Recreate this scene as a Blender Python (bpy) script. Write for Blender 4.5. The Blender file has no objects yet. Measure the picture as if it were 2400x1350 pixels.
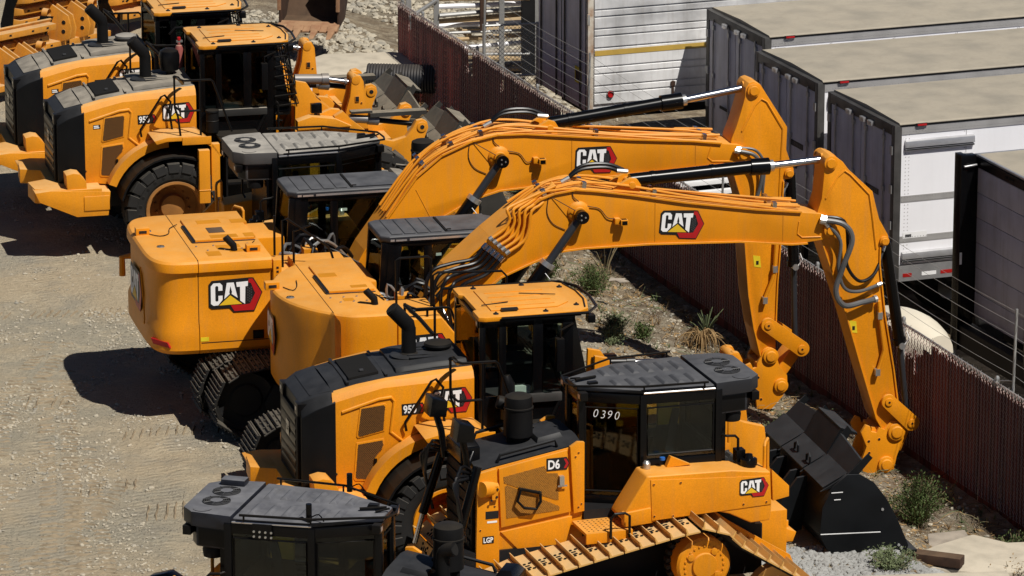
import bpy, bmesh, math, random
from mathutils import Vector, Matrix, noise
random.seed(7)
R = math.radians
SC = bpy.context.scene
COL = SC.collection
# ------------------------------------------------------------------ camera
cd = bpy.data.cameras.new('camera'); cam = bpy.data.objects.new('camera', cd); COL.objects.link(cam)
cam.location = (0, 0, 20.3); cam.rotation_euler = (R(90 - 15.5), 0, 0)
cd.sensor_width = 36; cd.lens = 166; cd.clip_start = 1; cd.clip_end = 3000
SC.camera = cam
# ------------------------------------------------------------------ light
SUN = Vector((0.46, -0.52, 1.0)).normalized()
w = bpy.data.worlds.new('World'); SC.world = w; w.use_nodes = True
nt = w.node_tree; nt.nodes.clear()
sky = nt.nodes.new('ShaderNodeTexSky'); sky.sky_type = 'NISHITA'; sky.sun_disc = False
sky.air_density = .45; sky.dust_density = .2; sky.ozone_density = 1.5; sky.sun_elevation = math.asin(SUN.z); sky.sun_rotation = math.atan2(SUN.x, SUN.y)
bg = nt.nodes.new('ShaderNodeBackground'); bg.inputs[1].default_value = 0.05
wo = nt.nodes.new('ShaderNodeOutputWorld')
nt.links.new(sky.outputs[0], bg.inputs[0]); nt.links.new(bg.outputs[0], wo.inputs[0])
sl = bpy.data.lights.new('sun', 'SUN'); sl.energy = 5.0; sl.angle = R(0.5); sl.color = (1, 0.955, 0.88)
so = bpy.data.objects.new('sun', sl); COL.objects.link(so)
so.rotation_euler = SUN.to_track_quat('Z', 'Y').to_euler()
SC.view_settings.view_transform = 'Standard'; SC.view_settings.look = 'None'
SC.view_settings.exposure = 0.0; SC.view_settings.gamma = 1; SC.view_settings.use_curve_mapping = False
SC.cycles.max_bounces = 6; SC.cycles.transparent_max_bounces = 16

# ------------------------------------------------------------------ materials
MATS = {}
def mk(name, col, rough=.5, metal=0, dust=0, dcol=(.43, .35, .25), var=.12, vscale=2.5, bump=0, bscale=60, spec=.35, coat=0, streak=0, tint=None):
    m = bpy.data.materials.new(name); m.use_nodes = True; n = m.node_tree; N = n.nodes; L = n.links
    b = N['Principled BSDF']; tc = N.new('ShaderNodeTexCoord')
    b.inputs['Roughness'].default_value = rough; b.inputs['Metallic'].default_value = metal
    b.inputs['Specular IOR Level'].default_value = spec
    if coat: b.inputs['Coat Weight'].default_value = coat; b.inputs['Coat Roughness'].default_value = .15
    nz = N.new('ShaderNodeTexNoise'); nz.inputs['Scale'].default_value = vscale; nz.inputs['Detail'].default_value = 6
    L.new(tc.outputs['Object'], nz.inputs['Vector'])
    mx = N.new('ShaderNodeMix'); mx.data_type = 'RGBA'
    c2 = tint if tint else tuple(c * (1 - 2 * var) for c in col)
    mx.inputs['A'].default_value = (*col, 1); mx.inputs['B'].default_value = (*c2, 1)
    mr = N.new('ShaderNodeMapRange'); mr.inputs[1].default_value = .42; mr.inputs[2].default_value = .72
    L.new(nz.outputs[0], mr.inputs[0]); L.new(mr.outputs[0], mx.inputs['Factor'])
    out = mx.outputs['Result']
    if name.startswith('yellow'):
        ng = N.new('ShaderNodeTexNoise'); ng.inputs['Scale'].default_value = 70; ng.inputs['Detail'].default_value = 3; L.new(tc.outputs['Object'], ng.inputs['Vector'])
        rg = N.new('ShaderNodeMapRange'); rg.inputs[1].default_value = .3; rg.inputs[2].default_value = .7; rg.inputs[3].default_value = .90; rg.inputs[4].default_value = 1.08; L.new(ng.outputs[0], rg.inputs[0])
        vg = N.new('ShaderNodeVectorMath'); vg.operation = 'SCALE'; L.new(out, vg.inputs[0]); L.new(rg.outputs[0], vg.inputs['Scale']); out = vg.outputs[0]
    if streak:
        mp = N.new('ShaderNodeMapping'); mp.inputs['Scale'].default_value = (9, 9, .7); L.new(tc.outputs['Object'], mp.inputs[0])
        n2 = N.new('ShaderNodeTexNoise'); n2.inputs['Scale'].default_value = 1.5; n2.inputs['Detail'].default_value = 5; L.new(mp.outputs[0], n2.inputs['Vector'])
        r2 = N.new('ShaderNodeMapRange'); r2.inputs[1].default_value = .5; r2.inputs[2].default_value = .8; r2.inputs[4].default_value = streak; L.new(n2.outputs[0], r2.inputs[0])
        m2 = N.new('ShaderNodeMix'); m2.data_type = 'RGBA'; m2.inputs['B'].default_value = (.2, .16, .11, 1)
        L.new(r2.outputs[0], m2.inputs['Factor']); L.new(out, m2.inputs['A']); out = m2.outputs['Result']
    if dust:
        g = N.new('ShaderNodeNewGeometry'); sp = N.new('ShaderNodeSeparateXYZ'); L.new(g.outputs['Normal'], sp.inputs[0])
        r3 = N.new('ShaderNodeMapRange'); r3.inputs[1].default_value = .25; r3.inputs[2].default_value = .97; r3.inputs[3].default_value = .04; L.new(sp.outputs['Z'], r3.inputs[0])
        n3 = N.new('ShaderNodeTexNoise'); n3.inputs['Scale'].default_value = 3.3; n3.inputs['Detail'].default_value = 9; n3.inputs['Roughness'].default_value = .65; L.new(tc.outputs['Object'], n3.inputs['Vector'])
        r4 = N.new('ShaderNodeMapRange'); r4.inputs[1].default_value = .3; r4.inputs[2].default_value = .7; r4.inputs[3].default_value = .45; r4.inputs[4].default_value = 1; L.new(n3.outputs[0], r4.inputs[0])
        ml = N.new('ShaderNodeMath'); ml.operation = 'MULTIPLY'; L.new(r3.outputs[0], ml.inputs[0]); L.new(r4.outputs[0], ml.inputs[1])
        m5 = N.new('ShaderNodeMath'); m5.operation = 'MULTIPLY'; m5.inputs[1].default_value = dust; L.new(ml.outputs[0], m5.inputs[0])
        m3 = N.new('ShaderNodeMix'); m3.data_type = 'RGBA'; m3.inputs['B'].default_value = (*dcol, 1)
        L.new(m5.outputs[0], m3.inputs['Factor']); L.new(out, m3.inputs['A']); out = m3.outputs['Result']
        m4 = N.new('ShaderNodeMapRange'); m4.inputs[3].default_value = rough; m4.inputs[4].default_value = .95; L.new(m5.outputs[0], m4.inputs[0]); L.new(m4.outputs[0], b.inputs['Roughness'])
    L.new(out, b.inputs['Base Color'])
    if bump:
        n4 = N.new('ShaderNodeTexNoise'); n4.inputs['Scale'].default_value = bscale; n4.inputs['Detail'].default_value = 4; L.new(tc.outputs['Object'], n4.inputs['Vector'])
        bm = N.new('ShaderNodeBump'); bm.inputs['Strength'].default_value = bump; bm.inputs['Distance'].default_value = .01
        L.new(n4.outputs[0], bm.inputs['Height']); L.new(bm.outputs[0], b.inputs['Normal'])
    if name == 'slat':
        oi = N.new('ShaderNodeObjectInfo'); rv = N.new('ShaderNodeMapRange'); rv.inputs[3].default_value = .45; rv.inputs[4].default_value = 1.5; L.new(oi.outputs['Random'], rv.inputs[0])
        vm = N.new('ShaderNodeVectorMath'); vm.operation = 'SCALE'; L.new(out, vm.inputs[0]); L.new(rv.outputs[0], vm.inputs['Scale']); L.new(vm.outputs[0], b.inputs['Base Color'])
    MATS[name] = m
    return m
def mkglass(name, tint, gloss=.14):
    m = bpy.data.materials.new(name); m.use_nodes = True; N = m.node_tree.nodes; L = m.node_tree.links
    N.remove(N['Principled BSDF']); o = N['Material Output']
    t = N.new('ShaderNodeBsdfTransparent'); t.inputs[0].default_value = (*tint, 1)
    g = N.new('ShaderNodeBsdfGlossy'); g.inputs['Roughness'].default_value = .03
    lw = N.new('ShaderNodeLayerWeight'); lw.inputs[0].default_value = .25
    mr = N.new('ShaderNodeMapRange'); mr.inputs[3].default_value = gloss * .5; mr.inputs[4].default_value = gloss * 3; L.new(lw.outputs['Fresnel'], mr.inputs[0])
    mx = N.new('ShaderNodeMixShader'); L.new(mr.outputs[0], mx.inputs[0]); L.new(t.outputs[0], mx.inputs[1]); L.new(g.outputs[0], mx.inputs[2]); L.new(mx.outputs[0], o.inputs[0])
    MATS[name] = m
Y = (.735, .262, .005)
mk('yellow', Y, .42, dust=.42, dcol=(.74, .46, .17), var=.10, vscale=1.1, streak=.14, bump=.06, bscale=350, spec=.25)
mk('yellow_dusty', (.71, .265, .008), .5, dust=.72, dcol=(.66, .44, .20), var=.07, streak=.10, spec=.25)
mk('yellow_old', (.62, .25, .02), .6, dust=.85, dcol=(.50, .36, .20), var=.15, streak=.3)
mk('patch', (.56, .215, .006), .8, var=.08)
mk('black', (.004, .004, .0045), .32, dust=.03, var=.2, spec=.2)
mk('black_matte', (.006, .006, .0065), .55, dust=.06, var=.2, spec=.14, bump=.08, bscale=200)
mk('hood_black', (.0055, .006, .007), .42, dust=.15, dcol=(.24, .24, .25), var=.15, spec=.14, bump=.05, bscale=220)
mk('hood_dusty', (.015, .015, .015), .6, dust=.95, dcol=(.36, .32, .26), var=.2)
mk('roof_grey', (.016, .017, .021), .45, dust=.34, dcol=(.30, .30, .31), var=.2, bump=.08, bscale=150)
mk('roof_dusty', (.05, .05, .052), .6, dust=.95, dcol=(.42, .39, .34), var=.25, bump=.05)
mk('roof_smeared', (.012, .014, .022), .4, dust=.62, dcol=(.27, .27, .285), var=.4, vscale=6)
mk('cab_black', (.003, .003, .0035), .25, var=.2, spec=.22)
mk('interior', (.03, .03, .031), .8, var=.3)
mk('rubber', (.012, .0115, .011), .75, dust=.75, dcol=(.17, .15, .12), var=.3, bump=.2, bscale=40)
mk('rubber_new', (.010, .010, .010), .7, dust=.45, dcol=(.17, .15, .125), var=.3, bump=.2, bscale=40)
mk('hose', (.005, .005, .006), .38, var=.2)
mk('hose_grey', (.13, .13, .13), .45, metal=.3, var=.2)
mk('chrome', (.62, .62, .63), .22, metal=1, var=.05)
mk('zinc', (.55, .55, .53), .35, metal=.8, var=.1)
mk('cyl_dark', (.045, .048, .055), .30, metal=.4, var=.1)
mk('cyl_grey', (.17, .17, .18), .4, metal=.4, dust=.5, var=.1)
mk('track_dark', (.016, .015, .014), .6, dust=.6, dcol=(.25, .22, .17), var=.35, metal=.2)
mk('track_yellow', (.62, .34, .09), .6, dust=.65, dcol=(.62, .46, .25), var=.3, tint=(.42, .26, .10))
mk('mesh_brown', (.15, .062, .010), .7, var=.25, vscale=60)
mk('mesh_vent', (.40, .165, .016), .7, var=.25, vscale=90)
mk('hole', (.005, .004, .003), .9)
mk('white', (.78, .78, .78), .4, var=.04)
mk('white_text', (.82, .82, .82), .5, var=.02)
mk('red', (.42, .012, .014), .4, var=.1)
mk('red_tape', (.35, .012, .010), .35, var=.2)
mk('decal_black', (.012, .012, .013), .45)
mk('decal_grey', (.06, .06, .062), .5)
mk('decal_yellow', (.75, .47, .02), .5)
mk('sticker', (.72, .55, .02), .5)
mk('blue', (.02, .12, .42), .4)
mk('extinguisher', (.30, .08, .07), .5, dust=.5)
mk('amber', (.75, .16, .01), .4)
mk('seat', (.035, .035, .038), .8)
mk('rust', (.055, .028, .017), .85, var=.35, dust=.35, dcol=(.25, .17, .10), tint=(.028, .014, .009), vscale=5)
mk('rust_light', (.34, .20, .11), .9, var=.2, tint=(.26, .13, .07), vscale=6)
mk('bucket_black', (.006, .0068, .008), .42, var=.2, dust=.42, dcol=(.10, .105, .112), spec=.14)
mk('bucket_worn', (.03, .029, .027), .6, var=.3, dust=.8, dcol=(.36, .31, .23))
mk('weld', (.45, .45, .45), .4, metal=.5)
mk('trailer_white', (.82, .82, .85), .45, var=.03, vscale=1.2, streak=.04)
mk('trailer_roof', (.355, .315, .25), .9, var=.12, vscale=1.6, bump=.15, bscale=20, tint=(.27, .245, .20), streak=.2)
mk('trailer_rear', (.50, .50, .57), .5, var=.1, streak=.3)
mk('trailer_frame', (.10, .095, .09), .5, metal=.5, var=.25)
mk('alu', (.60, .60, .61), .34, metal=.75, var=.12, vscale=3)
mk('alu_side', (.82, .82, .82), .45, metal=.15, var=.3, vscale=1.1, streak=.25)
mk('corner_paint', (.55, .50, .42), .7, var=.3, vscale=5, tint=(.30, .16, .08))
mk('rim_dusty', (.36, .15, .03), .8, dust=.6, dcol=(.30, .22, .14), var=.25)
mk('dirt_shade', (.27, .215, .145), .95, var=.2, vscale=6, spec=.1)  # yard soil darkened so the tread ridges read as shaded
mk('alu_band', (.42, .41, .40), .5, metal=.4, var=.1)
mk('stripe', (.50, .33, .07), .6)
mk('dark_steel', (.008, .008, .009), .6, var=.3)
mk('galv', (.42, .42, .41), .45, metal=.5, var=.15)
mk('wire', (.34, .33, .31), .5, metal=.2)
mk('wire_mesh', (.42, .31, .28), .5, metal=.25)
mk('slat', (.15, .028, .022), .55, var=.3, vscale=.5, tint=(.060, .022, .019), spec=.3)
mk('paint_white', (.70, .70, .68), .6, var=.05)
mk('wood', (.50, .36, .20), .85, var=.15, vscale=4)
mk('wood_grey', (.36, .31, .25), .9, var=.2, vscale=4)
mk('concrete', (.52, .46, .36), .95, var=.12, vscale=3, bump=.3, bscale=30)
mk('cream', (.68, .62, .50), .4, var=.05)
mk('stone_tan', (.44, .39, .30), .95, var=.25, vscale=2.8, tint=(.24, .225, .19))
mk('stone_grey', (.33, .33, .315), .95, var=.25, vscale=.9, tint=(.22, .22, .21))
mk('leaf', (.085, .125, .035), .7, var=.3, vscale=6)
mk('leaf_grey', (.13, .16, .075), .8, var=.3, vscale=6)
mk('leaf_dry', (.34, .22, .10), .9, var=.3, vscale=6)
mk('stem', (.20, .16, .09), .9)
mk('pipe_black', (.012, .014, .02), .5, dust=.15)
mkglass('glass', (.62, .70, .70), .07)
mkglass('glass_clear', (.82, .88, .84), .06)
mkglass('glass_dark', (.32, .37, .37), .07)
mkglass('glass_amber', (.70, .52, .16), .08)

# ------------------------------------------------------------------ mesh builder
SPLIT = {k: (v, g) for k, v, g in (('grip_patches', 'grip_patch', .002), ('handrails', 'handrail', .01), ('lift_cylinders', 'lift_cylinder', .01), ('mirrors', 'mirror', .01), ('weld_seams', 'weld_seam', .004),
    ('boom_bosses', 'boom_boss', .01), ('lift_arms', 'lift_arm', .005), ('side_cutters', 'side_cutter', .01), ('cables', 'cable', .01), ('roof_fittings', 'roof_fitting', .006), ('front_lamps', 'front_lamp', .01), ('bucket_lugs', 'bucket_lug', .005), ('ears', 'ear', .01),
    ('stick_pins', 'stick_pin', .01), ('ram_hoses', 'ram_hose', .002), ('filler_caps', 'filler_cap', .01), ('fuel_caps', 'fuel_cap', .005), ('landing_legs', 'landing_leg', .01), ('trestles', 'trestle_leg', .01), ('side_walls', 'side_wall', .003), ('bottom_rails', 'bottom_rail', .006), ('top_rails', 'top_rail', .006), ('deck_bolts', 'deck_bolt', .003), ('boom_flanges', 'boom_flange', .01), ('stick_flanges', 'stick_flange', .01), ('scuff_bands', 'scuff_band', .006), ('reflectors', 'reflector_tape', .001))}
class MB:
    def __init__(s, mat='yellow'):
        s.v = []; s.f = []; s.fm = []; s.mats = [mat]; s.c = 0
    def use(s, mat):
        if mat not in s.mats: s.mats.append(mat)
        s.c = s.mats.index(mat); return s
    def add(s, vs, fs):
        o = len(s.v); s.v += [tuple(p) for p in vs]
        for f in fs: s.f.append([i + o for i in f]); s.fm.append(s.c)
        return s
    def box(s, x0, x1, y0, y1, z0, z1):
        return s.hexa([(x0, y0, z0), (x1, y0, z0), (x1, y1, z0), (x0, y1, z0), (x0, y0, z1), (x1, y0, z1), (x1, y1, z1), (x0, y1, z1)])
    def hexa(s, p):
        return s.add(p, [(3, 2, 1, 0), (4, 5, 6, 7), (0, 1, 5, 4), (1, 2, 6, 5), (2, 3, 7, 6), (3, 0, 4, 7)])
    def prism(s, pts, a, b, ax='y'):
        n = len(pts)
        if ax == 'y': g = lambda p, t: (p[0], t, p[1])
        elif ax == 'z': g = lambda p, t: (p[0], p[1], t)
        else: g = lambda p, t: (t, p[0], p[1])
        A = sum(pts[i][0] * pts[(i + 1) % n][1] - pts[(i + 1) % n][0] * pts[i][1] for i in range(n))
        if (A < 0) != (ax == 'y'): pts = pts[::-1]
        if b < a: a, b = b, a
        vs = [g(p, a) for p in pts] + [g(p, b) for p in pts]
        fs = [list(range(n))[::-1], list(range(n, 2 * n))] + [(i, (i + 1) % n, n + (i + 1) % n, n + i) for i in range(n)]
        return s.add(vs, fs)
    def strip(s, line, a, b, th):
        """plate of thickness th following an xz polyline, from y=a to y=b"""
        for i in range(len(line) - 1):
            (x0, z0), (x1, z1) = line[i], line[i + 1]
            d = math.hypot(x1 - x0, z1 - z0) or 1; nx, nz = -(z1 - z0) / d * th, (x1 - x0) / d * th
            s.hexa([(x0, a, z0), (x1, a, z1), (x1, b, z1), (x0, b, z0), (x0 + nx, a, z0 + nz), (x1 + nx, a, z1 + nz), (x1 + nx, b, z1 + nz), (x0 + nx, b, z0 + nz)])
        return s
    def loft(s, rings, caps=True):
        n = len(rings[0]); vs = [p for r in rings for p in r]; fs = []
        for i in range(len(rings) - 1):
            for j in range(n):
                k = (j + 1) % n; fs.append((i * n + j, i * n + k, (i + 1) * n + k, (i + 1) * n + j))
        if caps: fs += [list(range(n))[::-1], list(range((len(rings) - 1) * n, len(rings) * n))]
        return s.add(vs, fs)
    def tube(s, pts, r, n=8, rad=None, smooth=0):
        pts = [Vector(p) for p in pts]
        if smooth and len(pts) > 2:
            q = []
            for i in range(len(pts) - 1):
                p0 = pts[max(i - 1, 0)]; p1 = pts[i]; p2 = pts[i + 1]; p3 = pts[min(i + 2, len(pts) - 1)]
                for k in range(smooth):
                    t = k / smooth
                    q.append(.5 * ((2 * p1) + (p2 - p0) * t + (2 * p0 - 5 * p1 + 4 * p2 - p3) * t * t + (3 * p1 - p0 - 3 * p2 + p3) * t ** 3))
            pts = q + [pts[-1]]
            if rad: rad = [rad[min(int(i / smooth), len(rad) - 1)] for i in range(len(pts))]
        rings = []; up = Vector((0.31, 0.11, 0.94)); pu = None
        for i, p in enumerate(pts):
            d = (pts[min(i + 1, len(pts) - 1)] - pts[max(i - 1, 0)])
            if d.length < 1e-9: d = Vector((0, 0, 1))
            d.normalize()
            u = (pu if pu else up); u = u - d * u.dot(d)
            if u.length < 1e-4: u = Vector((1, 0, 0)) - d * d.x
            u.normalize(); pu = u; v = d.cross(u); rr = rad[i] if rad else r
            rings.append([p + (u * math.cos(2 * math.pi * k / n) + v * math.sin(2 * math.pi * k / n)) * rr for k in range(n)])
        return s.loft(rings)
    def cyl(s, p0, p1, r, n=18, r1=None):
        return s.tube([p0, p1], r, n, rad=[r, r if r1 is None else r1])
    def lathe(s, prof, o=(0, 0, 0), ax='z', n=28):
        rings = []
        for (r, h) in prof:
            ring = []
            for k in range(n):
                a = 2 * math.pi * k / n; c, d = r * math.cos(a), r * math.sin(a)
                p = (c, d, h) if ax == 'z' else ((c, h, -d) if ax == 'y' else (h, c, d))
                ring.append((p[0] + o[0], p[1] + o[1], p[2] + o[2]))
            rings.append(ring)
        return s.loft(rings, caps=False)
    def sheet(s, rows):
        n = len(rows[0]); vs = [p for r in rows for p in r]
        return s.add(vs, [(i * n + j, i * n + j + 1, (i + 1) * n + j + 1, (i + 1) * n + j) for i in range(len(rows) - 1) for j in range(n - 1)])
    def mesh(s, name, bevel=0, seg=2, ang=32):
        me = bpy.data.meshes.new(name); me.from_pydata(s.v, [], s.f)
        for m in s.mats: me.materials.append(MATS[m])
        me.polygons.foreach_set('material_index', s.fm); me.update()
        if bevel:
            bm = bmesh.new(); bm.from_mesh(me)
            bm.normal_update()
            ed = [e for e in bm.edges if len(e.link_faces) == 2 and e.calc_face_angle(0) > R(28)]
            try: bmesh.ops.bevel(bm, geom=ed, offset=bevel, segments=seg, profile=.6, affect='EDGES', clamp_overlap=True)
            except Exception: pass
            bm.to_mesh(me); bm.free()
        me.shade_smooth() if hasattr(me, 'shade_smooth') else None
        me.set_sharp_from_angle(angle=R(ang))
        return me
    def pieces(s, gap):
        n = len(s.v); par = list(range(n))
        def find(i):
            while par[i] != i: par[i] = par[par[i]]; i = par[i]
            return i
        for f in s.f:
            for i in f[1:]: par[find(i)] = find(f[0])
        isl = {}
        for i in range(n): isl.setdefault(find(i), []).append(i)
        bb = {k: ([min(s.v[i][c] for i in q) - gap for c in range(3)], [max(s.v[i][c] for i in q) + gap for c in range(3)]) for k, q in isl.items()}
        ks = list(isl); grp = {k: k for k in ks}
        def gf(k):
            while grp[k] != k: k = grp[k]
            return k
        for i, a in enumerate(ks):
            for b in ks[i + 1:]:
                if all(bb[a][0][c] < bb[b][1][c] and bb[b][0][c] < bb[a][1][c] for c in range(3)): grp[gf(a)] = gf(b)
        out = {}
        for f, m in zip(s.f, s.fm): out.setdefault(gf(find(f[0])), []).append((f, m))
        res = []
        for fs in out.values():
            q = MB(); q.mats = s.mats; ids = sorted({i for f, _ in fs for i in f}); mp = {i: j for j, i in enumerate(ids)}
            q.v = [s.v[i] for i in ids]; q.f = [[mp[i] for i in f] for f, _ in fs]; q.fm = [m for _, m in fs]; res.append(q)
        return res
    def build(s, name, parent=None, bevel=0, seg=2, ang=32, **kw):
        if name in SPLIT:
            nm, gap = SPLIT[name]; o = None
            for q in s.pieces(gap): o = q.build(nm, parent, bevel, seg, ang, **kw)
            return o
        o = bpy.data.objects.new(name, s.mesh(name, bevel, seg, ang)); COL.objects.link(o)
        if parent: o.parent = parent
        for k, v in kw.items(): o[k] = v
        return o
def thing(name, label, cat, loc=(0, 0, 0), rz=0, group=None):
    o = bpy.data.objects.new(name, None); COL.objects.link(o); o.empty_display_size = .2
    o.location = loc; o.rotation_euler = (0, 0, R(rz)); o['label'] = label; o['category'] = cat
    if group: o['group'] = group
    return o
def inst(name, me, parent, loc=(0, 0, 0), rot=(0, 0, 0), sc=None):
    o = bpy.data.objects.new(name, me); COL.objects.link(o); o.parent = parent; o.location = loc; o.rotation_euler = rot
    if sc: o.scale = sc
    return o
def tag(o, label, cat, group=None):
    o['label'] = label; o['category'] = cat
    if group: o['group'] = group
    return o

# ------------------------------------------------------------------ lettering and emblem
_tm = {}
def text_poly(txt, off=.012, shear=0):
    k = (txt, off, shear)
    if k in _tm: return _tm[k]
    c = bpy.data.curves.new('t', 'FONT'); c.body = txt; c.size = 1; c.offset = off; c.shear = shear; c.resolution_u = 3
    o = bpy.data.objects.new('t', c); COL.objects.link(o)
    dg = bpy.context.evaluated_depsgraph_get(); me = bpy.data.meshes.new_from_object(o.evaluated_get(dg))
    v = [(p.co.x, p.co.y) for p in me.vertices]; f = [tuple(p.vertices) for p in me.polygons]
    bpy.data.objects.remove(o); bpy.data.curves.remove(c); bpy.data.meshes.remove(me)
    x0 = min(p[0] for p in v); x1 = max(p[0] for p in v); y0 = min(p[1] for p in v); y1 = max(p[1] for p in v)
    _tm[k] = ([(p[0] - x0, p[1] - y0) for p in v], f, x1 - x0, y1 - y0); return _tm[k]
class Plane:
    """a flat frame: o top-left corner, u to the right, v down, n outwards"""
    def __init__(s, o, u, v):
        s.o = Vector(o); s.u = Vector(u).normalized(); v = Vector(v); v = v - s.u * v.dot(s.u); s.v = v.normalized(); s.n = s.v.cross(s.u) * -1
        s.n = s.u.cross(s.v) * -1
    def at(s, a, b, d=0): return s.o + s.u * a + s.v * b + s.n * d
def flat(mb, pl, pts, w, h0, h1, mat):
    mb.use(mat); n = len(pts)
    A = sum(pts[i][0] * pts[(i + 1) % n][1] - pts[(i + 1) % n][0] * pts[i][1] for i in range(n))
    if A > 0: pts = pts[::-1]
    vs = [pl.at(p[0] * w, p[1] * w, h0) for p in pts] + [pl.at(p[0] * w, p[1] * w, h1) for p in pts]
    mb.add(vs, [list(range(n))[::-1], list(range(n, 2 * n))] + [(i, (i + 1) % n, n + (i + 1) % n, n + i) for i in range(n)])
def letter(mb, pl, txt, a, b, h, d, mat, off=.012, shear=0, sx=1):
    v, f, W, H = text_poly(txt, off, shear); mb.use(mat); k = h / H
    mb.add([pl.at(a + p[0] * k * sx, b + h - p[1] * k, d) for p in v], f); return W * k * sx
RED = [(.75, .0), (.83, .0), (1, .28), (.85, .62), (.47, .62), (.40, .50), (.70, .50), (.775, .49), (.875, .29), (.80, .09), (.75, .07)]
PLATE = [(0, .09), (.05, .03), (.76, .0), (.84, .06), (.90, .29), (.79, .52), (.06, .53), (0, .49)]
LC = [(.02, .11), (.07, .05), (.20, .05), (.245, .10), (.245, .20), (.165, .20), (.165, .125), (.15, .105), (.12, .105), (.105, .125), (.105, .39), (.12, .41), (.15, .41), (.165, .39), (.165, .30), (.245, .30), (.245, .38), (.16, .485), (.07, .49), (.02, .45)]
LA = [(.33, .055), (.465, .055), (.536, .36), (.42, .275), (.43, .24), (.40, .12), (.375, .24), (.385, .275), (.277, .37)]
LT = [(.512, .055), (.741, .045), (.735, .14), (.688, .145), (.678, .49), (.585, .42), (.585, .145), (.523, .145)]
TRI = [(.395, .305), (.62, .485), (.18, .49)]
def emblem(parent, pl, w, worn=False):
    mb = MB('decal_black')
    flat(mb, pl, [(-.02, .07), (.04, .0), (.77, -.025), (.845, -.02), (1.02, .28), (.86, .645), (.46, .645), (.38, .555), (.04, .555), (-.02, .51)], w, .001, .004, 'decal_black')
    flat(mb, pl, PLATE, w, .0045, .006, 'decal_grey' if worn else 'decal_black')
    flat(mb, pl, RED, w, .0045, .008, 'red')
    # dark hexagon dots beside the T
    for i in range(3):
        for j in range(6):
            cx, cy = .735 + i * .035, .17 + j * .05 + (i % 2) * .025
            if cx < .72 + .14 - abs(cy - .29) * .35: flat(mb, pl, [(cx + .014 * math.cos(k * math.pi / 3), cy + .014 * math.sin(k * math.pi / 3)) for k in range(6)], w, .006, .0075, 'decal_grey')
    for P in (LC, LA, LT): flat(mb, pl, P, w, .0065, .010, 'white_text')
    flat(mb, pl, TRI, w, .0065, .010, 'decal_yellow')
    return mb.build('emblem', parent)
def numplate(parent, pl, txt, h, name='number_decal', tail=True, off=.03, sx=.8):
    mb = MB('decal_black'); v, f, W, H = text_poly(txt, off); L = W * h / H * sx; g = h * .16
    pts = [(-g, -g), (L + g, -g), (L + (h * .75 if tail else g), -g), (L + (h * 1.05 if tail else g), h * .5), (L + (h * .75 if tail else g), h + g), (-g, h + g)]
    flat(mb, pl, pts, 1, .001, .004, 'decal_black')
    if tail: flat(mb, pl, [(L + h * .42, 0), (L + h * .68, 0), (L + h * .95, h * .5), (L + h * .68, h), (L + h * .42, h), (L + h * .66, h * .5)], 1, .0045, .006, 'red')
    letter(mb, pl, txt, 0, 0, h, .0075, 'white_text', off, 0, sx)
    return mb.build(name, parent)
# ------------------------------------------------------------------ ground
FN = Vector((7.25, 63.57)); FF = Vector((-2.2, 89.49)); FD = (FF - FN).normalized(); FNRM = Vector((-FD.y, FD.x))
def sstep(a, b, x):
    t = min(1, max(0, (x - a) / (b - a))); return t * t * (3 - 2 * t)
def fdist(x, y): return (Vector((x, y)) - FN).dot(FNRM)      # metres to the yard side of the fence
def ground_z(x, y, fine=True):
    d = fdist(x, y); z = -.92 * (1 - sstep(.6, 3.7, d)) - .53 * (1 - sstep(-2.6, -.4, d)) + .30 * sstep(70, 90, y) * (1 - sstep(.6, 3.7, d))
    if fine:
        z += .035 * noise.noise((x * .55, y * .55, 1.3)) + .02 * noise.noise((x * 1.7, y * 1.7, 5)) + .012 * noise.noise((x * 5, y * 5, 9))
        if 0 < d < 3.4: z += .06 * noise.noise((x * 1.1, y * 1.1, 3))
    return z
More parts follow.
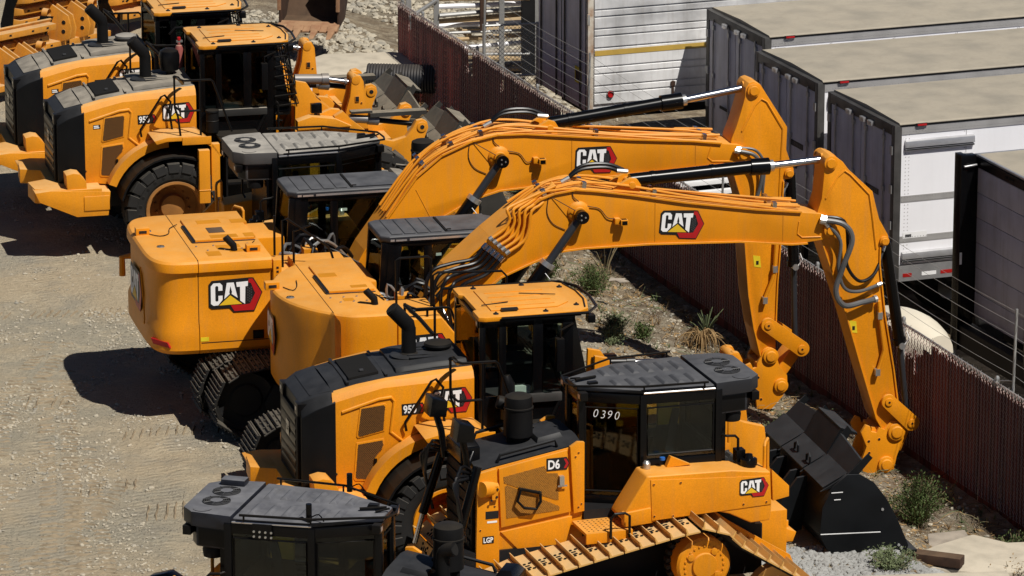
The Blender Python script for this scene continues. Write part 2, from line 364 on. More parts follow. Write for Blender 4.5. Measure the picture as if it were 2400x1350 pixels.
def groundmat():
    m = bpy.data.materials.new('yard_dirt'); m.use_nodes = True; N = m.node_tree.nodes; L = m.node_tree.links; b = N['Principled BSDF']
    b.inputs['Roughness'].default_value = .95; b.inputs['Specular IOR Level'].default_value = .15
    tc = N.new('ShaderNodeTexCoord')
    def nz(s, d=6, r=.6, vec=None):
        n = N.new('ShaderNodeTexNoise'); n.inputs['Scale'].default_value = s; n.inputs['Detail'].default_value = d; n.inputs['Roughness'].default_value = r; L.new(vec or tc.outputs['Object'], n.inputs['Vector']); return n.outputs[0]
    def ramp(x, a, c, lo=0, hi=1):
        r = N.new('ShaderNodeMapRange'); r.inputs[1].default_value = a; r.inputs[2].default_value = c; r.inputs[3].default_value = lo; r.inputs[4].default_value = hi; L.new(x, r.inputs[0]); return r.outputs[0]
    def mix(f, a, c):
        k = N.new('ShaderNodeMix'); k.data_type = 'RGBA'; L.new(f, k.inputs['Factor'])
        for s, v in (('A', a), ('B', c)):
            if isinstance(v, tuple): k.inputs[s].default_value = (*v, 1)
            else: L.new(v, k.inputs[s])
        return k.outputs['Result']
    def mul(a, c):
        k = N.new('ShaderNodeMath'); k.operation = 'MULTIPLY'; L.new(a, k.inputs[0])
        if isinstance(c, float): k.inputs[1].default_value = c
        else: L.new(c, k.inputs[1])
        return k.outputs[0]
    c = mix(ramp(nz(.35, 8), .42, .60), (.50, .41, .28), (.40, .36, .275))
    c = mix(ramp(nz(1.7, 9, .7), .50, .68), c, (.58, .49, .345))
    c = mix(ramp(nz(.9, 6), .56, .74, 0, .8), c, (.30, .275, .225))
    c = mix(ramp(nz(14, 5, .8), .53, .70, 0, .6), c, (.22, .18, .125))
    c = mix(ramp(nz(45, 4, .8), .58, .70, 0, .6), c, (.15, .12, .08))
    c = mix(ramp(nz(38, 4, .8, None), .40, .30, 0, .5), c, (.66, .58, .44))
    c = mix(ramp(nz(.55, 7, .65), .52, .62, 0, .55), c, (.37, .34, .275))
    # pebbles
    vo = N.new('ShaderNodeTexVoronoi'); vo.inputs['Scale'].default_value = 24; L.new(tc.outputs['Object'], vo.inputs['Vector'])
    peb = ramp(vo.outputs['Distance'], .12, .32, 1, 0)
    hs = N.new('ShaderNodeSeparateColor'); L.new(vo.outputs['Color'], hs.inputs[0])
    sel = mul(mul(peb, ramp(hs.outputs[0], .55, .6)), ramp(nz(.7, 4), .40, .56))
    c = mix(sel, c, mix(hs.outputs[1], (.56, .51, .42), (.20, .185, .155)))
    # tyre and track bars pressed into the dirt on the left of the yard
    mp = N.new('ShaderNodeMapping'); mp.inputs['Rotation'].default_value = (0, 0, R(-28)); L.new(tc.outputs['Object'], mp.inputs[0])
    wv = N.new('ShaderNodeTexWave'); wv.inputs['Scale'].default_value = 2.4; wv.inputs['Distortion'].default_value = 5.5; wv.inputs['Detail'].default_value = 3; wv.inputs['Detail Scale'].default_value = .6; wv.bands_direction = 'Y'; L.new(mp.outputs[0], wv.inputs['Vector'])
    mp2 = N.new('ShaderNodeMapping'); mp2.inputs['Rotation'].default_value = (0, 0, R(-28)); mp2.inputs['Scale'].default_value = (.95, .13, 1); mp2.inputs['Location'].default_value = (.4, 0, 0); L.new(tc.outputs['Object'], mp2.inputs[0])
    lane = mul(ramp(nz(1.0, 2, .4, mp2.outputs[0]), .52, .60), ramp(nz(1.1, 5, .7), .40, .58))
    geo = N.new('ShaderNodeSeparateXYZ'); L.new(tc.outputs['Object'], geo.inputs[0])
    lane = mul(lane, ramp(geo.outputs[0], -1.5, -3.0))
    wob = mul(mul(wv.outputs['Fac'], lane), .3)
    c = mix(mul(ramp(wob, .45, .95), .45), c, (.24, .195, .135))
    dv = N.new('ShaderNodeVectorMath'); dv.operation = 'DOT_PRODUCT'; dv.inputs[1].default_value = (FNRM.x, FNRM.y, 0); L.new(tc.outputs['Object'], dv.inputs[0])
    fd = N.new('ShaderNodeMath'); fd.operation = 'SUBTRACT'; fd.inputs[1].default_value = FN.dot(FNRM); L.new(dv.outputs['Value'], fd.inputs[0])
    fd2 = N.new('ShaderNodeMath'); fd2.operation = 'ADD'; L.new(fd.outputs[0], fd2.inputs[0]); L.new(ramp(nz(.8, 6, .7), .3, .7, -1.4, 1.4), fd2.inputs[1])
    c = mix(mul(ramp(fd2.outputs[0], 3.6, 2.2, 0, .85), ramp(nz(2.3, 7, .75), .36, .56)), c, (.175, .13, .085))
    L.new(c, b.inputs['Base Color'])
    h = N.new('ShaderNodeMath'); h.operation = 'ADD'; L.new(mul(wob, -1.0), h.inputs[0]); L.new(mul(sel, .7), h.inputs[1])
    h2 = N.new('ShaderNodeMath'); h2.operation = 'ADD'; L.new(h.outputs[0], h2.inputs[0]); L.new(mul(nz(9, 9, .75), 1.6), h2.inputs[1])
    bp = N.new('ShaderNodeBump'); bp.inputs['Strength'].default_value = 1.0; bp.inputs['Distance'].default_value = .06; L.new(h2.outputs[0], bp.inputs['Height']); L.new(bp.outputs[0], b.inputs['Normal'])
    MATS['yard_dirt'] = m
groundmat()
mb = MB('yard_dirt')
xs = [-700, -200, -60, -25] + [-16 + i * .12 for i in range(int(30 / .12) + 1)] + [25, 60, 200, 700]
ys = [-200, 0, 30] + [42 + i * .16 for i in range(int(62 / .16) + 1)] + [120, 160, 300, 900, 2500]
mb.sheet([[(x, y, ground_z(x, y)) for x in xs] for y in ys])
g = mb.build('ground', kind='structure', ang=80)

# ------------------------------------------------------------------ loose stone
def stones(name, mat, spots, label, cat='gravel'):
    mb = MB(mat); ico = []
    t = (1 + 5 ** .5) / 2
    V = [Vector(p).normalized() for p in [(-1, t, 0), (1, t, 0), (-1, -t, 0), (1, -t, 0), (0, -1, t), (0, 1, t), (0, -1, -t), (0, 1, -t), (t, 0, -1), (t, 0, 1), (-t, 0, -1), (-t, 0, 1)]]
    Fc = [(0, 11, 5), (0, 5, 1), (0, 1, 7), (0, 7, 10), (0, 10, 11), (1, 5, 9), (5, 11, 4), (11, 10, 2), (10, 7, 6), (7, 1, 8), (3, 9, 4), (3, 4, 2), (3, 2, 6), (3, 6, 8), (3, 8, 9), (4, 9, 5), (2, 4, 11), (6, 2, 10), (8, 6, 7), (9, 8, 1)]
    for (x, y, r) in spots:
        sx, sy, sz = r * random.uniform(.7, 1.35), r * random.uniform(.7, 1.35), r * random.uniform(.45, .85)
        a = random.random() * 6.3; ca, sa = math.cos(a), math.sin(a); zz = ground_z(x, y) + sz * .35
        vs = []
        for p in V:
            k = random.uniform(.8, 1.12); px, py, pz = p.x * sx * k, p.y * sy * k, p.z * sz * k
            vs.append((x + px * ca - py * sa, y + px * sa + py * ca, zz + pz))
        mb.add(vs, Fc)
    o = mb.build(name, ang=20); o['kind'] = 'stuff'; o['label'] = label; o['category'] = cat; return o
sp = []
for i in range(15000):       # stony bank in front of the fence corner
    x, y = random.uniform(-7, 3.0), random.uniform(86.8, 104)
    d = noise.noise((x * .5, y * .35, 2)) + .18
    if d > 0 and random.random() < .35 + d * 2: sp.append((x, y, random.choice((.035, .05, .05, .07, .07, .1))*random.uniform(.7, 1.2)))
stones('stone_bank', 'stone_tan', sp, 'pale angular rubble covering the bank by the far fence corner')
sp = []
for i in range(9000):        # grey crushed rock in front of the black bucket
    x, y = random.uniform(2.9, 6.6), random.uniform(57.6, 60.6)
    e = min(x - 2.9, 6.6 - x, 60.5 - y) + noise.noise((x, y, 0)) * .5
    if e > 0.25 and random.random() < .7: sp.append((x, y, random.uniform(.022, .055)))
stones('crushed_rock', 'stone_grey', sp, 'grey crushed rock under the near bulldozer tail and black bucket')
sp = []
for i in range(24000):       # pebbles sprinkled over the yard
    x, y = random.uniform(-9, 4), random.uniform(54, 90)
    if noise.noise((x * .45, y * .45, 7)) + .5 * noise.noise((x * 1.6, y * 1.6, 3)) > .12 + random.uniform(-.12, .25): sp.append((x, y, random.choice((.014, .018, .018, .024, .024, .034)) * random.uniform(.7, 1.25)))
for i in range(4500):
    x, y = random.uniform(0, 7), random.uniform(60, 82)
    if .1 < fdist(x, y) < 6: sp.append((x, y, random.choice((.012, .018, .025, .04)) * random.uniform(.7, 1.25)))
for i in range(7000):        # clods thrown up beside the wheel lanes
    a_ = random.random(); x = -8.3 + 4.6 * a_ + random.gauss(0, .25); y = random.uniform(57, 72)
    if noise.noise((x * 1.3, y * .5, 21.3)) > .12: sp.append((x, y, random.choice((.012, .016, .022, .03))))
stones('pebbles', 'stone_tan', sp, 'small pebbles scattered across the dirt yard')

# ------------------------------------------------------------------ chain-link fence with slats
def fp(t, z=0, off=0):
    p = FN + FD * t + FNRM * off; return (p.x, p.y, z)
FL0, FL1, FH = -2.6, 27.6, 1.86
def fz(t): return -.86 + .24 * (t / 27.6)
fence = thing('fence', 'dark red slatted chain-link fence with barbed wire crossing the picture', 'fence', (0, 0, 0))
sm = MB('slat'); sm.hexa([(-.0425, -.004, -.1), (.0425, -.004, -.1), (.0425, .004, -.1), (-.0425, .004, -.1), (-.0425, -.004, 1), (.0425, -.004, 1), (.0425, .004, 1), (-.0425, .004, 1)]); sme = sm.mesh('slat')
faz = math.atan2(FD.y, FD.x); t = FL0; k = 0; rest = MB('slat')
while t < FL1:
    h = FH - .06 + random.uniform(-.03, .01); tw = random.uniform(-.1, .1); ln = random.uniform(-.004, .004)
    if random.random() < .025: h -= random.uniform(.1, .5)
    if 3.2 < t < 5.4:                                # broken slat tops, the cream fairing shows through
        u = (t - 3.2) / 2.2; h -= max(.02, .30 * math.sin(math.pi * min(1, u + .15)) + random.uniform(-.10, .10) + (.28 if random.random() < .15 else 0))
    if k < 300: inst('slat', sme, fence, fp(t, fz(t)), (0, ln, faz + tw), (1, 1, h))
    else:
        p = Vector(fp(t, fz(t))); q = Vector((FD.x, FD.y, 0)) * .036; nn = Vector((FNRM.x, FNRM.y, 0)) * .004
        rest.hexa([p - q - nn, p + q - nn, p + q + nn, p - q + nn, p - q - nn + Vector((0, 0, h)), p + q - nn + Vector((0, 0, h)), p + q + nn + Vector((0, 0, h)), p - q + nn + Vector((0, 0, h))])
    t += .0885; k += 1
if rest.v: rest.build('far_slats', fence, kind='stuff')
wm = MB('wire_mesh'); wr = .0052
t = FL0; i = 0
while t < FL1:
    for par in (0, 1):
        pts = []; z = .02; j = 0
        while z < FH + .03:
            s = (1 if (j + par) % 2 else -1); pts.append(fp(t + s * .026, fz(t) + z, .011 + .004 * par)); z += .062; j += 1
        wm.tube(pts, wr, 3)
    t += .052 * 2 * .5 * 2; i += 1
wm.build('chain_link', fence, kind='stuff')
rl = MB('galv'); rl.tube([fp(FL0 + (FL1 - FL0) * i / 24, fz(FL0 + (FL1 - FL0) * i / 24) + FH - .03 + random.uniform(-.012, .012), -.035) for i in range(25)], .021, 8); rl.build('top_rail', fence)
kn = MB('wire'); t = FL0
while t < FL1:
    a = random.uniform(-.03, .03); kn.tube([fp(t, fz(t) + FH - .05, .01), fp(t + a, fz(t) + FH + random.uniform(.0, .05), random.uniform(-.02, .03))], .0035, 3); t += .055
kn.build('wire_ends', fence, kind='stuff')
for t in (-2.2, 1.1, 4.3, 7.5, 10.6, 13.7, 16.9, 20.0, 23.2, 26.3, 27.5):
    p = MB('galv'); p.cyl(fp(t, fz(t) - .1, -.06), fp(t, fz(t) + FH + .03, -.06), .03, 10); p.lathe([(.001, .05), (.02, .045), (.033, .02), (.033, 0)], fp(t, fz(t) + FH + .02, -.06), n=10); p.build('post', fence)
tall = (-4.4, .7, 6.0, 11.5, 17.6, 23.0)
for t in tall:
    p = MB('galv'); b0 = fp(t, fz(t) - .1, -.10); top = fp(t, fz(t) + 3.02, -.14); mid = fp(t, fz(t) + FH + .1, -.12)
    p.tube([b0, mid, top], .021, 8); p.tube([mid, fp(t + .5, fz(t + .5) + FH - .03, -.05)], .009, 5); p.build('tall_post', fence)
for k in range(6):
    wv_ = MB('wire'); z = FH + .16 + k * .19; pts = []
    for a, b in zip(tall[:-1], tall[1:]):
        for j in range(8):
            u = j / 8; t = a + (b - a) * u; pts.append(fp(t, fz(t) + z - .05 * math.sin(math.pi * u) * (1 + .3 * math.sin(k * 3 + a)), -.15))
    wv_.tube(pts, .003, 4)
    for q in pts[::1]:
        for jj in range(2):
            q2 = (q[0] + random.uniform(-.2, .2) * FD.x, q[1] + random.uniform(-.2, .2) * FD.y, q[2]); 
    wv_.build('barbed_wire', fence)
sg = MB('rust_light'); s0 = Vector(fp(-.85, 0, -.5)); s0.z = 1.78; sg.hexa([s0 + Vector((a, b, c)) for c in (0, .42) for a, b in ((-.17, .10), (.17, -.10), (.175, -.09), (-.165, .11))]); sg.build('rusty_sign', fence, label='small rusty square plate hanging on the barbed wire')

# ------------------------------------------------------------------ trailers beyond the fence
def rivets(mb, p0, p1, step, n, r=.011):
    p0 = Vector(p0); p1 = Vector(p1); L_ = (p1 - p0).length; k = int(L_ / step); n = Vector(n)
    for i in range(k + 1):
        c = p0 + (p1 - p0) * (i / max(k, 1)); a = (p1 - p0).normalized(); b = n.cross(a)
        mb.add([c + a * r + n * .002, c + b * r + n * .004, c - a * r + n * .002, c - b * r + n * .002, c + n * .007], [(0, 1, 4), (1, 2, 4), (2, 3, 4), (3, 0, 4)])
def trailer(label, loc, rz, zb, zt, L_=13.6, W=2.6, gz=-.9, vents=True, tape=True):
    T = thing('semi_trailer', label, 'trailer', (loc[0], loc[1], 0), rz, 'white box trailers parked beyond the fence')
    # origin: rear right (near) corner at ground; x forward, y left
    body = MB('trailer_white'); body.box(.06, L_, 0, .03, zb + .28, zt - .16); body.box(.06, L_, W - .03, W, zb + .28, zt - .16); body.box(L_ - .05, L_ - .001, .031, W - .031, zb + .28, zt - .16); body.build('side_walls', T)
    seam = MB('alu_band')
    k = 1.22
    while k < L_: seam.box(k - .004, k + .004, -.004, 0, zb + .3, zt - .2); rivets(seam, (k - .03, 0, zb + .32), (k - .03, 0, zt - .22), .09, (0, -1, 0)); k += 1.22
    rivets(seam, (.14, 0, zb + .3), (.14, 0, zt - .2), .06, (0, -1, 0)); rivets(seam, (.2, 0, zb + .3), (.2, 0, zt - .2), .06, (0, -1, 0))
    seam.build('panel_seams', T, kind='stuff')
    rf = MB('trailer_roof'); rf.prism([(0, zt - .02), (.03, zt), (W / 2, zt + .035), (W - .03, zt), (W, zt - .02), (W, zt - .035), (0, zt - .035)], .03, L_, 'x'); rf.build('roof', T)
    rr = MB('alu_band'); rr.box(.06, L_, -.012, .0, zt - .19, zt - .055); rr.box(.06, L_, W, W + .012, zt - .19, zt - .055)
    rivets(rr, (.1, -.012, zt - .14), (L_, -.012, zt - .14), .055, (0, -1, 0)); rr.use('black'); rr.box(.02, L_, -.02, .01, zt - .055, zt - .028); rr.build('top_rails', T)
    br = MB('alu'); br.box(.02, L_, -.015, .03, zb, zb + .27); br.box(.02, L_, W - .03, W + .015, zb, zb + .27); rivets(br, (.1, -.015, zb + .2), (L_, -.015, zb + .2), .07, (0, -1, 0)); br.build('bottom_rails', T)
    fl = MB('dark_steel'); fl.box(.1, L_, .05, W - .05, zb + .02, zb + .12)
    for i in range(20): fl.box(.4 + i * .65, .5 + i * .65, .1, W - .1, zb - .12, zb + .02)
    fl.build('floor', T)
    if tape:
        tp = MB('red_tape')
        for i in range(12): tp.use('red_tape' if i % 2 == 0 else 'white'); tp.box(.13 + i * .34, .13 + i * .34 + (.26 if i % 3 else .16), -.020, -.0155, zb + .07, zb + .13)
        tp.build('reflectors', T)
    if vents:
        for (a, b, z) in ((.12, 1.35, zt - .42), (.10, 1.1, zb + .36)):
            v = MB('alu'); v.prism([(-.001, z), (-.07, z + .02), (-.06, z + .12), (-.001, z + .14)], a, b, 'x'); v.use('dark_steel'); v.box(a, b, -.055, -.001, z - .035, z - .001); v.build('side_guard', T, bevel=.006)
        bd = MB('alu_band')
        for z in (zb + (zt - zb) * .50, zb + (zt - zb) * .245): bd.box(.07, L_ * .6, -.006, -.001, z, z + .11); rivets(bd, (.09, -.006, z + .02), (6, -.006, z + .02), .05, (0, -1, 0)); rivets(bd, (.09, -.006, z + .09), (6, -.006, z + .09), .05, (0, -1, 0))
        bd.build('scuff_bands', T)
        st = MB('white'); st.box(.12, .55, -.008, -.0065, zb + .72, zb + .82); st.use('decal_grey'); st.box(.16, .27, -.0095, -.0085, zb + .735, zb + .785); st.build('plate_decal', T)
    for y in (0, W):
        lm = MB('dark_steel'); s = -1 if y == 0 else 1; lm.box(.3, .5, y + s * .02, y + s * .045, zt - .06, zt - .015); lm.use('red'); lm.box(.32, .48, y + s * .045, y + s * .06, zt - .052, zt - .022); lm.build('marker_lamp', T)
    # rear frame and doors
    fr = MB('trailer_frame'); fr.box(-.07, .06, -.02, .11, zb, zt - .03); fr.box(-.07, .06, W - .11, W + .02, zb, zt - .03); fr.box(-.075, .06, .11, W - .11, zt - .2, zt - .03); fr.box(-.075, .06, .11, W - .11, zb, zb + .16); fr.build('rear_frame', T, bevel=.01)
    for s, (y0, y1) in enumerate(((.12, W / 2 - .01), (W / 2 + .01, W - .12))):
        d = MB('trailer_rear'); d.box(-.06, .0, y0, y1, zb + .17, zt - .21); dd = d.build('door', T, bevel=.01)
        for yy in ((y0 + .25, y1 - .22)):
            rd = MB('galv'); rd.cyl((-.085, yy, zb + .12), (-.085, yy, zt - .16), .016, 8)
            for z in (zb + .22, zb + .95, zb + 1.5, zt - .3): rd.box(-.10, -.06, yy - .04, yy + .04, z - .04, z + .04)
            rd.build('lock_rod', dd)
        ha = MB('dark_steel'); yy = (y0 + .25 if s else y1 - .22); ha.box(-.11, -.09, yy - .32 * (1 - 2 * s) if s == 0 else yy, yy if s == 0 else yy + .32, zb + .98, zb + 1.03); ha.build('handle', dd)
        for z in (zb + .35, zb + .95, zb + 1.55, zt - .45):
            hg = MB('galv'); yh = y0 - .05 if s == 0 else y1 + .05; hg.box(-.095, -.055, yh - .045, yh + .045, z - .07, z + .07); hg.build('hinge', dd)
        lb = MB('decal_black'); 
        if s == 0: lb.box(-.066, -.061, y0 + .45, y0 + .95, zb + 1.33, zb + 1.43); lb.use('decal_grey'); [lb.box(-.069, -.0665, y0 + .49 + i * .07, y0 + .53 + i * .07, zb + 1.355, zb + 1.405) for i in range(6)]; lb.build('door_label', dd)
    for y in (.75, 1.05, W - 1.0):
        c = MB('alu'); c.box(-.14, -.07, y, y + .16, zt - .2, zt - .12); c.build('top_lamp', T, bevel=.01)
    # bogie, wheels, bumper, landing legs
    bg_ = MB('dark_steel'); bg_.box(1.2, 4.4, .75, W - .75, zb - .35, zb - .13); bg_.box(-.05, .1, .3, W - .3, gz + .5, gz + .62); bg_.box(0, .08, .6, .7, gz + .6, zb + .01); bg_.box(0, .08, W - .7, W - .6, gz + .6, zb + .01)
    for x in (2.0, 3.3): bg_.cyl((x, .1, gz + .5), (x, W - .1, gz + .5), .07, 10)
    bg_.build('bogie', T)
    for x in (2.0, 3.3):
        for y in (.02, .34, W - .58, W - .26):
            wl = MB('rubber'); wl.lathe([(.25, 0), (.46, .0), (.5, .04), (.5, .2), (.46, .24), (.25, .24)], (x, y, gz + .5), 'y', 24); wl.use('alu'); wl.lathe([(.03, .05), (.14, .06), (.24, .03), (.25, .08), (.03, .12)], (x, y, gz + .5), 'y', 16); wl.build('wheel', T)
    lg = MB('dark_steel')
    for y in (.5, W - .62): lg.box(L_ - 2.6, L_ - 2.48, y, y + .12, gz + .05, zb); lg.box(L_ - 2.7, L_ - 2.38, y - .06, y + .18, gz, gz + .05)
    lg.build('landing_legs', T)
    return T
TA = 20.5
trailer('white box trailer farthest of the three parked side by side', (4.48, 80.73), TA, -.20, 2.48, gz=-1.45)
trailer('white box trailer standing between its two white twins', (5.19, 77.24), TA, -.18, 2.48, gz=-1.45)
trailer('white box trailer with full side and red reflectors, nearest of three', (6.24, 74.18), TA, -.17, 2.48, gz=-1.45)
def aluminium_trailer():
    T = thing('aluminium_trailer', 'old ribbed silver trailer with a yellow side stripe and rusty corner', 'trailer', (1.37, 82.93, 0), TA)
    zb, zt, L_, W = .60, 3.7, 12.0, 2.5
    b = MB('alu_side'); b.box(.02, L_, .02, W - .02, zb, zt - .03); b.build('body', T)
    z = zb + .12; i = 0
    while z < zt - .1:
        r = MB('alu_side'); h = (.22, .13)[i % 2]; r.prism([(.02, z), (-.018, z + .012), (-.018, z + h - .03), (.02, z + h - .015)], .12, L_, 'x'); r.build('side_rib', T); z += h; i += 1
    s = MB('stripe'); s.box(.12, L_, -.024, -.0185, 1.62, 1.715); s.build('yellow_stripe', T)
    rf = MB('trailer_roof'); rf.box(0, L_, 0, W, zt - .03, zt); rf.build('roof', T)
    c = MB('corner_paint'); c.box(-.02, .09, -.035, .05, zb - .12, zt); c.use('galv'); c.box(-.03, .02, -.045, .0, zb + .5, zb + .68); c.box(-.03, .02, -.045, .0, zb + 1.6, zb + 1.8); c.build('corner_post', T, bevel=.01)
    for (y0, y1) in ((.06, W / 2 - .01), (W / 2 + .01, W - .06)):
        d = MB('dark_steel'); d.use('trailer_rear'); d.box(-.03, .02, y0, y1, zb, zt - .06); dd = d.build('door', T, bevel=.01)
        rd = MB('trailer_frame'); ym = (y0 + y1) / 2
        for yy in (y0 + .2, y1 - .2): rd.cyl((-.055, yy, zb), (-.055, yy, zt - .1), .018, 8)
        rd.build('lock_rod', dd)
    sg = MB('sticker'); sg.box(-.045, -.035, .25, .55, zb + .45, zb + .75); sg.use('rust'); sg.box(-.05, -.046, .3, .5, zb + .5, zb + .68); sg.build('warning_plate', T)
    lp = MB('galv'); lp.lathe([(.07, -.02), (.07, .0), (.05, .01)], (.42, -.022, zb + .3), 'y', 16); lp.use('red'); lp.lathe([(.055, -.045), (.06, -.02), (.001, -.02)], (.42, -.022, zb + .3), 'y', 16); lp.build('tail_lamp', T)
    hk = MB('rust'); hk.box(1.62, 1.66, -.04, -.02, zb + .12, zb + .45); hk.box(1.6, 1.68, -.05, -.02, zb + .36, zb + .44); hk.build('side_hook', T)
    u = MB('dark_steel'); u.box(.3, L_, .4, W - .4, zb - .25, zb - .01)
    u.build('chassis', T)
    for x in (1.4, 2.6):
        for y in (.0, W - .3):
            wl = MB('rubber'); wl.lathe([(.2, 0), (.46, .0), (.5, .05), (.5, .25), (.46, .3), (.2, .3)], (x, y, -.95), 'y', 24); wl.build('wheel', T)
    lg = MB('dark_steel'); lg.box(9.6, 9.75, .4, .55, -1.45, zb); lg.box(9.6, 9.75, W - .55, W - .4, -1.45, zb); lg.build('landing_legs', T)
aluminium_trailer()
def lift_trailer():
    T = thing('dark_trailer', 'grey trailer end with black lift frame at the right picture edge', 'trailer', (8.21, 69.73, -.5), TA)
    W = 2.55; zb, zt, L_ = .35, 2.98, 12.5
    b = MB('trailer_white'); b.box(.02, L_, 0, W, zb, zt - .03); b.build('body', T)
    rf = MB('trailer_roof'); rf.box(.0, L_, -.01, W + .01, zt - .028, zt); rf.build('roof', T)
    rl_ = MB('alu'); rl_.box(-.03, .02, -.02, W + .02, zt - .02, zt + .015); rl_.box(-.03, L_, W + .011, W + .045, zt - .1, zt + .01); rl_.build('roof_edge', T, bevel=.006)
    for i in range(6):
        p = MB('trailer_rear'); h = (zt - .2 - zb) / 6; p.box(-.03, .019, .1, W - .1, zb + .02 + i * h, zb + .012 + (i + 1) * h); p.build('door_panel', T, bevel=.006)
    f = MB('cab_black'); f.box(-.05, .018, -.01, .095, zb, zt - .03); f.box(-.05, .018, W - .095, W + .01, zb, zt - .03); f.box(-.05, .018, .1, W - .1, zt - .17, zt - .03)
    for i in range(3): f.use('hole').box(-.055, -.051, W * .45 + i * .11, W * .45 + .07 + i * .11, zt - .12, zt - .08)
    f.build('rear_frame', T)
    g = MB('cab_black'); g.box(-.34, -.06, W - .1, W + .06, zb - .45, zt + .02); g.box(-.34, -.24, W - .14, W + .1, zb - .5, zt + .04); g.use('white'); g.box(-.335, -.29, W - .146, W - .141, zb + .9, zb + 1.1); g.use('alu'); g.cyl((-.3, W - .16, zt - .14), (-.08, W - .16, zt - .12), .02, 8); g.build('lift_rail', T, bevel=.008)
    g = MB('cab_black'); g.box(-.34, -.06, -.06, .1, zb - .45, zt + .02); g.build('lift_rail', T, bevel=.008)
    p = MB('dark_steel'); p.box(-.3, -.05, .1, W - .1, zb - .5, zb - .1); p.build('lift_platform', T)
    u = MB('dark_steel'); u.box(.3, L_, .5, W - .5, zb - .3, zb - .01); u.build('chassis', T)
    for x in (2.0, 3.2):
        for y in (.02, W - .32):
            wl = MB('rubber'); wl.lathe([(.2, 0), (.46, .0), (.5, .05), (.5, .25), (.46, .3), (.2, .3)], (x, y, -.42), 'y', 24); wl.build('wheel', T)
lift_trailer()
# far trailers whose roofs show at the top edge
o = trailer('pale trailer behind the white three, cut by the top picture edge', (5.7, 89.2), TA, -.1, 2.62, gz=-1.45, vents=False, tape=False)
# cream fairing behind the fence
fa = MB('cream'); rings = []
for i in range(9):
    u = i / 8; L_ = 1.25 * math.sin(math.pi * (.12 + .76 * u)) ** .6; ring = []
    for j in range(13):
        a = math.pi * j / 12; ring.append((-1.0 + 2.1 * u, L_ * .48 * math.cos(a), max(.0, .62 * math.sin(a) ** .7 * math.sin(math.pi * (.16 + .7 * u)) ** .55)))
    rings.append(ring)
fa.loft(rings, caps=True); fa.use('hole'); fa.lathe([(.001, .0), (.19, .0), (.19, .02), (.001, .02)], (.0, -.22, .555), n=20)
fo = fa.build('roof_fairing', ang=50); fo.location = (6.02, 70.0, .02); fo.scale = (.85, .85, .85); fo.rotation_euler = (R(4), 0, R(-58))
tag(fo, 'cream moulded truck roof fairing lying just behind the fence', 'fairing')
st = MB('dark_steel')
for a, b in ((-.8, -.3), (.8, -.3), (-.8, .3), (.8, .3)): st.box(a - .05, a + .05, b - .05, b + .05, -1.45, .08)
st.box(-.9, .9, -.35, .35, -.02, .05); so_ = st.build('steel_stand'); so_.location = (6.02, 70.0, .0); so_.rotation_euler = (0, 0, R(-58)); tag(so_, 'dark steel stand under the cream fairing behind the fence', 'stand')

# ------------------------------------------------------------------ pipe rack, gate, boards beyond the far fence
def hplace(name, label, cat, loc, rz, builder, group=None):
    T = thing(name, label, cat, loc, rz, group); builder(T); return T
def rack(T):
    for i, x in enumerate((-1.3, -.75, .55)):
        p = MB('galv'); p.box(x - .05, x + .05, -.05, .05, 0, 3.2); p.build('upright', T)
    p = MB('rust'); p.box(.12, .24, -.06, .06, .9, 2.2); p.build('upright', T)
    p = MB('dark_steel'); p.box(.95, 1.2, -.1, .1, 0, 3.4); p.use('galv'); p.box(1.2, 1.27, -.12, -.04, 0, 3.4); p.build('column', T)
    for i in range(20):
        r = MB(('galv', 'trailer_white', 'wood')[i % 3]); r.cyl((-.7, -.08 + random.uniform(-.05, .5), .4 + i * .14), (1.1, -.08 + random.uniform(-.05, .5), .42 + i * .14), random.choice((.03, .045, .05)), 8); r.build('rail', T)
    for k in (0, 1):
        b = MB('galv'); b.cyl((-1.3, -.06, 1.2 + k * .7), (-.75, -.06, 1.55 + k * .7), .04, 8); b.build('brace', T)
hplace('pipe_rack', 'galvanised pipe rack with stacked rails behind the far fence', 'rack', (-.75, 91.2, -.62), 8, rack)
def gate(T):
    f = MB('galv'); 
    for x in (0, 1.02): f.cyl((x, 0, 0), (x, 0, 2.25), .032, 8)
    for z in (.05, 1.25, 2.22): f.cyl((0, 0, z), (1.02, 0, z), .022, 8)
    f.build('gate_frame', T)
    m = MB('wire'); n = 13
    for i in range(-26, 14):
        a = [(i * .08, .0, 0), (i * .08 + 2.2, 0, 2.2)]
        for s in (0, 1):
            x0, z0, x1, z1 = a[0][0], .05, a[1][0], 2.25
            lo = max(0, -x0); hi = min(2.2, 1.02 - x0)
            if hi > lo:
                xa, xb = x0 + lo, x0 + hi
                if s: xa, xb = 1.02 - xa, 1.02 - xb
                m.tube([(xa, .004 * s, z0 + lo), (xb, .004 * s, z0 + hi)], .005, 3)
    m.build('gate_mesh', T, kind='stuff')
hplace('mesh_gate', 'chain-link gate leaf beside the dark end of the silver trailer', 'gate', (-.52, 85.6, -.62), 12, gate)
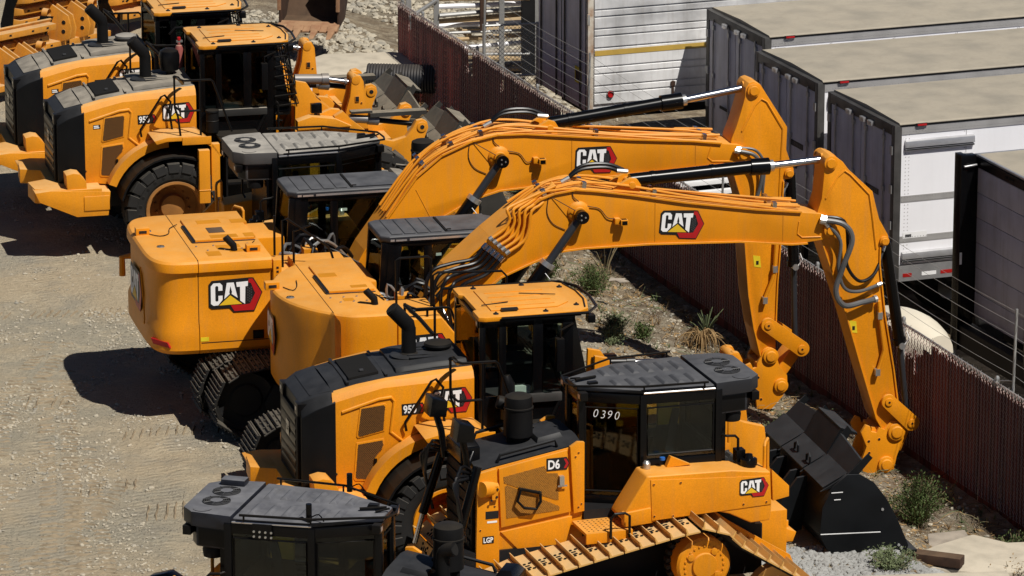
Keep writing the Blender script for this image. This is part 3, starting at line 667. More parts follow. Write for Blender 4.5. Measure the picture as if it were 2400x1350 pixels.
for (nm, lab, x, y, z, sx, sy, sz, rz, mt) in (
    ('plywood_sheet', 'long tan plywood sheet lying behind the chain-link gate', .15, 93.2, -.05, 2.6, .9, .08, 14, 'wood'),
    ('timber_deck', 'pale timber deck lying at the foot of the gate', -.15, 84.6, -.28, 1.0, 1.3, .12, 16, 'wood_grey'),
    ('timber_beam', 'tan timber beam lying on rubble behind the gate', .1, 87.4, -.45, 1.5, .14, .14, -8, 'wood'),):
    b = MB(mt); n = 6
    for i in range(n): b.box(-sx / 2, sx / 2, -sy / 2 + i * sy / n, -sy / 2 + (i + .94) * sy / n, 0, sz)
    b.box(-sx / 2 + .1, -sx / 2 + .2, -sy / 2, sy / 2, -.1, -.001); b.box(sx / 2 - .2, sx / 2 - .1, -sy / 2, sy / 2, -.1, -.001)
    q = b.build(nm, bevel=.006); q.location = (x, y, z); q.rotation_euler = (0, 0, R(rz)); tag(q, lab, 'timber')
for i in range(3):
    b = MB('white'); b.box(0, 1.9, -.05, .05, 0, .08); q = b.build('white_rail', bevel=.01); q.location = (2.35 - .04 * i, 78.4 - .12 * i, .30 - .16 * i); q.rotation_euler = (0, R(-1.5), R(16))
    tag(q, ('uppermost', 'middle', 'lowest')[i] + ' of the stacked white rails in front of the silver trailer', 'rail', 'stacked white rails')
for i in range(5):
    b = MB('wood' if i % 2 else 'wood_grey'); b.box(-1.1, 1.1, -.1, .1, 0, .05); q = b.build('loose_plank', bevel=.006); q.location = (-.55 + .1 * i, 93.0 + .5 * i, ground_z(-.5, 93 + .5 * i) + .06 + .02 * i); q.rotation_euler = (0, R(1 + i), R(8 + 9 * (i % 3)))
    tag(q, ('front', 'second', 'third', 'fourth', 'rearmost')[i] + ' loose plank on the rubble behind the pipe rack', 'plank', 'loose planks behind the pipe rack')
q = thing('rail_trestle', 'dark trestle carrying the stacked white rails', 'trestle', (2.33, 78.4, .16), 16)
for x in (.15, 1.5):
    b = MB('dark_steel'); b.box(x - .05, x + .05, -.4, .05, -1.65, -.2); b.box(x - .05, x + .05, .051, .14, -1.65, .5); b.build('trestle_leg', q)
# ------------------------------------------------------------------ yard bits
def slab(name, label, loc, pts, h, mat='concrete', cat='concrete', rz=0, tilt=(0, 0)):
    b = MB(mat); b.prism(pts, -h, 0, 'z'); o = b.build(name, bevel=.02); o.location = loc; o.rotation_euler = (tilt[0], tilt[1], R(rz)); return tag(o, label, cat)
slab('concrete_slab', 'pale concrete slab lying in front of the far fence corner', (-3.35, 88.4, .20), [(-.5, -.75), (1.35, -.8), (1.6, .75), (1.1, .95), (-.2, .9), (-.62, .45)], .2, rz=6, tilt=(R(3), 0))
slab('broken_concrete', 'broken cream concrete slab at the lower right corner', (6.35, 60.75, -.28), [(-.9, -.5), (-.2, -.75), (1.2, -.7), (1.4, .5), (.5, .42), (.1, .75), (-.5, .35), (-.8, .1)], .12, rz=10, tilt=(R(2), R(3)))
slab('broken_concrete', 'small broken concrete piece beside the lower right shrub', (5.95, 61.75, -.42), [(-.35, -.2), (.3, -.25), (.42, .15), (-.1, .28)], .09, mat='wood_grey', rz=25, tilt=(R(5), R(-4)))
slab('timber_sleeper', 'dark wooden sleeper beside the black bucket edge', (5.35, 60.35, -.1), [(-.75, -.11), (.75, -.11), (.75, .11), (-.75, .11)], .14, mat='rust', cat='timber', rz=-22)
slab('concrete_kerb', 'grey concrete kerb piece at the bottom edge by the crushed rock', (5.35, 58.75, .06), [(-.9, -.16), (1.2, -.2), (1.2, .2), (-.9, .14)], .25, rz=4)
slab('dirty_rag', 'crumpled pale rag on the dirt beside the green shrub', (1.72, 74.3, -.16), [(-.16, -.06), (-.04, -.02), (.02, -.1), (.2, -.04), (.12, .03), (.16, .09), (-.02, .06), (-.1, .09)], .03, mat='wood_grey', cat='rag', rz=10, tilt=(R(8), R(6)))
# corrugated culvert
cv = MB('pipe_black'); prof = []
for i in range(48): prof.append((.27 + (.015 if i % 2 else 0), i * .028))
cv.lathe(prof + [(.24, 1.3), (.24, 0)], (0, 0, 0), 'x', 26)
co = cv.build('culvert_pipe'); co.location = (-2.75, 87.75, .12); co.rotation_euler = (0, 0, R(-6)); tag(co, 'black corrugated culvert pipe lying against the fence corner', 'pipe')

# ------------------------------------------------------------------ weeds
def shrub(name, label, x, y, h, wd, n=70, mat='leaf', per=46, ls=.045, group='weeds along the fence', up=.9):
    T = thing(name, label, 'shrub', (x, y, ground_z(x, y) - .02), random.uniform(0, 360), group)
    s = MB('stem'); lf = MB(mat)
    for i in range(n):
        a = random.uniform(0, 6.283); tilt = random.uniform(.05, 1.0) ** up; rr = wd * tilt; hh = h * random.uniform(.55, 1.0) * (1 - .35 * tilt)
        b0 = Vector((random.gauss(0, .04), random.gauss(0, .04), 0)); tip = Vector((math.cos(a) * rr, math.sin(a) * rr, hh)); mid = b0.lerp(tip, .5) + Vector((0, 0, hh * .12))
        s.tube([b0, mid, tip], .004, 3)
        for k in range(per):
            u = random.uniform(.2, 1.02); p = b0.lerp(mid, u * 2) if u < .5 else mid.lerp(tip, (u - .5) * 2)
            p = p + Vector((random.gauss(0, .025), random.gauss(0, .025), random.gauss(0, .025))) * (1 + h)
            d = Vector((random.gauss(0, 1), random.gauss(0, 1), random.gauss(.7, .7))).normalized(); e = d.cross(Vector((random.random(), random.random(), random.random()))).normalized()
            l = ls * random.uniform(.5, 1.25); lf.add([p - e * l * .16, p + d * l * .5 + e * l * .22, p + d * l, p + d * l * .45 - e * l * .22], [(0, 1, 2, 3)])
    s.build('stems', T); lf.build('leaves', T, ang=5); return T
shrub('shrub', 'bushy green weed above the near loader cab, beside a pale rag', 1.32, 75.1, .62, .42, 90)
shrub('shrub', 'low green weed behind the near excavator boom ram', .55, 74.9, .5, .3, 50)
shrub('shrub', 'small green weed just right of the near loader cab', 1.62, 71.6, .42, .30, 40, 'leaf_grey')
shrub('shrub', 'small weed nearer the fence right of the near loader cab', 2.05, 71.9, .36, .22, 30, 'leaf')
shrub('shrub', 'small weed behind the near loader mirror', 1.55, 70.3, .32, .24, 30, 'leaf_grey')
shrub('shrub', 'tall thin weed standing right of the far excavator coupler', 4.52, 67.0, .82, .14, 26, 'leaf', 30)
shrub('shrub', 'small weed under the far excavator coupler', 4.0, 67.0, .34, .3, 34, 'leaf_grey')
shrub('shrub', 'large green shrub right of the near excavator coupler', 5.72, 63.3, .92, .48, 120)
shrub('shrub', 'small green weed at the foot of the near excavator coupler', 4.62, 63.6, .55, .25, 40)
shrub('shrub', 'green shrub at the right picture edge under the fence', 6.95, 61.7, .72, .38, 80)
shrub('shrub', 'sparse dry shrub at the lower right corner', 6.75, 60.2, .5, .45, 40, 'leaf_dry', 20)
shrub('shrub', 'grey green weed by the crushed rock at the bottom edge', 5.0, 59.3, .35, .4, 40, 'leaf_grey')
shrub('shrub', 'tall dark weed standing at the culvert by the fence corner', -2.62, 87.3, .95, .12, 18, 'leaf', 22)
shrub('shrub', 'dry brown brush tangled against the fence corner', -1.9, 86.6, .62, .6, 70, 'leaf_dry', 18)
shrub('shrub', 'dry low brush under the culvert pipe', -1.35, 84.9, .5, .6, 60, 'leaf_dry', 16)
shrub('shrub', 'dry twiggy weed behind the black bucket', 4.55, 65.0, .5, .3, 30, 'leaf_dry', 12)
for (x, y, h, lab, mt) in ((3.05, 72.75, .55, 'curling dry orange grass tuft beside the fence', 'leaf_dry'), (3.12, 72.95, .62, 'tall grey green grass blades rising from the dry tuft', 'leaf_grey'), (1.55, 75.9, .9, 'bare pale twigs rising behind the green shrub', 'stem')):
    T = thing('grass_tuft', lab, 'grass tuft', (x, y, ground_z(x, y) - .02), 0, 'grass tufts by the fence'); b = MB(mt)
    for i in range({'stem': 9, 'leaf_grey': 26, 'leaf_dry': 60}[mt]):
        a = random.uniform(0, 6.28); r_ = random.uniform(.1, .42) * (1 if mt != 'leaf_grey' else .7); hh = h * random.uniform(.6, 1)
        if mt == 'leaf_dry': pts = [(0, 0, 0), (math.cos(a) * r_ * .5, math.sin(a) * r_ * .5, hh * .7), (math.cos(a) * r_, math.sin(a) * r_, hh * .45), (math.cos(a) * r_ * 1.15, math.sin(a) * r_ * 1.15, .03)]
        else: pts = [(0, 0, 0), (math.cos(a) * r_ * .3, math.sin(a) * r_ * .3, hh * .6), (math.cos(a) * r_, math.sin(a) * r_, hh)]
        b.tube(pts, .007, 4, rad=[.009, .008, .006, .003][:len(pts)], smooth=3)
    b.build('blades', T)
lt = MB('leaf_dry')                                  # dead leaves and twigs on the verge
for i in range(16000):
    x, y = random.uniform(-2, 7.4), random.uniform(59, 88)
    if .15 < fdist(x, y) < 4.2 and noise.noise((x * .8, y * .8, 4)) > -.12:
        z = ground_z(x, y) + .012; a = random.uniform(0, 6.3); l = random.uniform(.02, .07)
        d = Vector((math.cos(a), math.sin(a), random.uniform(-.1, .4))) * l; e = Vector((-math.sin(a), math.cos(a), random.uniform(-.3, .3))) * l * .4; p = Vector((x, y, z))
        lt.add([p - e, p + d, p + e, p - d], [(0, 1, 2, 3)])
lt.build('leaf_litter', kind='stuff', label='dry leaf litter on the verge by the fence', category='litter')

T = thing('twigs', 'dry twigs and dead stalks strewn along the fence foot', 'twigs', (0, 0, 0)); T['kind'] = 'stuff'
b = MB('stem')
for i in range(900):
    t_ = random.uniform(-1, 24); d_ = abs(random.gauss(.1, 1.1)) + .15; p = Vector(fp(t_, 0, d_)); p.z = ground_z(p.x, p.y) + .015; a = random.uniform(0, 6.3); l = random.uniform(.08, .4)
    b.use(random.choice(('stem', 'leaf_dry', 'rust', 'leaf_grey'))); q = p + Vector((math.cos(a) * l, math.sin(a) * l, random.uniform(-.0, .25) * l * 2)); b.tube([p, p.lerp(q, .5) + Vector((0, 0, .03)), q], .005, 3)
b.build('twig', T, kind='stuff')
T = thing('ground_weeds', 'thin low weeds and dry grass sprouting on the verge', 'weeds', (0, 0, 0)); T['kind'] = 'stuff'
b = MB('leaf_grey')
for i in range(420):
    t_ = random.uniform(-1, 25); d_ = random.uniform(.1, 3.4); p = Vector(fp(t_, 0, d_)); p.z = ground_z(p.x, p.y); hgt = random.uniform(.05, .22); b.use(random.choice(('leaf_grey', 'leaf', 'leaf_dry', 'leaf_dry')))
    for k in range(9):
        a = random.uniform(0, 6.3); r_ = hgt * random.uniform(.2, .8); tip = p + Vector((math.cos(a) * r_, math.sin(a) * r_, hgt * random.uniform(.5, 1))); e = Vector((-math.sin(a), math.cos(a), 0)) * .008; b.add([p - e, p + e, tip], [(0, 1, 2)])
b.build('weed_blades', T, kind='stuff')

# tyre and crawler prints pressed into the loose dirt (low ridges, their shading painted in as a darker soil colour)
b = MB('dirt_shade')
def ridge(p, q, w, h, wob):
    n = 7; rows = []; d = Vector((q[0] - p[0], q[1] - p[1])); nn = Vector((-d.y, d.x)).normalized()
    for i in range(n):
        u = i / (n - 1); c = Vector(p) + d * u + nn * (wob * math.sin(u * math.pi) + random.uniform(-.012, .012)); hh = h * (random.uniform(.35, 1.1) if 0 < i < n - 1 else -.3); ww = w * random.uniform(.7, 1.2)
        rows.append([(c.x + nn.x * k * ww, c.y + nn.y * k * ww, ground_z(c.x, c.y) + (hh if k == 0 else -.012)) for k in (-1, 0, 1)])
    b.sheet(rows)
def lane(x0, y0, x1, y1, width, pitch, skew, h, wob, chance, two=False):
    d = Vector((x1 - x0, y1 - y0)); L_ = d.length; d.normalize(); nn = Vector((-d.y, d.x)); t = 0
    while t < L_:
        c = Vector((x0, y0)) + d * t
        for s in ((-1, 1) if two else (0,)):
            if random.random() < chance and (not two or noise.noise((c.x * .7, c.y * .7, 11.4)) > -.3):
                if two: ridge(c + nn * s * .02, c + nn * s * width / 2 + d * skew * width, pitch * .21, h, wob)
                else: ridge(c - nn * width / 2 - d * skew * width, c + nn * width / 2 + d * skew * width, pitch * .21, h, wob)
        t += pitch * random.uniform(.9, 1.1)
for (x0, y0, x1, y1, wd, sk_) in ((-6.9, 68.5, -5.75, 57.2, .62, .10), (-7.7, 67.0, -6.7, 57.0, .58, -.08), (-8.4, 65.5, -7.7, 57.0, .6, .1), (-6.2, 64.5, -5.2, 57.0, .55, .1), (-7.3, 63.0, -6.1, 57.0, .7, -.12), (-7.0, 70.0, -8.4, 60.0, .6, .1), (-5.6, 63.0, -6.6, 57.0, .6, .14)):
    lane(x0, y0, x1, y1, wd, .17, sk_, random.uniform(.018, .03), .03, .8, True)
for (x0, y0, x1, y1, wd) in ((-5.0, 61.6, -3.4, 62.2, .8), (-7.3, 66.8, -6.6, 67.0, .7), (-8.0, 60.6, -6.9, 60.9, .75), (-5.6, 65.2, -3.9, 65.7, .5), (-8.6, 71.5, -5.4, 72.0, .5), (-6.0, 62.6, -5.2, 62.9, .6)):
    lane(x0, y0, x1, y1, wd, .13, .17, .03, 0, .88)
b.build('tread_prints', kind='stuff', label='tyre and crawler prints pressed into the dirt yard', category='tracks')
# ------------------------------------------------------------------ shared machine pieces
def arc(cx, cz, r, a0, a1, n):
    return [(cx + r * math.cos(R(a0 + (a1 - a0) * i / n)), cz + r * math.sin(R(a0 + (a1 - a0) * i / n))) for i in range(n + 1)]
def mirror(pts): return [(-p[0], p[1]) for p in pts]
def bolts(mb, pts, y, r=.016, d=.012, s=-1):
    for (x, z) in pts: mb.cyl((x, y, z), (x, y + s * d, z), r, 7)
def glassp(T, name, p, mat='glass'):
    """thin glass pane from four corners"""
    p = [Vector(q) for q in p]; n = (p[1] - p[0]).cross(p[2] - p[0]).normalized() * .004
    g = MB(mat); g.hexa([q - n for q in p] + [q + n for q in p]); return g.build(name, T)
_wheel = {}
def wheel(T, x, y, z, r, wd, side, kind):
    """rubber tyre with tread lugs and a yellow rim; side -1 faces local -y"""
    k = (kind, side)
    if k not in _wheel:
        t = MB('rubber' if kind == 'solid' else 'rubber_new'); h = wd / 2
        t.lathe([(r * .60, -h * .82), (r * .66, -h), (r * .86, -h * 1.02), (r * .93, -h * .96), (r * .93, h * .96), (r * .86, h * 1.02), (r * .66, h), (r * .60, h * .82)], (0, 0, 0), 'y', 48)
        n = 20 if kind == 'solid' else 26
        for i in range(n):
            for s in (-1, 1):
                a = 2 * math.pi * (i + (.5 if s > 0 else 0)) / n; da = math.pi / n * (1.62 if kind == 'solid' else 1.25); sk = .10 if kind == 'solid' else .22
                def P(rr, ang, yy): return (rr * math.cos(ang), yy, rr * math.sin(ang))
                ro, ri = r, r * .88; y0, y1 = s * .01, s * h * 1.0
                vs = []
                for rr, dy in ((ri, 0), (ro, 0)):
                    vs += [P(rr, a - da / 2 + sk, y0), P(rr, a + da / 2 + sk, y0), P(rr, a + da / 2, y1 * (1.03 if rr == ri else .97)), P(rr, a - da / 2, y1 * (1.03 if rr == ri else .97))]
                t.hexa(vs)
                vs = [];
                for rr, yy in ((r * .80, y1 * 1.0), (r * .985, y1 * .93)): vs += [P(rr, a - da / 2, yy), P(rr, a + da / 2, yy), P(rr, a + da / 2, yy + s * .028), P(rr, a - da / 2, yy + s * .028)]
                t.hexa(vs)
        if kind == 'solid':
            t.use('hole')
            for i in range(24):
                a = 2 * math.pi * i / 24
                for s in (-1, 1): t.cyl((r * .73 * math.cos(a), s * h * .9, r * .73 * math.sin(a)), (r * .73 * math.cos(a), s * h * 1.012, r * .73 * math.sin(a)), .036, 10)
        t.use('rubber'); 
        rm = MB('rim_dusty' if kind == 'solid' else 'yellow'); s = side
        rm.lathe([(r * .61, s * h * .84), (r * .60, s * h * .93), (r * .55, s * h * .93), (r * .545, s * h * .84), (r * .56, s * h * .80), (r * .52, s * h * .78), (r * .50, -s * h * .25), (r * .26, -s * h * .3), (r * .24, s * h * .1), (r * .14, s * h * .16), (.002, s * h * .16)], (0, 0, 0), 'y', 40)
        for i in range(12):
            a = 2 * math.pi * i / 12; rm.cyl((r * .36 * math.cos(a), -s * h * .3, r * .36 * math.sin(a)), (r * .36 * math.cos(a), -s * h * .18, r * .32 * math.sin(a)), .022, 6)
        rm.use('hole'); rm.lathe([(r * .605, -s * h * .8), (r * .3, -s * h * .6), (.002, -s * h * .6)], (0, 0, 0), 'y', 30)
        _wheel[k] = (t.mesh('tire', .006, 1), rm.mesh('rim'))
    e = bpy.data.objects.new('wheel', None); COL.objects.link(e); e.parent = T; e.location = (x, y, z); e.rotation_euler = (0, random.uniform(0, 6), 0); e.empty_display_size = .1
    inst('tire', _wheel[k][0], e); inst('rim', _wheel[k][1], e)
def seat(T, x, y, z, f=1):
    s = MB('seat'); s.box(x - .24, x + .24, y - .25, y + .25, z, z + .14); s.hexa([(x - f * .30, y - .24, z + .12), (x - f * .17, y - .24, z + .1), (x - f * .17, y + .24, z + .1), (x - f * .30, y + .24, z + .12), (x - f * .42, y - .2, z + .72), (x - f * .31, y - .2, z + .74), (x - f * .31, y + .2, z + .74), (x - f * .42, y + .2, z + .72)])
    s.box(x - .3, x + .25, y + .27, y + .36, z + .12, z + .2); s.box(x - .3, x + .25, y - .36, y - .27, z + .12, z + .2); s.box(x - .15, x + .15, y - .15, y + .15, z - .3, z); s.build('seat', T, bevel=.03)

# ------------------------------------------------------------------ wheel loader
def loader(label, loc, rz, dusty, arm):
    T = thing('wheel_loader', label, 'wheel loader', (loc[0], loc[1], 0), rz, 'yellow wheel loaders parked in a row')
    YM = 'yellow_dusty' if dusty else 'yellow'; TOP = 'hood_dusty' if dusty else 'hood_black'; H_ = .75
    side = [(-1.24, 2.39), (-.9, 2.475), (-.57, 2.55), (.10, 2.58), (.66, 2.60), (.66, 2.03), (.46, 2.02), (.08, 1.93), (-.24, 1.75), (-.41, 1.60), (-.52, 1.47), (-.60, 1.30), (-.66, 1.16), (-1.30, 1.24), (-1.345, 1.46)]
    ridge = [(-1.22, 2.51), (-.9, 2.585), (-.5, 2.645), (.13, 2.70), (.66, 2.73)]
    stop = [(-1.24, 2.39), (-.9, 2.475), (-.5, 2.553), (.13, 2.582), (.66, 2.60)]
    hd = MB(YM)
    for s in (-1, 1):
        hd.prism(side, s * H_, s * (H_ - .05))
        hd.sheet([[(x, s * (H_ - .003), z - .004) for x, z in stop], [(x, s * (H_ - .05), z + .085) for (x, z), r in zip(stop, ridge)], [(x, s * .60, z) for x, z in ridge]])
    hd.sheet([[(.66, -.60, 2.73), (.66, -.6, 2.0)], [(.66, .60, 2.73), (.66, .6, 2.0)]]); hd.hexa([(.655, -.75, 2.03), (.66, -.75, 2.03), (.66, -.6, 2.03), (.655, -.6, 2.03), (.655, -.75, 2.6), (.66, -.75, 2.6), (.66, -.6, 2.73), (.655, -.6, 2.73)])
    # raised panel line round the vents, near side
    for s in (-1, 1):
        hd.tube([(-1.12, s * (H_ + .004), 2.26), (-.62, s * (H_ + .004), 2.405), (-.46, s * (H_ + .004), 2.42), (-.42, s * (H_ + .004), 2.36), (-.47, s * (H_ + .004), 1.95), (-.30, s * (H_ + .004), 1.80), (-.02, s * (H_ + .004), 1.97)], .022, 6)
    h = hd.build('hood', T, bevel=.008)
    bt = MB('decal_black'); bolts(bt, [(.0, 1.86), (-.16, 1.76), (-.28, 1.67), (-.39, 1.56), (-.48, 1.42), (-.56, 1.28), (-.58, 1.22), (-1.2, 1.42)], -H_); bt.build('bolts', h)
    tp = MB(TOP); tp.sheet([[(x, s * .60, z) for x, z in ridge] for s in (-1,)] + [[(x, s * .3, z + .035) for x, z in ridge] for s in (-1, 1)] + [[(x, .60, z) for x, z in ridge]])
    tp.loft([[(x, s * .53, z + dz) for s, dz in ((-1, .02), (-.9, .085), (.9, .085), (1, .02))] for x, z in ((-.34, 2.64), (-.22, 2.665), (.2, 2.70), (.62, 2.72))])
    for k in (-.25, -.12, .12, .25): tp.box(-.1, .3, k - .02, k + .02, 2.77, 2.792)
    for xx in (-1.02, -.5): tp.hexa([(xx, -.58, 2.55 + (xx + 1.02) * .14), (xx + .035, -.58, 2.555 + (xx + 1.02) * .14), (xx + .035, .58, 2.555 + (xx + 1.02) * .14), (xx, .58, 2.55 + (xx + 1.02) * .14), (xx, -.58, 2.61 + (xx + 1.02) * .14), (xx + .035, -.58, 2.615 + (xx + 1.02) * .14), (xx + .035, .58, 2.615 + (xx + 1.02) * .14), (xx, .58, 2.61 + (xx + 1.02) * .14)])
    tp.build('hood_top', T, bevel=.008)
    sc = MB('hole'); sc.hexa([(-.96, -.44, 2.60), (-.56, -.44, 2.66), (-.56, .44, 2.66), (-.96, .44, 2.60), (-.96, -.44, 2.628), (-.56, -.44, 2.692), (-.56, .44, 2.692), (-.96, .44, 2.628)]); sc.use('decal_grey'); sc.box(-.78, -.73, -.3, -.26, 2.67, 2.69); sc.build('radiator_screen', T)
    # rear shroud and grille
    rg = MB('hood_black' if not dusty else 'hood_black')
    def ring(x, hw, zb, zt, ch): return [(x, -hw, zb), (x, hw, zb), (x, hw, zt - ch), (x, hw - .14, zt), (x, -hw + .14, zt), (x, -hw, zt - ch)]
    rg.loft([ring(-1.20, .755, 1.24, 2.52, .12), ring(-1.46, .75, 1.24, 2.45, .14), ring(-1.64, .66, 1.22, 2.36, .18)])
    rg.use(TOP); rg.hexa([(-1.22, -.6, 2.50), (-1.2, .6, 2.5), (-1.45, .52, 2.43), (-1.45, -.52, 2.43), (-1.22, -.6, 2.525), (-1.2, .6, 2.525), (-1.5, .5, 2.44), (-1.5, -.5, 2.44)])
    g = rg.build('rear_shroud', T, bevel=.03, seg=3)
    fr = MB('black_matte'); fr.box(-1.68, -1.64, -.56, .56, 1.24, 2.2); fr.build('grille_panel', g, bevel=.015)
    for i in range(6):
        lv = MB('black'); z = 1.32 + i * .145; lv.hexa([(-1.684, -.46, z), (-1.68, -.46, z), (-1.68, .46, z), (-1.684, .46, z), (-1.692, -.46, z + .06), (-1.68, -.46, z + .1), (-1.68, .46, z + .1), (-1.692, .46, z + .06)]); lv.build('grille_louvre', g)
    for s in (-1, 1):
        lp = MB('black'); lp.box(-1.68, -1.55, s * .5 - .1, s * .5 + .1, 2.2, 2.36); lp.use('alu'); lp.box(-1.685, -1.68, s * .5 - .05, s * .5 + .05, 2.26, 2.32); lp.build('rear_lamp', g, bevel=.02)
    nb = MB('decal_grey'); pl = Plane((-1.694, .10, 1.98), (0, -1, 0), (0, 0, -1)); flat(nb, pl, [(0, 0), (.18, 0), (.18, .2), (0, .2)], 1, 0, .003, 'zinc'); letter(nb, pl, 'CAT', .02, .06, .08, .005, 'decal_black', .02); nb.build('grille_badge', g)
    # side vents
    for s in (-1, 1):
        yy = s * (H_ + .012)
        for nm, P in (('upper', [(-.88, 2.31), (-.54, 2.345), (-.52, 2.32), (-.55, 1.965), (-.91, 1.89), (-.93, 1.92)]), ('lower', [(-.93, 1.83), (-.56, 1.87), (-.55, 1.80), (-.57, 1.74), (-.70, 1.59), (-.73, 1.29), (-.95, 1.31), (-.97, 1.34)])):
            v = MB(YM); v.prism(P, s * H_, yy); c0 = sum(p[0] for p in P) / len(P), sum(p[1] for p in P) / len(P)
            vv = v.build('vent_panel', T, bevel=.005)
            m = MB('mesh_brown'); Q = [(c0[0] + (p[0] - c0[0]) * .88, c0[1] + (p[1] - c0[1]) * .90) for p in P]; m.prism(Q, yy + s * .001, yy + s * .004)
            m.use('hole'); x = -.99                                  # perforations
            while x < -.5:
                z = 1.3; j = 0
                while z < 2.36:
                    xx = x + (j % 2) * .013
                    ins = False; n = len(Q)
                    for a in range(n):
                        (x1, z1), (x2, z2) = Q[a], Q[(a + 1) % n]
                        if (z1 > z) != (z2 > z) and xx < (x2 - x1) * (z - z1) / (z2 - z1) + x1: ins = not ins
                    if ins and (s < 0): m.add([(xx - .008, yy + s * .005, z), (xx, yy + s * .005, z - .008), (xx + .008, yy + s * .005, z), (xx, yy + s * .005, z + .008)], [(0, 1, 2, 3)])
                    z += .016; j += 1
                x += .026
            m.build('vent_mesh', vv)
    lt = MB('black'); lt.box(-.70, -.66, -H_ - .035, -H_ - .012, 1.5, 1.6); lt.build('latch', T)
    emblem(T, Plane((.10, -H_ - .002, 2.475), (1, 0, .01), (0, 0, -1)), .52)
    numplate(T, Plane((-.30, -H_ - .002, 2.295), (1, 0, .02), (0, 0, -1)), '950', .115)
    if dusty:
        d = MB('decal_black'); pl = Plane((-1.06, -H_ - .001, 2.19), (1, 0, .03), (0, 0, -1)); flat(d, pl, [(0, 0), (.12, 0), (.12, .07), (0, .07)], 1, .001, .003, 'decal_black'); flat(d, pl, [(.01, .012), (.09, .012), (.09, .03), (.01, .03)], 1, .0035, .005, 'white_text'); flat(d, pl, [(.01, .04), (.1, .04), (.1, .058), (.01, .058)], 1, .0035, .005, 'white_text'); d.build('small_decal', T)
    # exhaust stack and precleaner
    ex = MB('black_matte'); ex.lathe([(.13, 2.74), (.125, 2.78), (.098, 2.80), (.096, 3.13)], (-.05, 0, 0), 'z', 24)
    ex.tube([(-.05, 0, 3.10), (-.06, 0, 3.17), (-.27, 0, 3.40)], .097, 24, rad=[.096, .1, .1]); ex.use('hole'); 
    rim_ = [(-.272, 0, 3.402), (-.285, 0, 3.416)]; ex.cyl(rim_[0], rim_[1], .088, 20); ex.use('hood_black'); ex.lathe([(.25, 2.765), (.2, 2.78), (.11, 2.782)], (-.05, 0, 0), 'z', 24); ex.build('exhaust_stack', T)
    pc = MB('black_matte' if not dusty else 'roof_dusty')
    if dusty != 2: pc.lathe([(.06, 2.76), (.06, 2.80), (.175, 2.815), (.19, 2.845), (.18, 2.875), (.10, 2.90), (.002, 2.905)], (.37, .1, 0), 'z', 28)
    else: pc.use('black'); pc.lathe([(.06, 2.76), (.06, 2.84), (.15, 2.86), (.17, 2.95), (.175, 3.1), (.15, 3.18), (.08, 3.22), (.002, 3.225)], (.37, .1, 0), 'z', 24)
    pc.build('air_precleaner', T)
    if dusty == 2:
        fe = MB('extinguisher'); fe.lathe([(.002, 2.74), (.07, 2.75), (.07, 3.06), (.05, 3.12), (.025, 3.13), (.025, 3.18), (.002, 3.18)], (.60, .45, .06), 'z', 16); fe.use('zinc'); fe.box(.56, .66, .43, .47, 3.235, 3.27); fe.use('red'); fe.lathe([(.002, 3.44), (.03, 3.45), (.03, 3.5), (.002, 3.51)], (.60, .45, -.18), 'z', 12); fe.build('fire_extinguisher', T)
    # counterweight with two rear horns
    cw = MB(YM)
    cw.prism([(-1.0, -1.16), (-1.5, -1.16), (-2.08, -.95), (-2.12, -.45), (-1.8, -.3), (-1.8, .3), (-2.12, .45), (-2.08, .95), (-1.5, 1.16), (-1.0, 1.16)], .98, 1.22, 'z')
    for s in (-1, 1):
        cw.prism([(-.9, .76), (-1.42, .76), (-2.03, 1.04), (-2.1, 1.2), (-1.85, 1.225), (-.86, 1.16)], s * 1.165, s * .45)
        cw.prism([(-1.24, 1.15), (-1.56, 1.15), (-1.58, 1.46), (-1.46, 1.49), (-1.36, 1.47), (-1.25, 1.34)], s * 1.13, s * .80)
        cw.box(-1.3, -.88, s * 1.165, s * 1.185, .86, 1.1)
    cw.build('counterweight', T, bevel=.025)
    lo = MB('dark_steel'); lo.box(-1.5, .7, -.55, .55, .75, 1.3); lo.box(-.2, .6, -.9, .9, .6, .95); lo.build('rear_frame', T)
    # fenders: inner arch, platform and posts
    for s in (-1, 1):
        ar = MB(YM); o = arc(.18, .82, 1.12, 92, 158, 9); i_ = arc(.18, .82, .99, 158, 92, 9); ar.prism(o + i_, s * .78, s * 1.02)
        ar.use('black_matte'); ar.strip(arc(.18, .82, .93, 60, 165, 10), s * .77, s * 1.42, .03)
        ar.build('wheel_arch', T)
        fd = MB(YM); fd.prism([(-.16, 2.02), (.05, 2.07), (.62, 2.07), (.80, 1.93), (.95, 1.72), (.92, 1.70), (.77, 1.88), (.62, 2.0), (.05, 2.0), (-.12, 1.96)], s * .76, s * 1.42); fd.box(.3, .78, s * 1.42, s * 1.435, 1.93, 2.06); fd.build('fender', T, bevel=.012)
        if dusty:
            ps = MB(YM); ps.box(.56, .74, s * 1.36, s * 1.5, .95, 1.84); ps.box(.78, .92, s * 1.28, s * 1.42, 1.02, 1.92); ps.use('white'); ps.box(.55, .75, s * 1.355, s * 1.51, 1.16, 1.175); ps.build('fender_post', T, bevel=.015)
    # handrails on the near side
    hr = MB('black'); r = .019
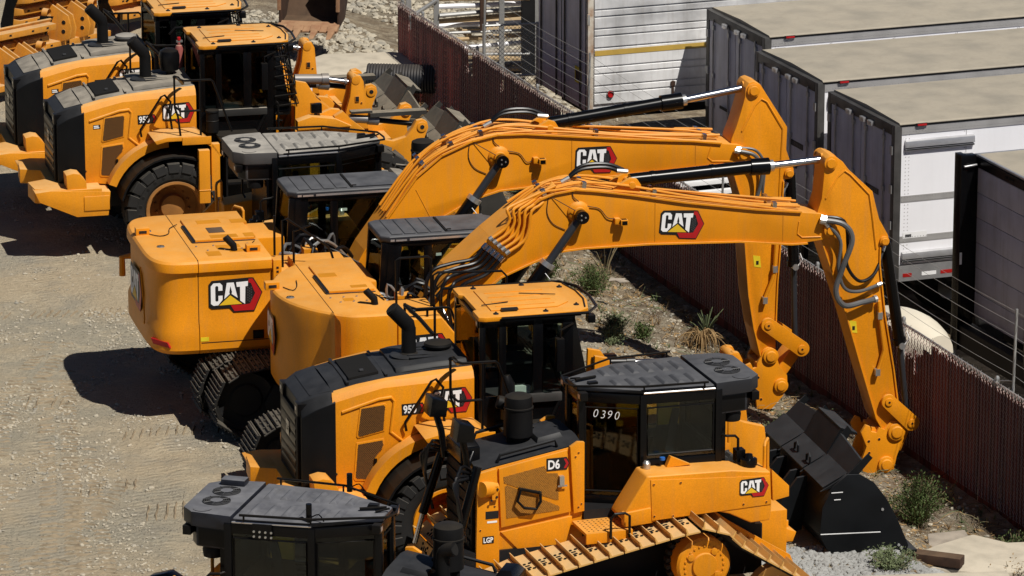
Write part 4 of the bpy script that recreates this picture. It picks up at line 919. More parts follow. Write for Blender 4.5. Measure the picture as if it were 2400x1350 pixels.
    for s in (-1, 1):
        hr.tube([(-.27, s * .80, 1.96), (-.29, s * .82, 2.08), (.06, s * .84, 2.62), (.12, s * .84, 2.65), (.22, s * .84, 2.53), (.19, s * .84, 2.40), (.24, s * .84, 2.02)], r, 7)
        hr.tube([(.29, s * 1.34, 2.05), (.25, s * 1.34, 2.40), (.20, s * 1.34, 2.55), (.20, s * 1.34, 3.08), (.28, s * 1.34, 3.02), (.36, s * 1.34, 2.99), (.80, s * 1.34, 2.985), (.84, s * 1.34, 2.95), (1.14, s * 1.34, 2.1)], r, 7)
        hr.tube([(.62, s * 1.36, 2.05), (.62, s * 1.36, 2.98)], r, 7); hr.tube([(.21, s * 1.34, 2.56), (.30, s * 1.34, 2.48), (.62, s * 1.36, 2.485)], r, 7)
        hr.tube([(.2, s * 1.34, 3.06), (.33, s * .95, 2.95), (.45, s * .7, 2.8)], .03, 7)
    hr.build('handrails', T)
    # cab
    cb = MB('cab_black')
    for s in (-1, 1):
        for (x0, x1) in ((.74, .82), (1.00, 1.10), (1.46, 1.60), (1.86, 2.01)):
            cb.box(x0, x1, s * .66, s * .735, 2.3, 3.36)
        cb.box(.74, 2.02, s * .66, s * .735, 3.26, 3.355); cb.box(.72, 2.0, s * .62, s * .735, 1.2, 2.30)
        cb.hexa([(1.96, s * .66, 2.3), (2.26, s * .60, 2.3), (2.26, s * .64, 2.3), (1.96, s * .735, 2.3), (1.93, s * .66, 3.36), (2.04, s * .62, 3.36), (2.04, s * .66, 3.36), (1.93, s * .735, 3.36)])
    cb.box(.72, .78, -.66, .66, 1.2, 2.55); cb.box(.72, 2.25, -.66, .66, 2.16, 2.24); cb.box(.74, .8, -.66, .66, 3.28, 3.355); cb.box(2.2, 2.28, -.62, .62, 2.2, 2.34); cb.box(1.98, 2.06, -.64, .64, 3.27, 3.355)
    c = cb.build('cab', T, bevel=.012)
    cd_ = MB('hood_dusty' if dusty else 'trailer_frame'); cd_.box(1.02, 1.84, -.80, -.737, 2.22, 2.335); cd_.build('sill_panel', c, bevel=.008)
    gl = 'glass_dark' if dusty else 'glass_clear'
    for s in (-1, 1):
        glassp(c, 'window_pane', [(1.10, s * .70, 2.3), (1.46, s * .70, 2.3), (1.46, s * .70, 3.27), (1.10, s * .70, 3.27)], gl); glassp(c, 'window_pane', [(1.60, s * .70, 2.3), (1.86, s * .70, 2.3), (1.86, s * .70, 3.27), (1.60, s * .70, 3.27)], gl)
        glassp(c, 'window_pane', [(.82, s * .70, 2.55), (1.0, s * .70, 2.55), (1.0, s * .70, 3.27), (.82, s * .70, 3.27)], gl)
    glassp(c, 'windscreen', [(2.265, -.62, 2.33), (2.265, .62, 2.33), (2.045, .62, 3.28), (2.045, -.62, 3.28)], gl); glassp(c, 'rear_window', [(.75, -.64, 2.56), (.75, .64, 2.56), (.75, .64, 3.28), (.75, -.64, 3.28)], 'glass_amber' if not dusty else 'glass_dark')
    seat(c, 1.35, 0, 2.5)
    ins = MB('interior'); ins.box(.8, 2.2, -.6, .6, 2.242, 2.26); ins.tube([(2.0, 0, 2.3), (1.8, 0, 2.85)], .04, 8); ins.lathe([(.18, 0), (.2, .02), (.18, .04)], (1.78, 0, 2.86), 'z', 20); ins.box(1.9, 2.15, -.25, .25, 2.6, 2.75); ins.use('white'); ins.box(1.15, 1.45, -.61, -.55, 2.3, 2.4); ins.build('controls', c)
    rfm = 'yellow' if not dusty else 'yellow_dusty'
    ro = MB(rfm); P = [(.72, -.40), (.72, -.74), (.80, -.78), (2.10, -.74), (2.24, -.62), (2.33, -.2), (2.33, .2), (2.24, .62), (2.10, .74), (.80, .78), (.72, .74), (.72, .4), (.78, .36), (.78, -.36)]
    ro.prism(P, 3.355, 3.42, 'z'); rr = ro.build('roof', c, bevel=.02)
    rp = MB(rfm); rp.prism([(.95, -.5), (1.85, -.5), (2.05, -.3), (2.05, .3), (1.85, .5), (.95, .5)], 3.42, 3.437, 'z')
    rp.build('roof_panel', rr, bevel=.008)
    for k in range(4): q = MB(rfm); q.box(1.05, 1.85, -.36 + k * .22, -.34 + k * .22, 3.437, 3.445); q.build('roof_rib', rr)
    ac = MB('decal_black')
    for (x, y) in ((.98, -.64), (1.65, -.66), (2.12, -.45), (2.12, .45), (1.65, .66), (.98, .64)): ac.lathe([(.04, 3.42), (.035, 3.432), (.014, 3.436), (.012, 3.452), (.002, 3.454)], (x, y, 0), 'z', 12)
    ac.tube([(.88, -.25, 3.44), (1.25, -.2, 3.45)], .008, 5); ac.box(1.08, 1.3, -.58, -.5, 3.437, 3.46); ac.tube([(1.5, .2, 3.445), (1.95, .0, 3.455)], .006, 5); ac.tube([(2.2, -.6, 3.43), (2.28, -.2, 3.43), (2.28, .2, 3.43), (2.2, .6, 3.43)], .01, 5); ac.build('roof_fittings', rr)
    rl = MB('black'); rl.tube([(1.02, -.80, 3.40), (2.20, -.79, 3.40), (2.38, -.5, 3.40), (2.42, 0, 3.40), (2.38, .5, 3.40), (2.2, .8, 3.40), (.6, .82, 3.40), (.5, .8, 3.3)], .02, 7); rl.box(1.0, 2.1, -.79, -.775, 3.365, 3.385); rl.build('roof_rail', rr)
    for (x, y) in ((2.25, -.7), (2.25, .7), (.78, -.6), (.78, .6)):
        l_ = MB('black'); l_.box(x - .05, x + .05, y - .07, y + .07, 3.25, 3.35); l_.use('alu'); l_.cyl((x + (.05 if x > 1 else -.05), y, 3.3), (x + (.055 if x > 1 else -.055), y, 3.3), .035, 10); l_.build('work_lamp', rr, bevel=.015)
    mr_ = MB('black'); mr_.tube([(2.0, -.74, 3.25), (1.78, -.92, 3.22), (1.78, -.93, 3.1)], .014, 6); mr_.box(1.72, 1.82, -1.0, -.88, 2.68, 3.12); mr_.tube([(2.0, .74, 3.25), (1.9, 1.0, 3.22), (1.9, 1.02, 3.1)], .014, 6); mr_.box(1.86, 1.94, .95, 1.1, 2.68, 3.12); mr_.build('mirrors', c, bevel=.03)
    if dusty == 2 or dusty == 1:
        gd = MB('black')                                         # window guard in front of the windscreen
        for i in range(7):
            z = 2.34 + i * .165; f = (z - 2.3) / 1.05; xo = 2.44 - .20 * f; gd.tube([(1.98, -.76, z), (xo - .05, -.72, z + .02), (xo, -.3, z + .03), (xo, .3, z + .03), (xo - .05, .72, z + .02), (1.98, .76, z)], .013, 5)
        for y in (-.7, -.5, -.3, -.1, .1, .3, .5, .7): gd.tube([(2.40 - abs(y) * .06, y, 2.30), (2.24 - abs(y) * .04, y, 3.38)], .011, 5)
        for i in range(3): gd.tube([(1.97, -.78, 1.98 + i * .12), (2.1, -.80, 1.98 + i * .12)], .012, 5)
        gd.build('window_guard', c)
        tk = MB('black_matte'); tk.lathe([(.002, 2.37), (.11, 2.365), (.115, 2.34), (.10, 2.33), (.105, 2.2), (.112, 2.19), (.105, 2.18), (.105, 2.0), (.002, 1.99)], (.90, -.88, 0), 'z', 20); tk.build('filter_canister', T)
    else:
        tk = MB('black'); tk.tube([(1.06, -.95, 2.08), (1.06, -.95, 2.55), (1.04, -.93, 2.66)], .095, 16, rad=[.10, .10, .06]); tk.build('intake_pipe', T)
    hl = MB('black'); hl.tube([(1.82, -.78, 2.24), (1.55, -.85, 1.75)], .018, 6); hl.tube([(2.0, -.78, 2.42), (2.02, -.82, 2.4), (2.02, -.82, 1.95)], .016, 6); hl.build('door_rail', T)
    st_ = MB('black_matte')
    for i in range(4): st_.box(1.05, 1.55, -1.35, -1.0, .5 + i * .35, .54 + i * .35)
    st_.box(1.03, 1.06, -1.35, -.8, .5, 1.95); st_.box(1.54, 1.57, -1.35, -.8, .5, 1.95); st_.box(.95, 1.65, -1.36, -.7, 1.93, 1.97); st_.build('access_steps', T)
    hi = MB('dark_steel'); hi.box(1.2, 2.5, -.4, .4, .7, 1.5); hi.cyl((1.85, 0, .6), (1.85, 0, 1.7), .12, 12); hi.build('articulation_hitch', T)
    # front frame
    ff = MB(YM)
    for s in (-1, 1):
        ff.prism([(2.3, 1.0), (2.3, 1.6), (2.45, 1.98), (2.98, 2.18), (3.12, 2.16), (3.35, 1.92), (3.70, 1.62), (3.9, 1.2), (3.9, .75), (2.6, .75)], s * .52, s * .40)
        ff.box(2.32, 2.7, s * .72, s * .52, 1.55, 1.9); ff.prism([(2.36, 1.9), (2.36, 2.05), (2.6, 2.12), (3.0, 2.06), (3.28, 1.92)], s * .75, s * .53)
    ff.box(2.45, 3.7, -.395, .395, .9, 1.3); ff.prism([(2.40, 1.3), (2.44, 2.62), (2.62, 2.58), (2.80, 2.3), (3.2, 1.95), (3.3, 1.3)], -.22, -.14); ff.prism([(2.40, 1.3), (2.44, 2.62), (2.62, 2.58), (2.80, 2.3), (3.2, 1.95), (3.3, 1.3)], .14, .22)
    ff.box(3.3, 3.75, -.85, .85, .68, 1.0); ff.build('front_frame', T, bevel=.012)
    fp_ = MB('decal_black'); bolts(fp_, [(2.42, 1.85), (2.5, 1.78), (2.42, 1.7), (2.52, 1.66)], -.72); fp_.box(2.58, 2.68, -.725, -.72, 1.72, 1.78); fp_.build('frame_bolts', T)
    wl = MB('cab_black'); wl.box(2.62, 2.8, -.62, -.5, 2.14, 2.3); wl.tube([(2.7, -.56, 1.9), (2.7, -.56, 2.15)], .03, 6); wl.box(2.75, 2.92, .42, .56, 2.34, 2.42); wl.use('white'); wl.box(2.80, 2.85, .41, .415, 2.12, 2.34); wl.build('front_lamps', T, bevel=.01)
    tk_ = 'solid' if dusty else 'radial'
    for x in (.18, 3.53):
        for s in (-1, 1): wheel(T, x, s * 1.09, .82, .82, .62, s, tk_)
        ax_ = MB(YM); ax_.cyl((x, -.8, .82), (x, .8, .82), .2, 16); ax_.lathe([(.2, -.35), (.38, -.2), (.38, .2), (.2, .35)], (x, 0, .82), 'y', 20); ax_.build('axle', T)
    # tilt cylinder, bell crank, lift arms, bucket
    bk0 = 3.45 if arm == 'up' else 4.35
    dz = 0 if arm == 'up' else -.12
    tz = 0 if arm == 'up' else -.14; cy = MB('cyl_grey' if arm == 'up' else 'black'); cy.cyl((2.46, 0, 2.60 + tz), (3.02, 0, 2.57 + tz), .085, 18); cy.cyl((2.92, 0, 2.575 + tz), (3.04, 0, 2.57 + tz), .098, 18); cy.use('chrome'); cy.cyl((3.02, 0, 2.57 + tz), (bk0 - .06, 0, 2.50 + dz), .045, 14); cy.use('cyl_grey'); cy.cyl((bk0 - .14, 0, 2.51 + dz), (bk0 - .1, 0, 2.51 + dz), .06, 14); cy.build('tilt_cylinder', T)
    bc = MB(YM); o_ = bk0 - 3.45; Pb = [(3.40 + o_, 2.60 + dz), (3.47 + o_, 2.655 + dz), (3.55 + o_, 2.64 + dz), (3.60 + o_, 2.54 + dz), (3.64 + o_, 2.02 + dz), (3.70 + o_, 1.5 + dz), (3.55 + o_, 1.3 + dz), (3.25 + o_, 1.55 + dz), (3.30 + o_, 2.05 + dz), (3.37 + o_, 2.3 + dz)]
    for s in (-1, 1): bc.prism(Pb, s * .20, s * .10)
    bc.cyl((3.47 + o_, -.21, 2.57 + dz), (3.47 + o_, .21, 2.57 + dz), .075, 16); bc.box(3.40 + o_, 3.55 + o_, -.1, .1, 1.5 + dz, 2.1 + dz); bc.use('decal_black'); bolts(bc, [(3.56 + o_, 2.18 + dz)], -.20, .02); bc.box(3.45 + o_, 3.52 + o_, -.22, -.2, 2.2 + dz, 2.3 + dz); bc.build('bell_crank', T, bevel=.01)
    la = MB(YM)
    if arm == 'up': Pl = [(3.0, 2.08), (3.12, 1.9), (3.62, 1.50), (3.90, 1.42), (4.1, .95), (4.42, .52), (4.62, .45), (4.70, .6), (4.55, 1.0), (4.50, 1.55), (4.60, 1.80), (4.58, 1.90), (4.50, 1.95), (4.40, 1.93), (4.33, 1.80), (4.22, 1.66), (4.0, 1.60), (3.7, 1.66), (3.3, 2.0), (3.15, 2.16)]
    else: Pl = [(3.0, 2.0), (3.2, 1.85), (3.9, 1.5), (4.3, 1.1), (4.52, .55), (4.68, .40), (4.82, .44), (4.86, .6), (4.74, 1.1), (4.68, 1.6), (4.4, 1.68), (3.9, 1.9), (3.3, 2.15), (3.1, 2.16)]
    for s in (-1, 1):
        la.prism(Pl, s * .66, s * .53)
        e = (4.49, 1.82) if arm == 'up' else (4.74, .52)
        la.cyl((e[0], s * .68, e[1]), (e[0], s * .5, e[1]), .085, 16); la.use('decal_black'); la.cyl((e[0], s * .684, e[1]), (e[0], s * .68, e[1]), .04, 12); la.use(YM)
    la.box(3.9, 4.1, -.53, .53, 1.3, 1.5); la.build('lift_arms', T, bevel=.012)
    lc = MB('cyl_grey')
    for s in (-1, 1): lc.cyl((2.9, s * .6, 1.5), (3.45, s * .6, 1.42), .085, 14); lc.use('chrome').cyl((3.45, s * .6, 1.42), (3.95, s * .6, 1.45), .045, 12); lc.use('cyl_grey')
    if arm == 'up':
        lc.cyl((3.28, -.5, 2.0), (3.76, -.5, 1.94), .07, 14); lc.cyl((3.60, -.5, 1.96), (3.78, -.5, 1.935), .085, 14); lc.use('black').cyl((3.76, -.5, 1.94), (4.34, -.5, 1.85), .045, 12); lc.use('bucket_worn').box(3.62, 4.58, -.62, -.42, 2.02, 2.09); lc.box(3.30, 3.66, -.6, -.44, 2.09, 2.13)
    lc.build('lift_cylinders', T)
    BM = 'bucket_worn' if dusty else 'bucket_black'
    b = MB(BM); bx, W2 = (4.55, 1.42) if arm == 'up' else (5.18, 1.42)
    # bucket profile: open to the front, back wall curved
    zb = .35 if arm == 'up' else -.04
    prof = [(1.30, .02), (.95, .0), (.35, .0), (.16, .10), (.05, .32), (.08, .70), (.22, .98), (.42, 1.14)]
    inn = [(.44, 1.10), (.26, .95), (.12, .69), (.095, .34), (.19, .14), (.36, .04), (.95, .04), (1.30, .03)]
    b.prism([(bx + x, zb + z) for x, z in prof + inn], -W2, W2)
    sidep = [(1.28, .02), (.95, .0), (.35, .0), (.16, .10), (.05, .32), (.08, .70), (.22, .98), (.42, 1.14), (.60, 1.13), (.80, 1.0), (.98, .76), (1.14, .46), (1.26, .18), (1.30, .08)]
    for s in (-1, 1): b.prism([(bx + x, zb + z) for x, z in sidep], s * W2, s * (W2 + .025))
    bb = b.build('bucket', T, bevel=.006)
    sp = MB(BM)                                           # spill guard box on the top edge
    for y0, y1 in ((-1.38, -.52), (-.48, .48), (.52, 1.38)): sp.hexa([(bx + .10, y0, zb + .95), (bx + .42, y0, zb + 1.12), (bx + .42, y1, zb + 1.12), (bx + .10, y1, zb + .95), (bx + .10, y0, zb + .97), (bx + .44, y0, zb + 1.15), (bx + .44, y1, zb + 1.15), (bx + .10, y1, zb + .97)])
    for y in (-1.40, -.50, .50, 1.40): sp.prism([(bx + .06, zb + .92), (bx + .42, zb + 1.12), (bx + .72, zb + (1.52 if abs(y) < 1 else 1.40)), (bx + .78, zb + (1.44 if abs(y) < 1 else 1.34)), (bx + .52, zb + 1.05)], y - .015, y + .015)
    sp.hexa([(bx + .40, -.5, zb + 1.10), (bx + .44, -.5, zb + 1.08), (bx + .44, .5, zb + 1.08), (bx + .40, .5, zb + 1.10), (bx + .62, -.5, zb + 1.48), (bx + .66, -.5, zb + 1.46), (bx + .66, .5, zb + 1.46), (bx + .62, .5, zb + 1.48)]); sp.hexa([(bx + .62, -.5, zb + 1.46), (bx + .86, -.5, zb + 1.38), (bx + .86, .5, zb + 1.38), (bx + .62, .5, zb + 1.46), (bx + .62, -.5, zb + 1.5), (bx + .86, -.5, zb + 1.41), (bx + .86, .5, zb + 1.41), (bx + .62, .5, zb + 1.5)])
    for s in (-1, 1): sp.hexa([(bx + .42, s * .5, zb + 1.12), (bx + .46, s * .5, zb + 1.1), (bx + .46, s * 1.4, zb + 1.1), (bx + .42, s * 1.4, zb + 1.12), (bx + .62, s * .5, zb + 1.42), (bx + .66, s * .5, zb + 1.4), (bx + .66, s * 1.4, zb + 1.3), (bx + .62, s * 1.4, zb + 1.32)])
    sp.build('spill_guard', bb)
    lg = MB('bucket_black' if not dusty else 'bucket_worn')
    for y in (-.42, .12): lg.tube([(bx + .2, y - .08, zb + 1.0), (bx + .2, y - .07, zb + 1.11), (bx + .21, y, zb + 1.14), (bx + .2, y + .07, zb + 1.11), (bx + .2, y + .08, zb + 1.0)], .018, 6)
    for y in (-.62, -.3, .3, .62): lg.prism([(bx - .28, zb + .38), (bx - .22, zb + .62), (bx - .02, zb + .88), (bx + .12, zb + .9), (bx + .05, zb + .15), (bx - .1, zb + .12)], y - .025, y + .025)
    lg.build('bucket_lugs', bb)
    if not dusty:
        wd = MB('weld'); yy = -W2 - .0275
        for (x0, z0, x1, z1) in ((.36, .012, .98, .012), (.06, .33, .90, .30), (.20, .90, .36, .90), (.24, .80, .33, .80)): wd.tube([(bx + x0, yy, zb + z0), (bx + x1, yy, zb + z1)], .009, 4)
        bolts(wd, [(bx + 1.16, zb + .1), (bx + 1.2, zb + .06), (bx + .92, zb + .62)], -W2 - .025, .02, .015); wd.build('weld_seams', bb)
    ed = MB('rust' if dusty else 'bucket_black'); ed.box(bx + 1.18, bx + 1.42, -W2 - .03, W2 + .03, zb - .02, zb + .015); ed.build('cutting_edge', bb)
    return T
loader('wheel loader with shiny black hood and black bucket, nearest of three', (-1.317, 59.97), 14, 0, 'down')
loader('dusty wheel loader with barred windscreen and pink fire extinguisher', (-6.02, 76.267), 14, 2, 'up')
loader('dusty wheel loader at the upper left, half hidden behind its twin', (-6.943, 78.854), 14, 1, 'up')
# ------------------------------------------------------------------ crawler tracks
def pathlen(P): return sum(math.dist(P[i], P[(i + 1) % len(P)]) for i in range(len(P)))
def resample(P, n):
    """n points evenly spaced on a closed xz polyline, with tangents"""
    L_ = pathlen(P); out = []; acc = 0; i = 0; seg = math.dist(P[0], P[1])
    for k in range(n):
        t = L_ * k / n
        while acc + seg < t: acc += seg; i += 1; seg = math.dist(P[i % len(P)], P[(i + 1) % len(P)])
        a, b = P[i % len(P)], P[(i + 1) % len(P)]; u = (t - acc) / (seg or 1)
        out.append((a[0] + (b[0] - a[0]) * u, a[1] + (b[1] - a[1]) * u, math.atan2(b[1] - a[1], b[0] - a[0])))
    return out
def crawler(T, P, y0, y1, pitch, shoe, wheels, frame_mat, wheel_mat):
    """track part with one object per shoe, then its wheels and frame; P runs anticlockwise in xz"""
    e = bpy.data.objects.new('track', None); COL.objects.link(e); e.parent = T; e.empty_display_size = .1
    n = int(pathlen(P) / pitch); ym = (y0 + y1) / 2
    for (x, z, a) in resample(P, n): inst('track_shoe', shoe, e, (x, ym, z), (0, -a, 0))
    lk = MB('track_dark'); Q = resample(P, n)
    cx = sum(p[0] for p in P) / len(P); cz = sum(p[1] for p in P) / len(P)
    for s in (-.09, .09):
        ring = [(x + math.sin(a) * -.05, z + math.cos(a) * .05) for x, z, a in Q]
        lk.loft([[(x, ym + s - .02, z), (x, ym + s + .02, z), (x - math.sin(a) * .06, ym + s + .02, z + math.cos(a) * .06), (x - math.sin(a) * .06, ym + s - .02, z + math.cos(a) * .06)] for x, z, a in Q] + [[(x, ym + s - .02, z), (x, ym + s + .02, z), (x - math.sin(a) * .06, ym + s + .02, z + math.cos(a) * .06), (x - math.sin(a) * .06, ym + s - .02, z + math.cos(a) * .06)] for x, z, a in Q[:1]], caps=False)
    lk.build('track_chain', e)
    for (nm, x, z, r, w_, mt) in wheels:
        w0 = MB(mt); h = w_ / 2; w0.lathe([(.002, -h), (r * .55, -h), (r * .62, -h * .7), (r * .85, -h * .7), (r, -h), (r, h), (r * .85, h * .7), (r * .62, h * .7), (r * .55, h), (.002, h)], (x, ym, z), 'y', 30); w0.build(nm, e)
    return e
# ------------------------------------------------------------------ excavators
def excavator(label, loc, rz, S):
    T = thing('excavator', label, 'excavator', (loc[0], loc[1], 0), rz, 'yellow crawler excavators')
    zt = S['ztop']; hw = S['hw']; xr = S['seam']
    PROF = S['prof']
    # counterweight (rounded plan) -------------------------------------------------
    def plan(off, n=28):
        pts = []
        for i in range(n + 1):
            f = -math.pi / 2 + math.pi * i / n; sy = math.sin(f); cy = math.cos(f)
            if S['round']: y = (S['rad'] + off) * sy; x = -(S['rad'] + off) * cy
            else: y = (hw + off) * math.copysign(abs(sy) ** .42, sy); x = xr - (S['tail'] + off) * abs(cy) ** .56
            pts.append((min(x, xr), y))
        return pts
    cw = MB('yellow'); rings = []
    for z, off in PROF:
        pl_ = plan(off)
        rings.append([(x, y, z) for x, y in pl_] + [(xr + .0, pl_[-1][1] * .6, z), (xr, 0, z), (xr, pl_[0][1] * .6, z)])
    cw.loft(rings); c = cw.build('counterweight', T, ang=26)
    hs = MB('yellow'); x0 = xr + .012; x1 = S['xf']                      # engine house
    hy = S.get('hy', hw)
    if S['round']:
        rings = []
        for z, off in PROF:
            ra, hh = S['rad'] + off, hy + off; near = []
            for i in range(13):
                x = x0 + (x1 - x0) * i / 12; q = math.sqrt(max(.01, ra * ra - x * x)); near.append((x, -(q if q < hh - .06 else hh - .06 * math.exp(-(q - hh + .06) / .06))))
            rings.append([(x, y, z) for x, y in near] + [(x, -y, z) for x, y in near[::-1]])
        hs.loft(rings)
    else:
        secs = []
        for x in (x0, x1): secs.append([(x, -(hy + off), z) for z, off in PROF] + [(x, hy + off, z) for z, off in PROF[::-1]])
        hs.loft(secs)
    h = hs.build('engine_house', T, ang=26)
    sm = MB('hole'); gy = (math.sqrt(S['rad'] ** 2 - xr * xr) if S['round'] else hy) - .055; sm.box(xr - .006, xr + .018, -gy, gy, 1.2, zt - .004); sm.build('panel_gap', T)
    # deck details
    dk = MB('yellow'); dk.box(xr + .15, x1 - .05, -.35, hw - .5, zt, zt + .035); dk.build('engine_hatch', h, bevel=.012)
    hg = MB('decal_black'); hg.box(xr + .10, xr + .145, -.38, .55, zt + .002, zt + .03); hg.tube([(xr + .1, -.4, zt + .01), (x1 - .05, -.42, zt + .01)], .007, 4); hg.build('hatch_hinge', h)
    pt = MB('patch')
    for (a, b, c0, d) in S['patches']: pt.box(a, b, c0, d, zt + .0005, zt + (.038 if c0 > -.34 else .003))
    pt.build('grip_patches', h)
    if S.get('grille'): g = MB('rust'); g.box(xr + .42, xr + .66, .0, .3, zt + .036, zt + .04); g.build('deck_grille', h)
    for (x, y) in S['caps']:
        cp = MB('cyl_grey'); cp.lathe([(.06, 0), (.06, .02), (.05, .028), (.018, .03), (.018, .012), (.002, .012)], (x, y, zt - .015), 'z', 18); cp.use('hole'); cp.lathe([(.05, .0285), (.002, .0285)], (x, y, zt - .0145), 'z', 18); cp.build('lifting_cap', c)
    for (x, y) in S['boxes']:
        bx = MB('yellow'); bx.box(x - .1, x + .1, y - .07, y + .07, zt - .01, zt + .1); bx.use('decal_black'); bx.box(x - .06, x + .06, y - .075, y - .07, zt + .02, zt + .07); bx.build('camera_box', T, bevel=.012)
    ca = MB('hole'); 
    for pts in S['cables']: ca.tube([(x, y, zt + .012 + (0.0 if z is None else z)) for x, y, z in pts], .007, 5, smooth=3)
    ca.build('cables', T)
    ex = MB('black_matte'); ex.tube([(S['exh'][0], S['exh'][1], zt - .02), (S['exh'][0] - .01, S['exh'][1], zt + .08), (S['exh'][0] - .12, S['exh'][1] + .03, zt + .2)], .052, 14); ex.use('hole'); ex.cyl((S['exh'][0] - .12, S['exh'][1] + .03, zt + .2), (S['exh'][0] - .123, S['exh'][1] + .031, zt + .205), .045, 14); ex.build('exhaust_outlet', T)
    bo = MB('zinc')
    for i in range(7): bolts_x = xr + .12 + i * (x1 - xr - .2) / 7; bo.lathe([(.016, zt), (.016, zt + .014), (.002, zt + .016)], (bolts_x, -.6 - .25 * (i % 2), 0), 'z', 8)
    bo.build('deck_bolts', h)
    # side panel lines, stickers
    pn = MB('hole'); yy = -hy - .003
    for z in S['lines']: pn.box(xr + .03, x1 - .01, yy - PROF[2][1], -hy + .01, z - .006, z + .006)
    pn.build('panel_line', h)
    if S['emblem']: emblem(T, Plane((S['emblem'][0], -hy - S['emblem'][2], S['emblem'][1]), (1, 0, 0), (0, 0, -1)), S['emblem'][3])
    if S.get('rear_emblem'):
        re = S['rear_emblem']; emblem(T, Plane((re[0], re[1], re[2]), re[3], (0, 0, -1)), re[4], True)
    if S.get('extras'):
        e1 = MB('cab_black'); e1.box(-1.11, -.95, -hy - .012, -hy + .02, 1.29, 1.42); e1.use('hole'); e1.box(-1.09, -.97, -hy - .016, -hy - .012, 1.31, 1.40); e1.build('side_handle', h)
        e2 = MB('sticker'); e2.box(-1.88, -1.76, -hy - .004, -hy + .01, 1.30, 1.36); e2.build('warning_sticker', h)
        e3 = MB('red'); a = Vector((-2.33, -1.22, 1.30)); e3.hexa([(-2.533, -1.138, 1.24), (-2.328, -1.376, 1.22), (-2.278, -1.318, 1.22), (-2.478, -1.078, 1.24), (-2.563, -1.108, 1.32), (-2.363, -1.353, 1.30), (-2.308, -1.298, 1.30), (-2.508, -1.048, 1.32)]); e3.build('red_reflector', c)
        e6 = MB('patch'); e6.tube([(-2.60, -.55, 2.24), (-2.595, -.62, 2.0), (-2.585, -.72, 1.62), (-2.60, -.80, 1.45)], .012, 5); e6.build('casting_line', c)
        e4 = MB('yellow'); e4.box(-.80, -.68, -hy - .02, -hy + .1, 1.9, 2.45); e4.use('decal_black'); [e4.box(-.76, -.72, -hy - .026, -hy - .02, 2.2 + i * .06, 2.24 + i * .06) for i in range(3)]; e4.build('latch_post', T, bevel=.02)
        e5 = MB('yellow'); e5.tube([(-2.4, 1.35, 1.9), (-2.56, 1.36, 1.88), (-2.56, 1.36, 1.6)], .05, 8); e5.build('tail_bracket', T)
    # right front tank and walkway
    tz = S['tankz']; xt = S['xt']
    tk = MB('yellow'); tk.prism([(x1 + .012, 1.1), (xt + .35, 1.1), (xt + .35, tz - .45), (xt, tz), (x1 + .012, tz)], -hy, -.52); tk.build('fuel_tank', T, bevel=.03, seg=3)
    if S.get('tank_emblem'): emblem(T, Plane((S['tank_emblem'][0], -hy - .002, S['tank_emblem'][1]), (1, 0, .0), (0, 0, -1)), S['tank_emblem'][2])
    hr = MB('black')
    for pts in S['rails']: hr.tube(pts, .018, 7)
    hr.build('handrails', T)
    mid = MB('dark_steel'); mid.box(x1, 1.2, -.5, .42, 1.1, 1.75); mid.cyl((0, 0, .75), (0, 0, 1.12), .75, 28); mid.build('swing_frame', T)
    hy_ = MB('hose')
    for i in range(16):
        a = (random.uniform(-.5, .3), random.uniform(-.4, .4), 1.75); b = (random.uniform(-.1, .7), random.uniform(-.42, .42), random.uniform(1.85, 2.15)); m_ = ((a[0] + b[0]) / 2 + random.uniform(-.2, .2), (a[1] + b[1]) / 2, random.uniform(2.1, 2.4)); hy_.use(random.choice(('hose', 'hose', 'hose', 'hose_grey', 'zinc'))); hy_.tube([a, m_, b], random.uniform(.014, .03), 7, smooth=5)
    hy_.use('yellow'); hy_.box(-.1, .1, -.2, .05, 1.9, 2.25); hy_.build('valve_hoses', T)
    # left body and cab
    lb = MB('yellow'); lb.box(x1 + .012, -.25, .5, hw, 1.1, S['tankz']); lb.build('left_body', T, bevel=.03)
    cb = MB('cab_black'); X0, X1 = -.12, 1.62; Y0, Y1 = .46, 1.42; ZB, ZT = 1.15, 2.86
    for y in (Y0, Y1 - .06):
        cb.hexa([(X0 - .08, y, ZB), (X0 + .10, y, ZB), (X0 + .10, y + .06, ZB), (X0 - .08, y + .06, ZB), (X0 + .02, y, ZT), (X0 + .24, y, ZT), (X0 + .24, y + .06, ZT), (X0 + .02, y + .06, ZT)])
        cb.hexa([(X0 - .12, y, 2.0), (X0, y, 2.0), (X0, y + .06, 2.0), (X0 - .12, y + .06, 2.0), (X0 - .06, y, ZT), (X0 + .06, y, ZT), (X0 + .06, y + .06, ZT), (X0 - .06, y + .06, ZT)])
        cb.box(X0 + .1, X1, y, y + .06, ZT - .07, ZT); cb.box(X0 - .05, X1 + .1, y, y + .06, ZB, 1.95)
        cb.hexa([(X1 + .02, y, 1.9), (X1 + .1, y, 1.9), (X1 + .1, y + .06, 1.9), (X1 + .02, y + .06, 1.9), (X1 - .12, y, ZT), (X1 - .04, y, ZT), (X1 - .04, y + .06, ZT), (X1 - .12, y + .06, ZT)])
        cb.box(X0 + .56, X0 + .68, y + .01, y + .05, 1.9, ZT)
    cb.box(X0 - .1, X0 + .05, Y0, Y1, ZB, 2.05); cb.box(X0, X1, Y0, Y1, ZB, ZB + .1)
    cab = cb.build('cab', T, bevel=.015)
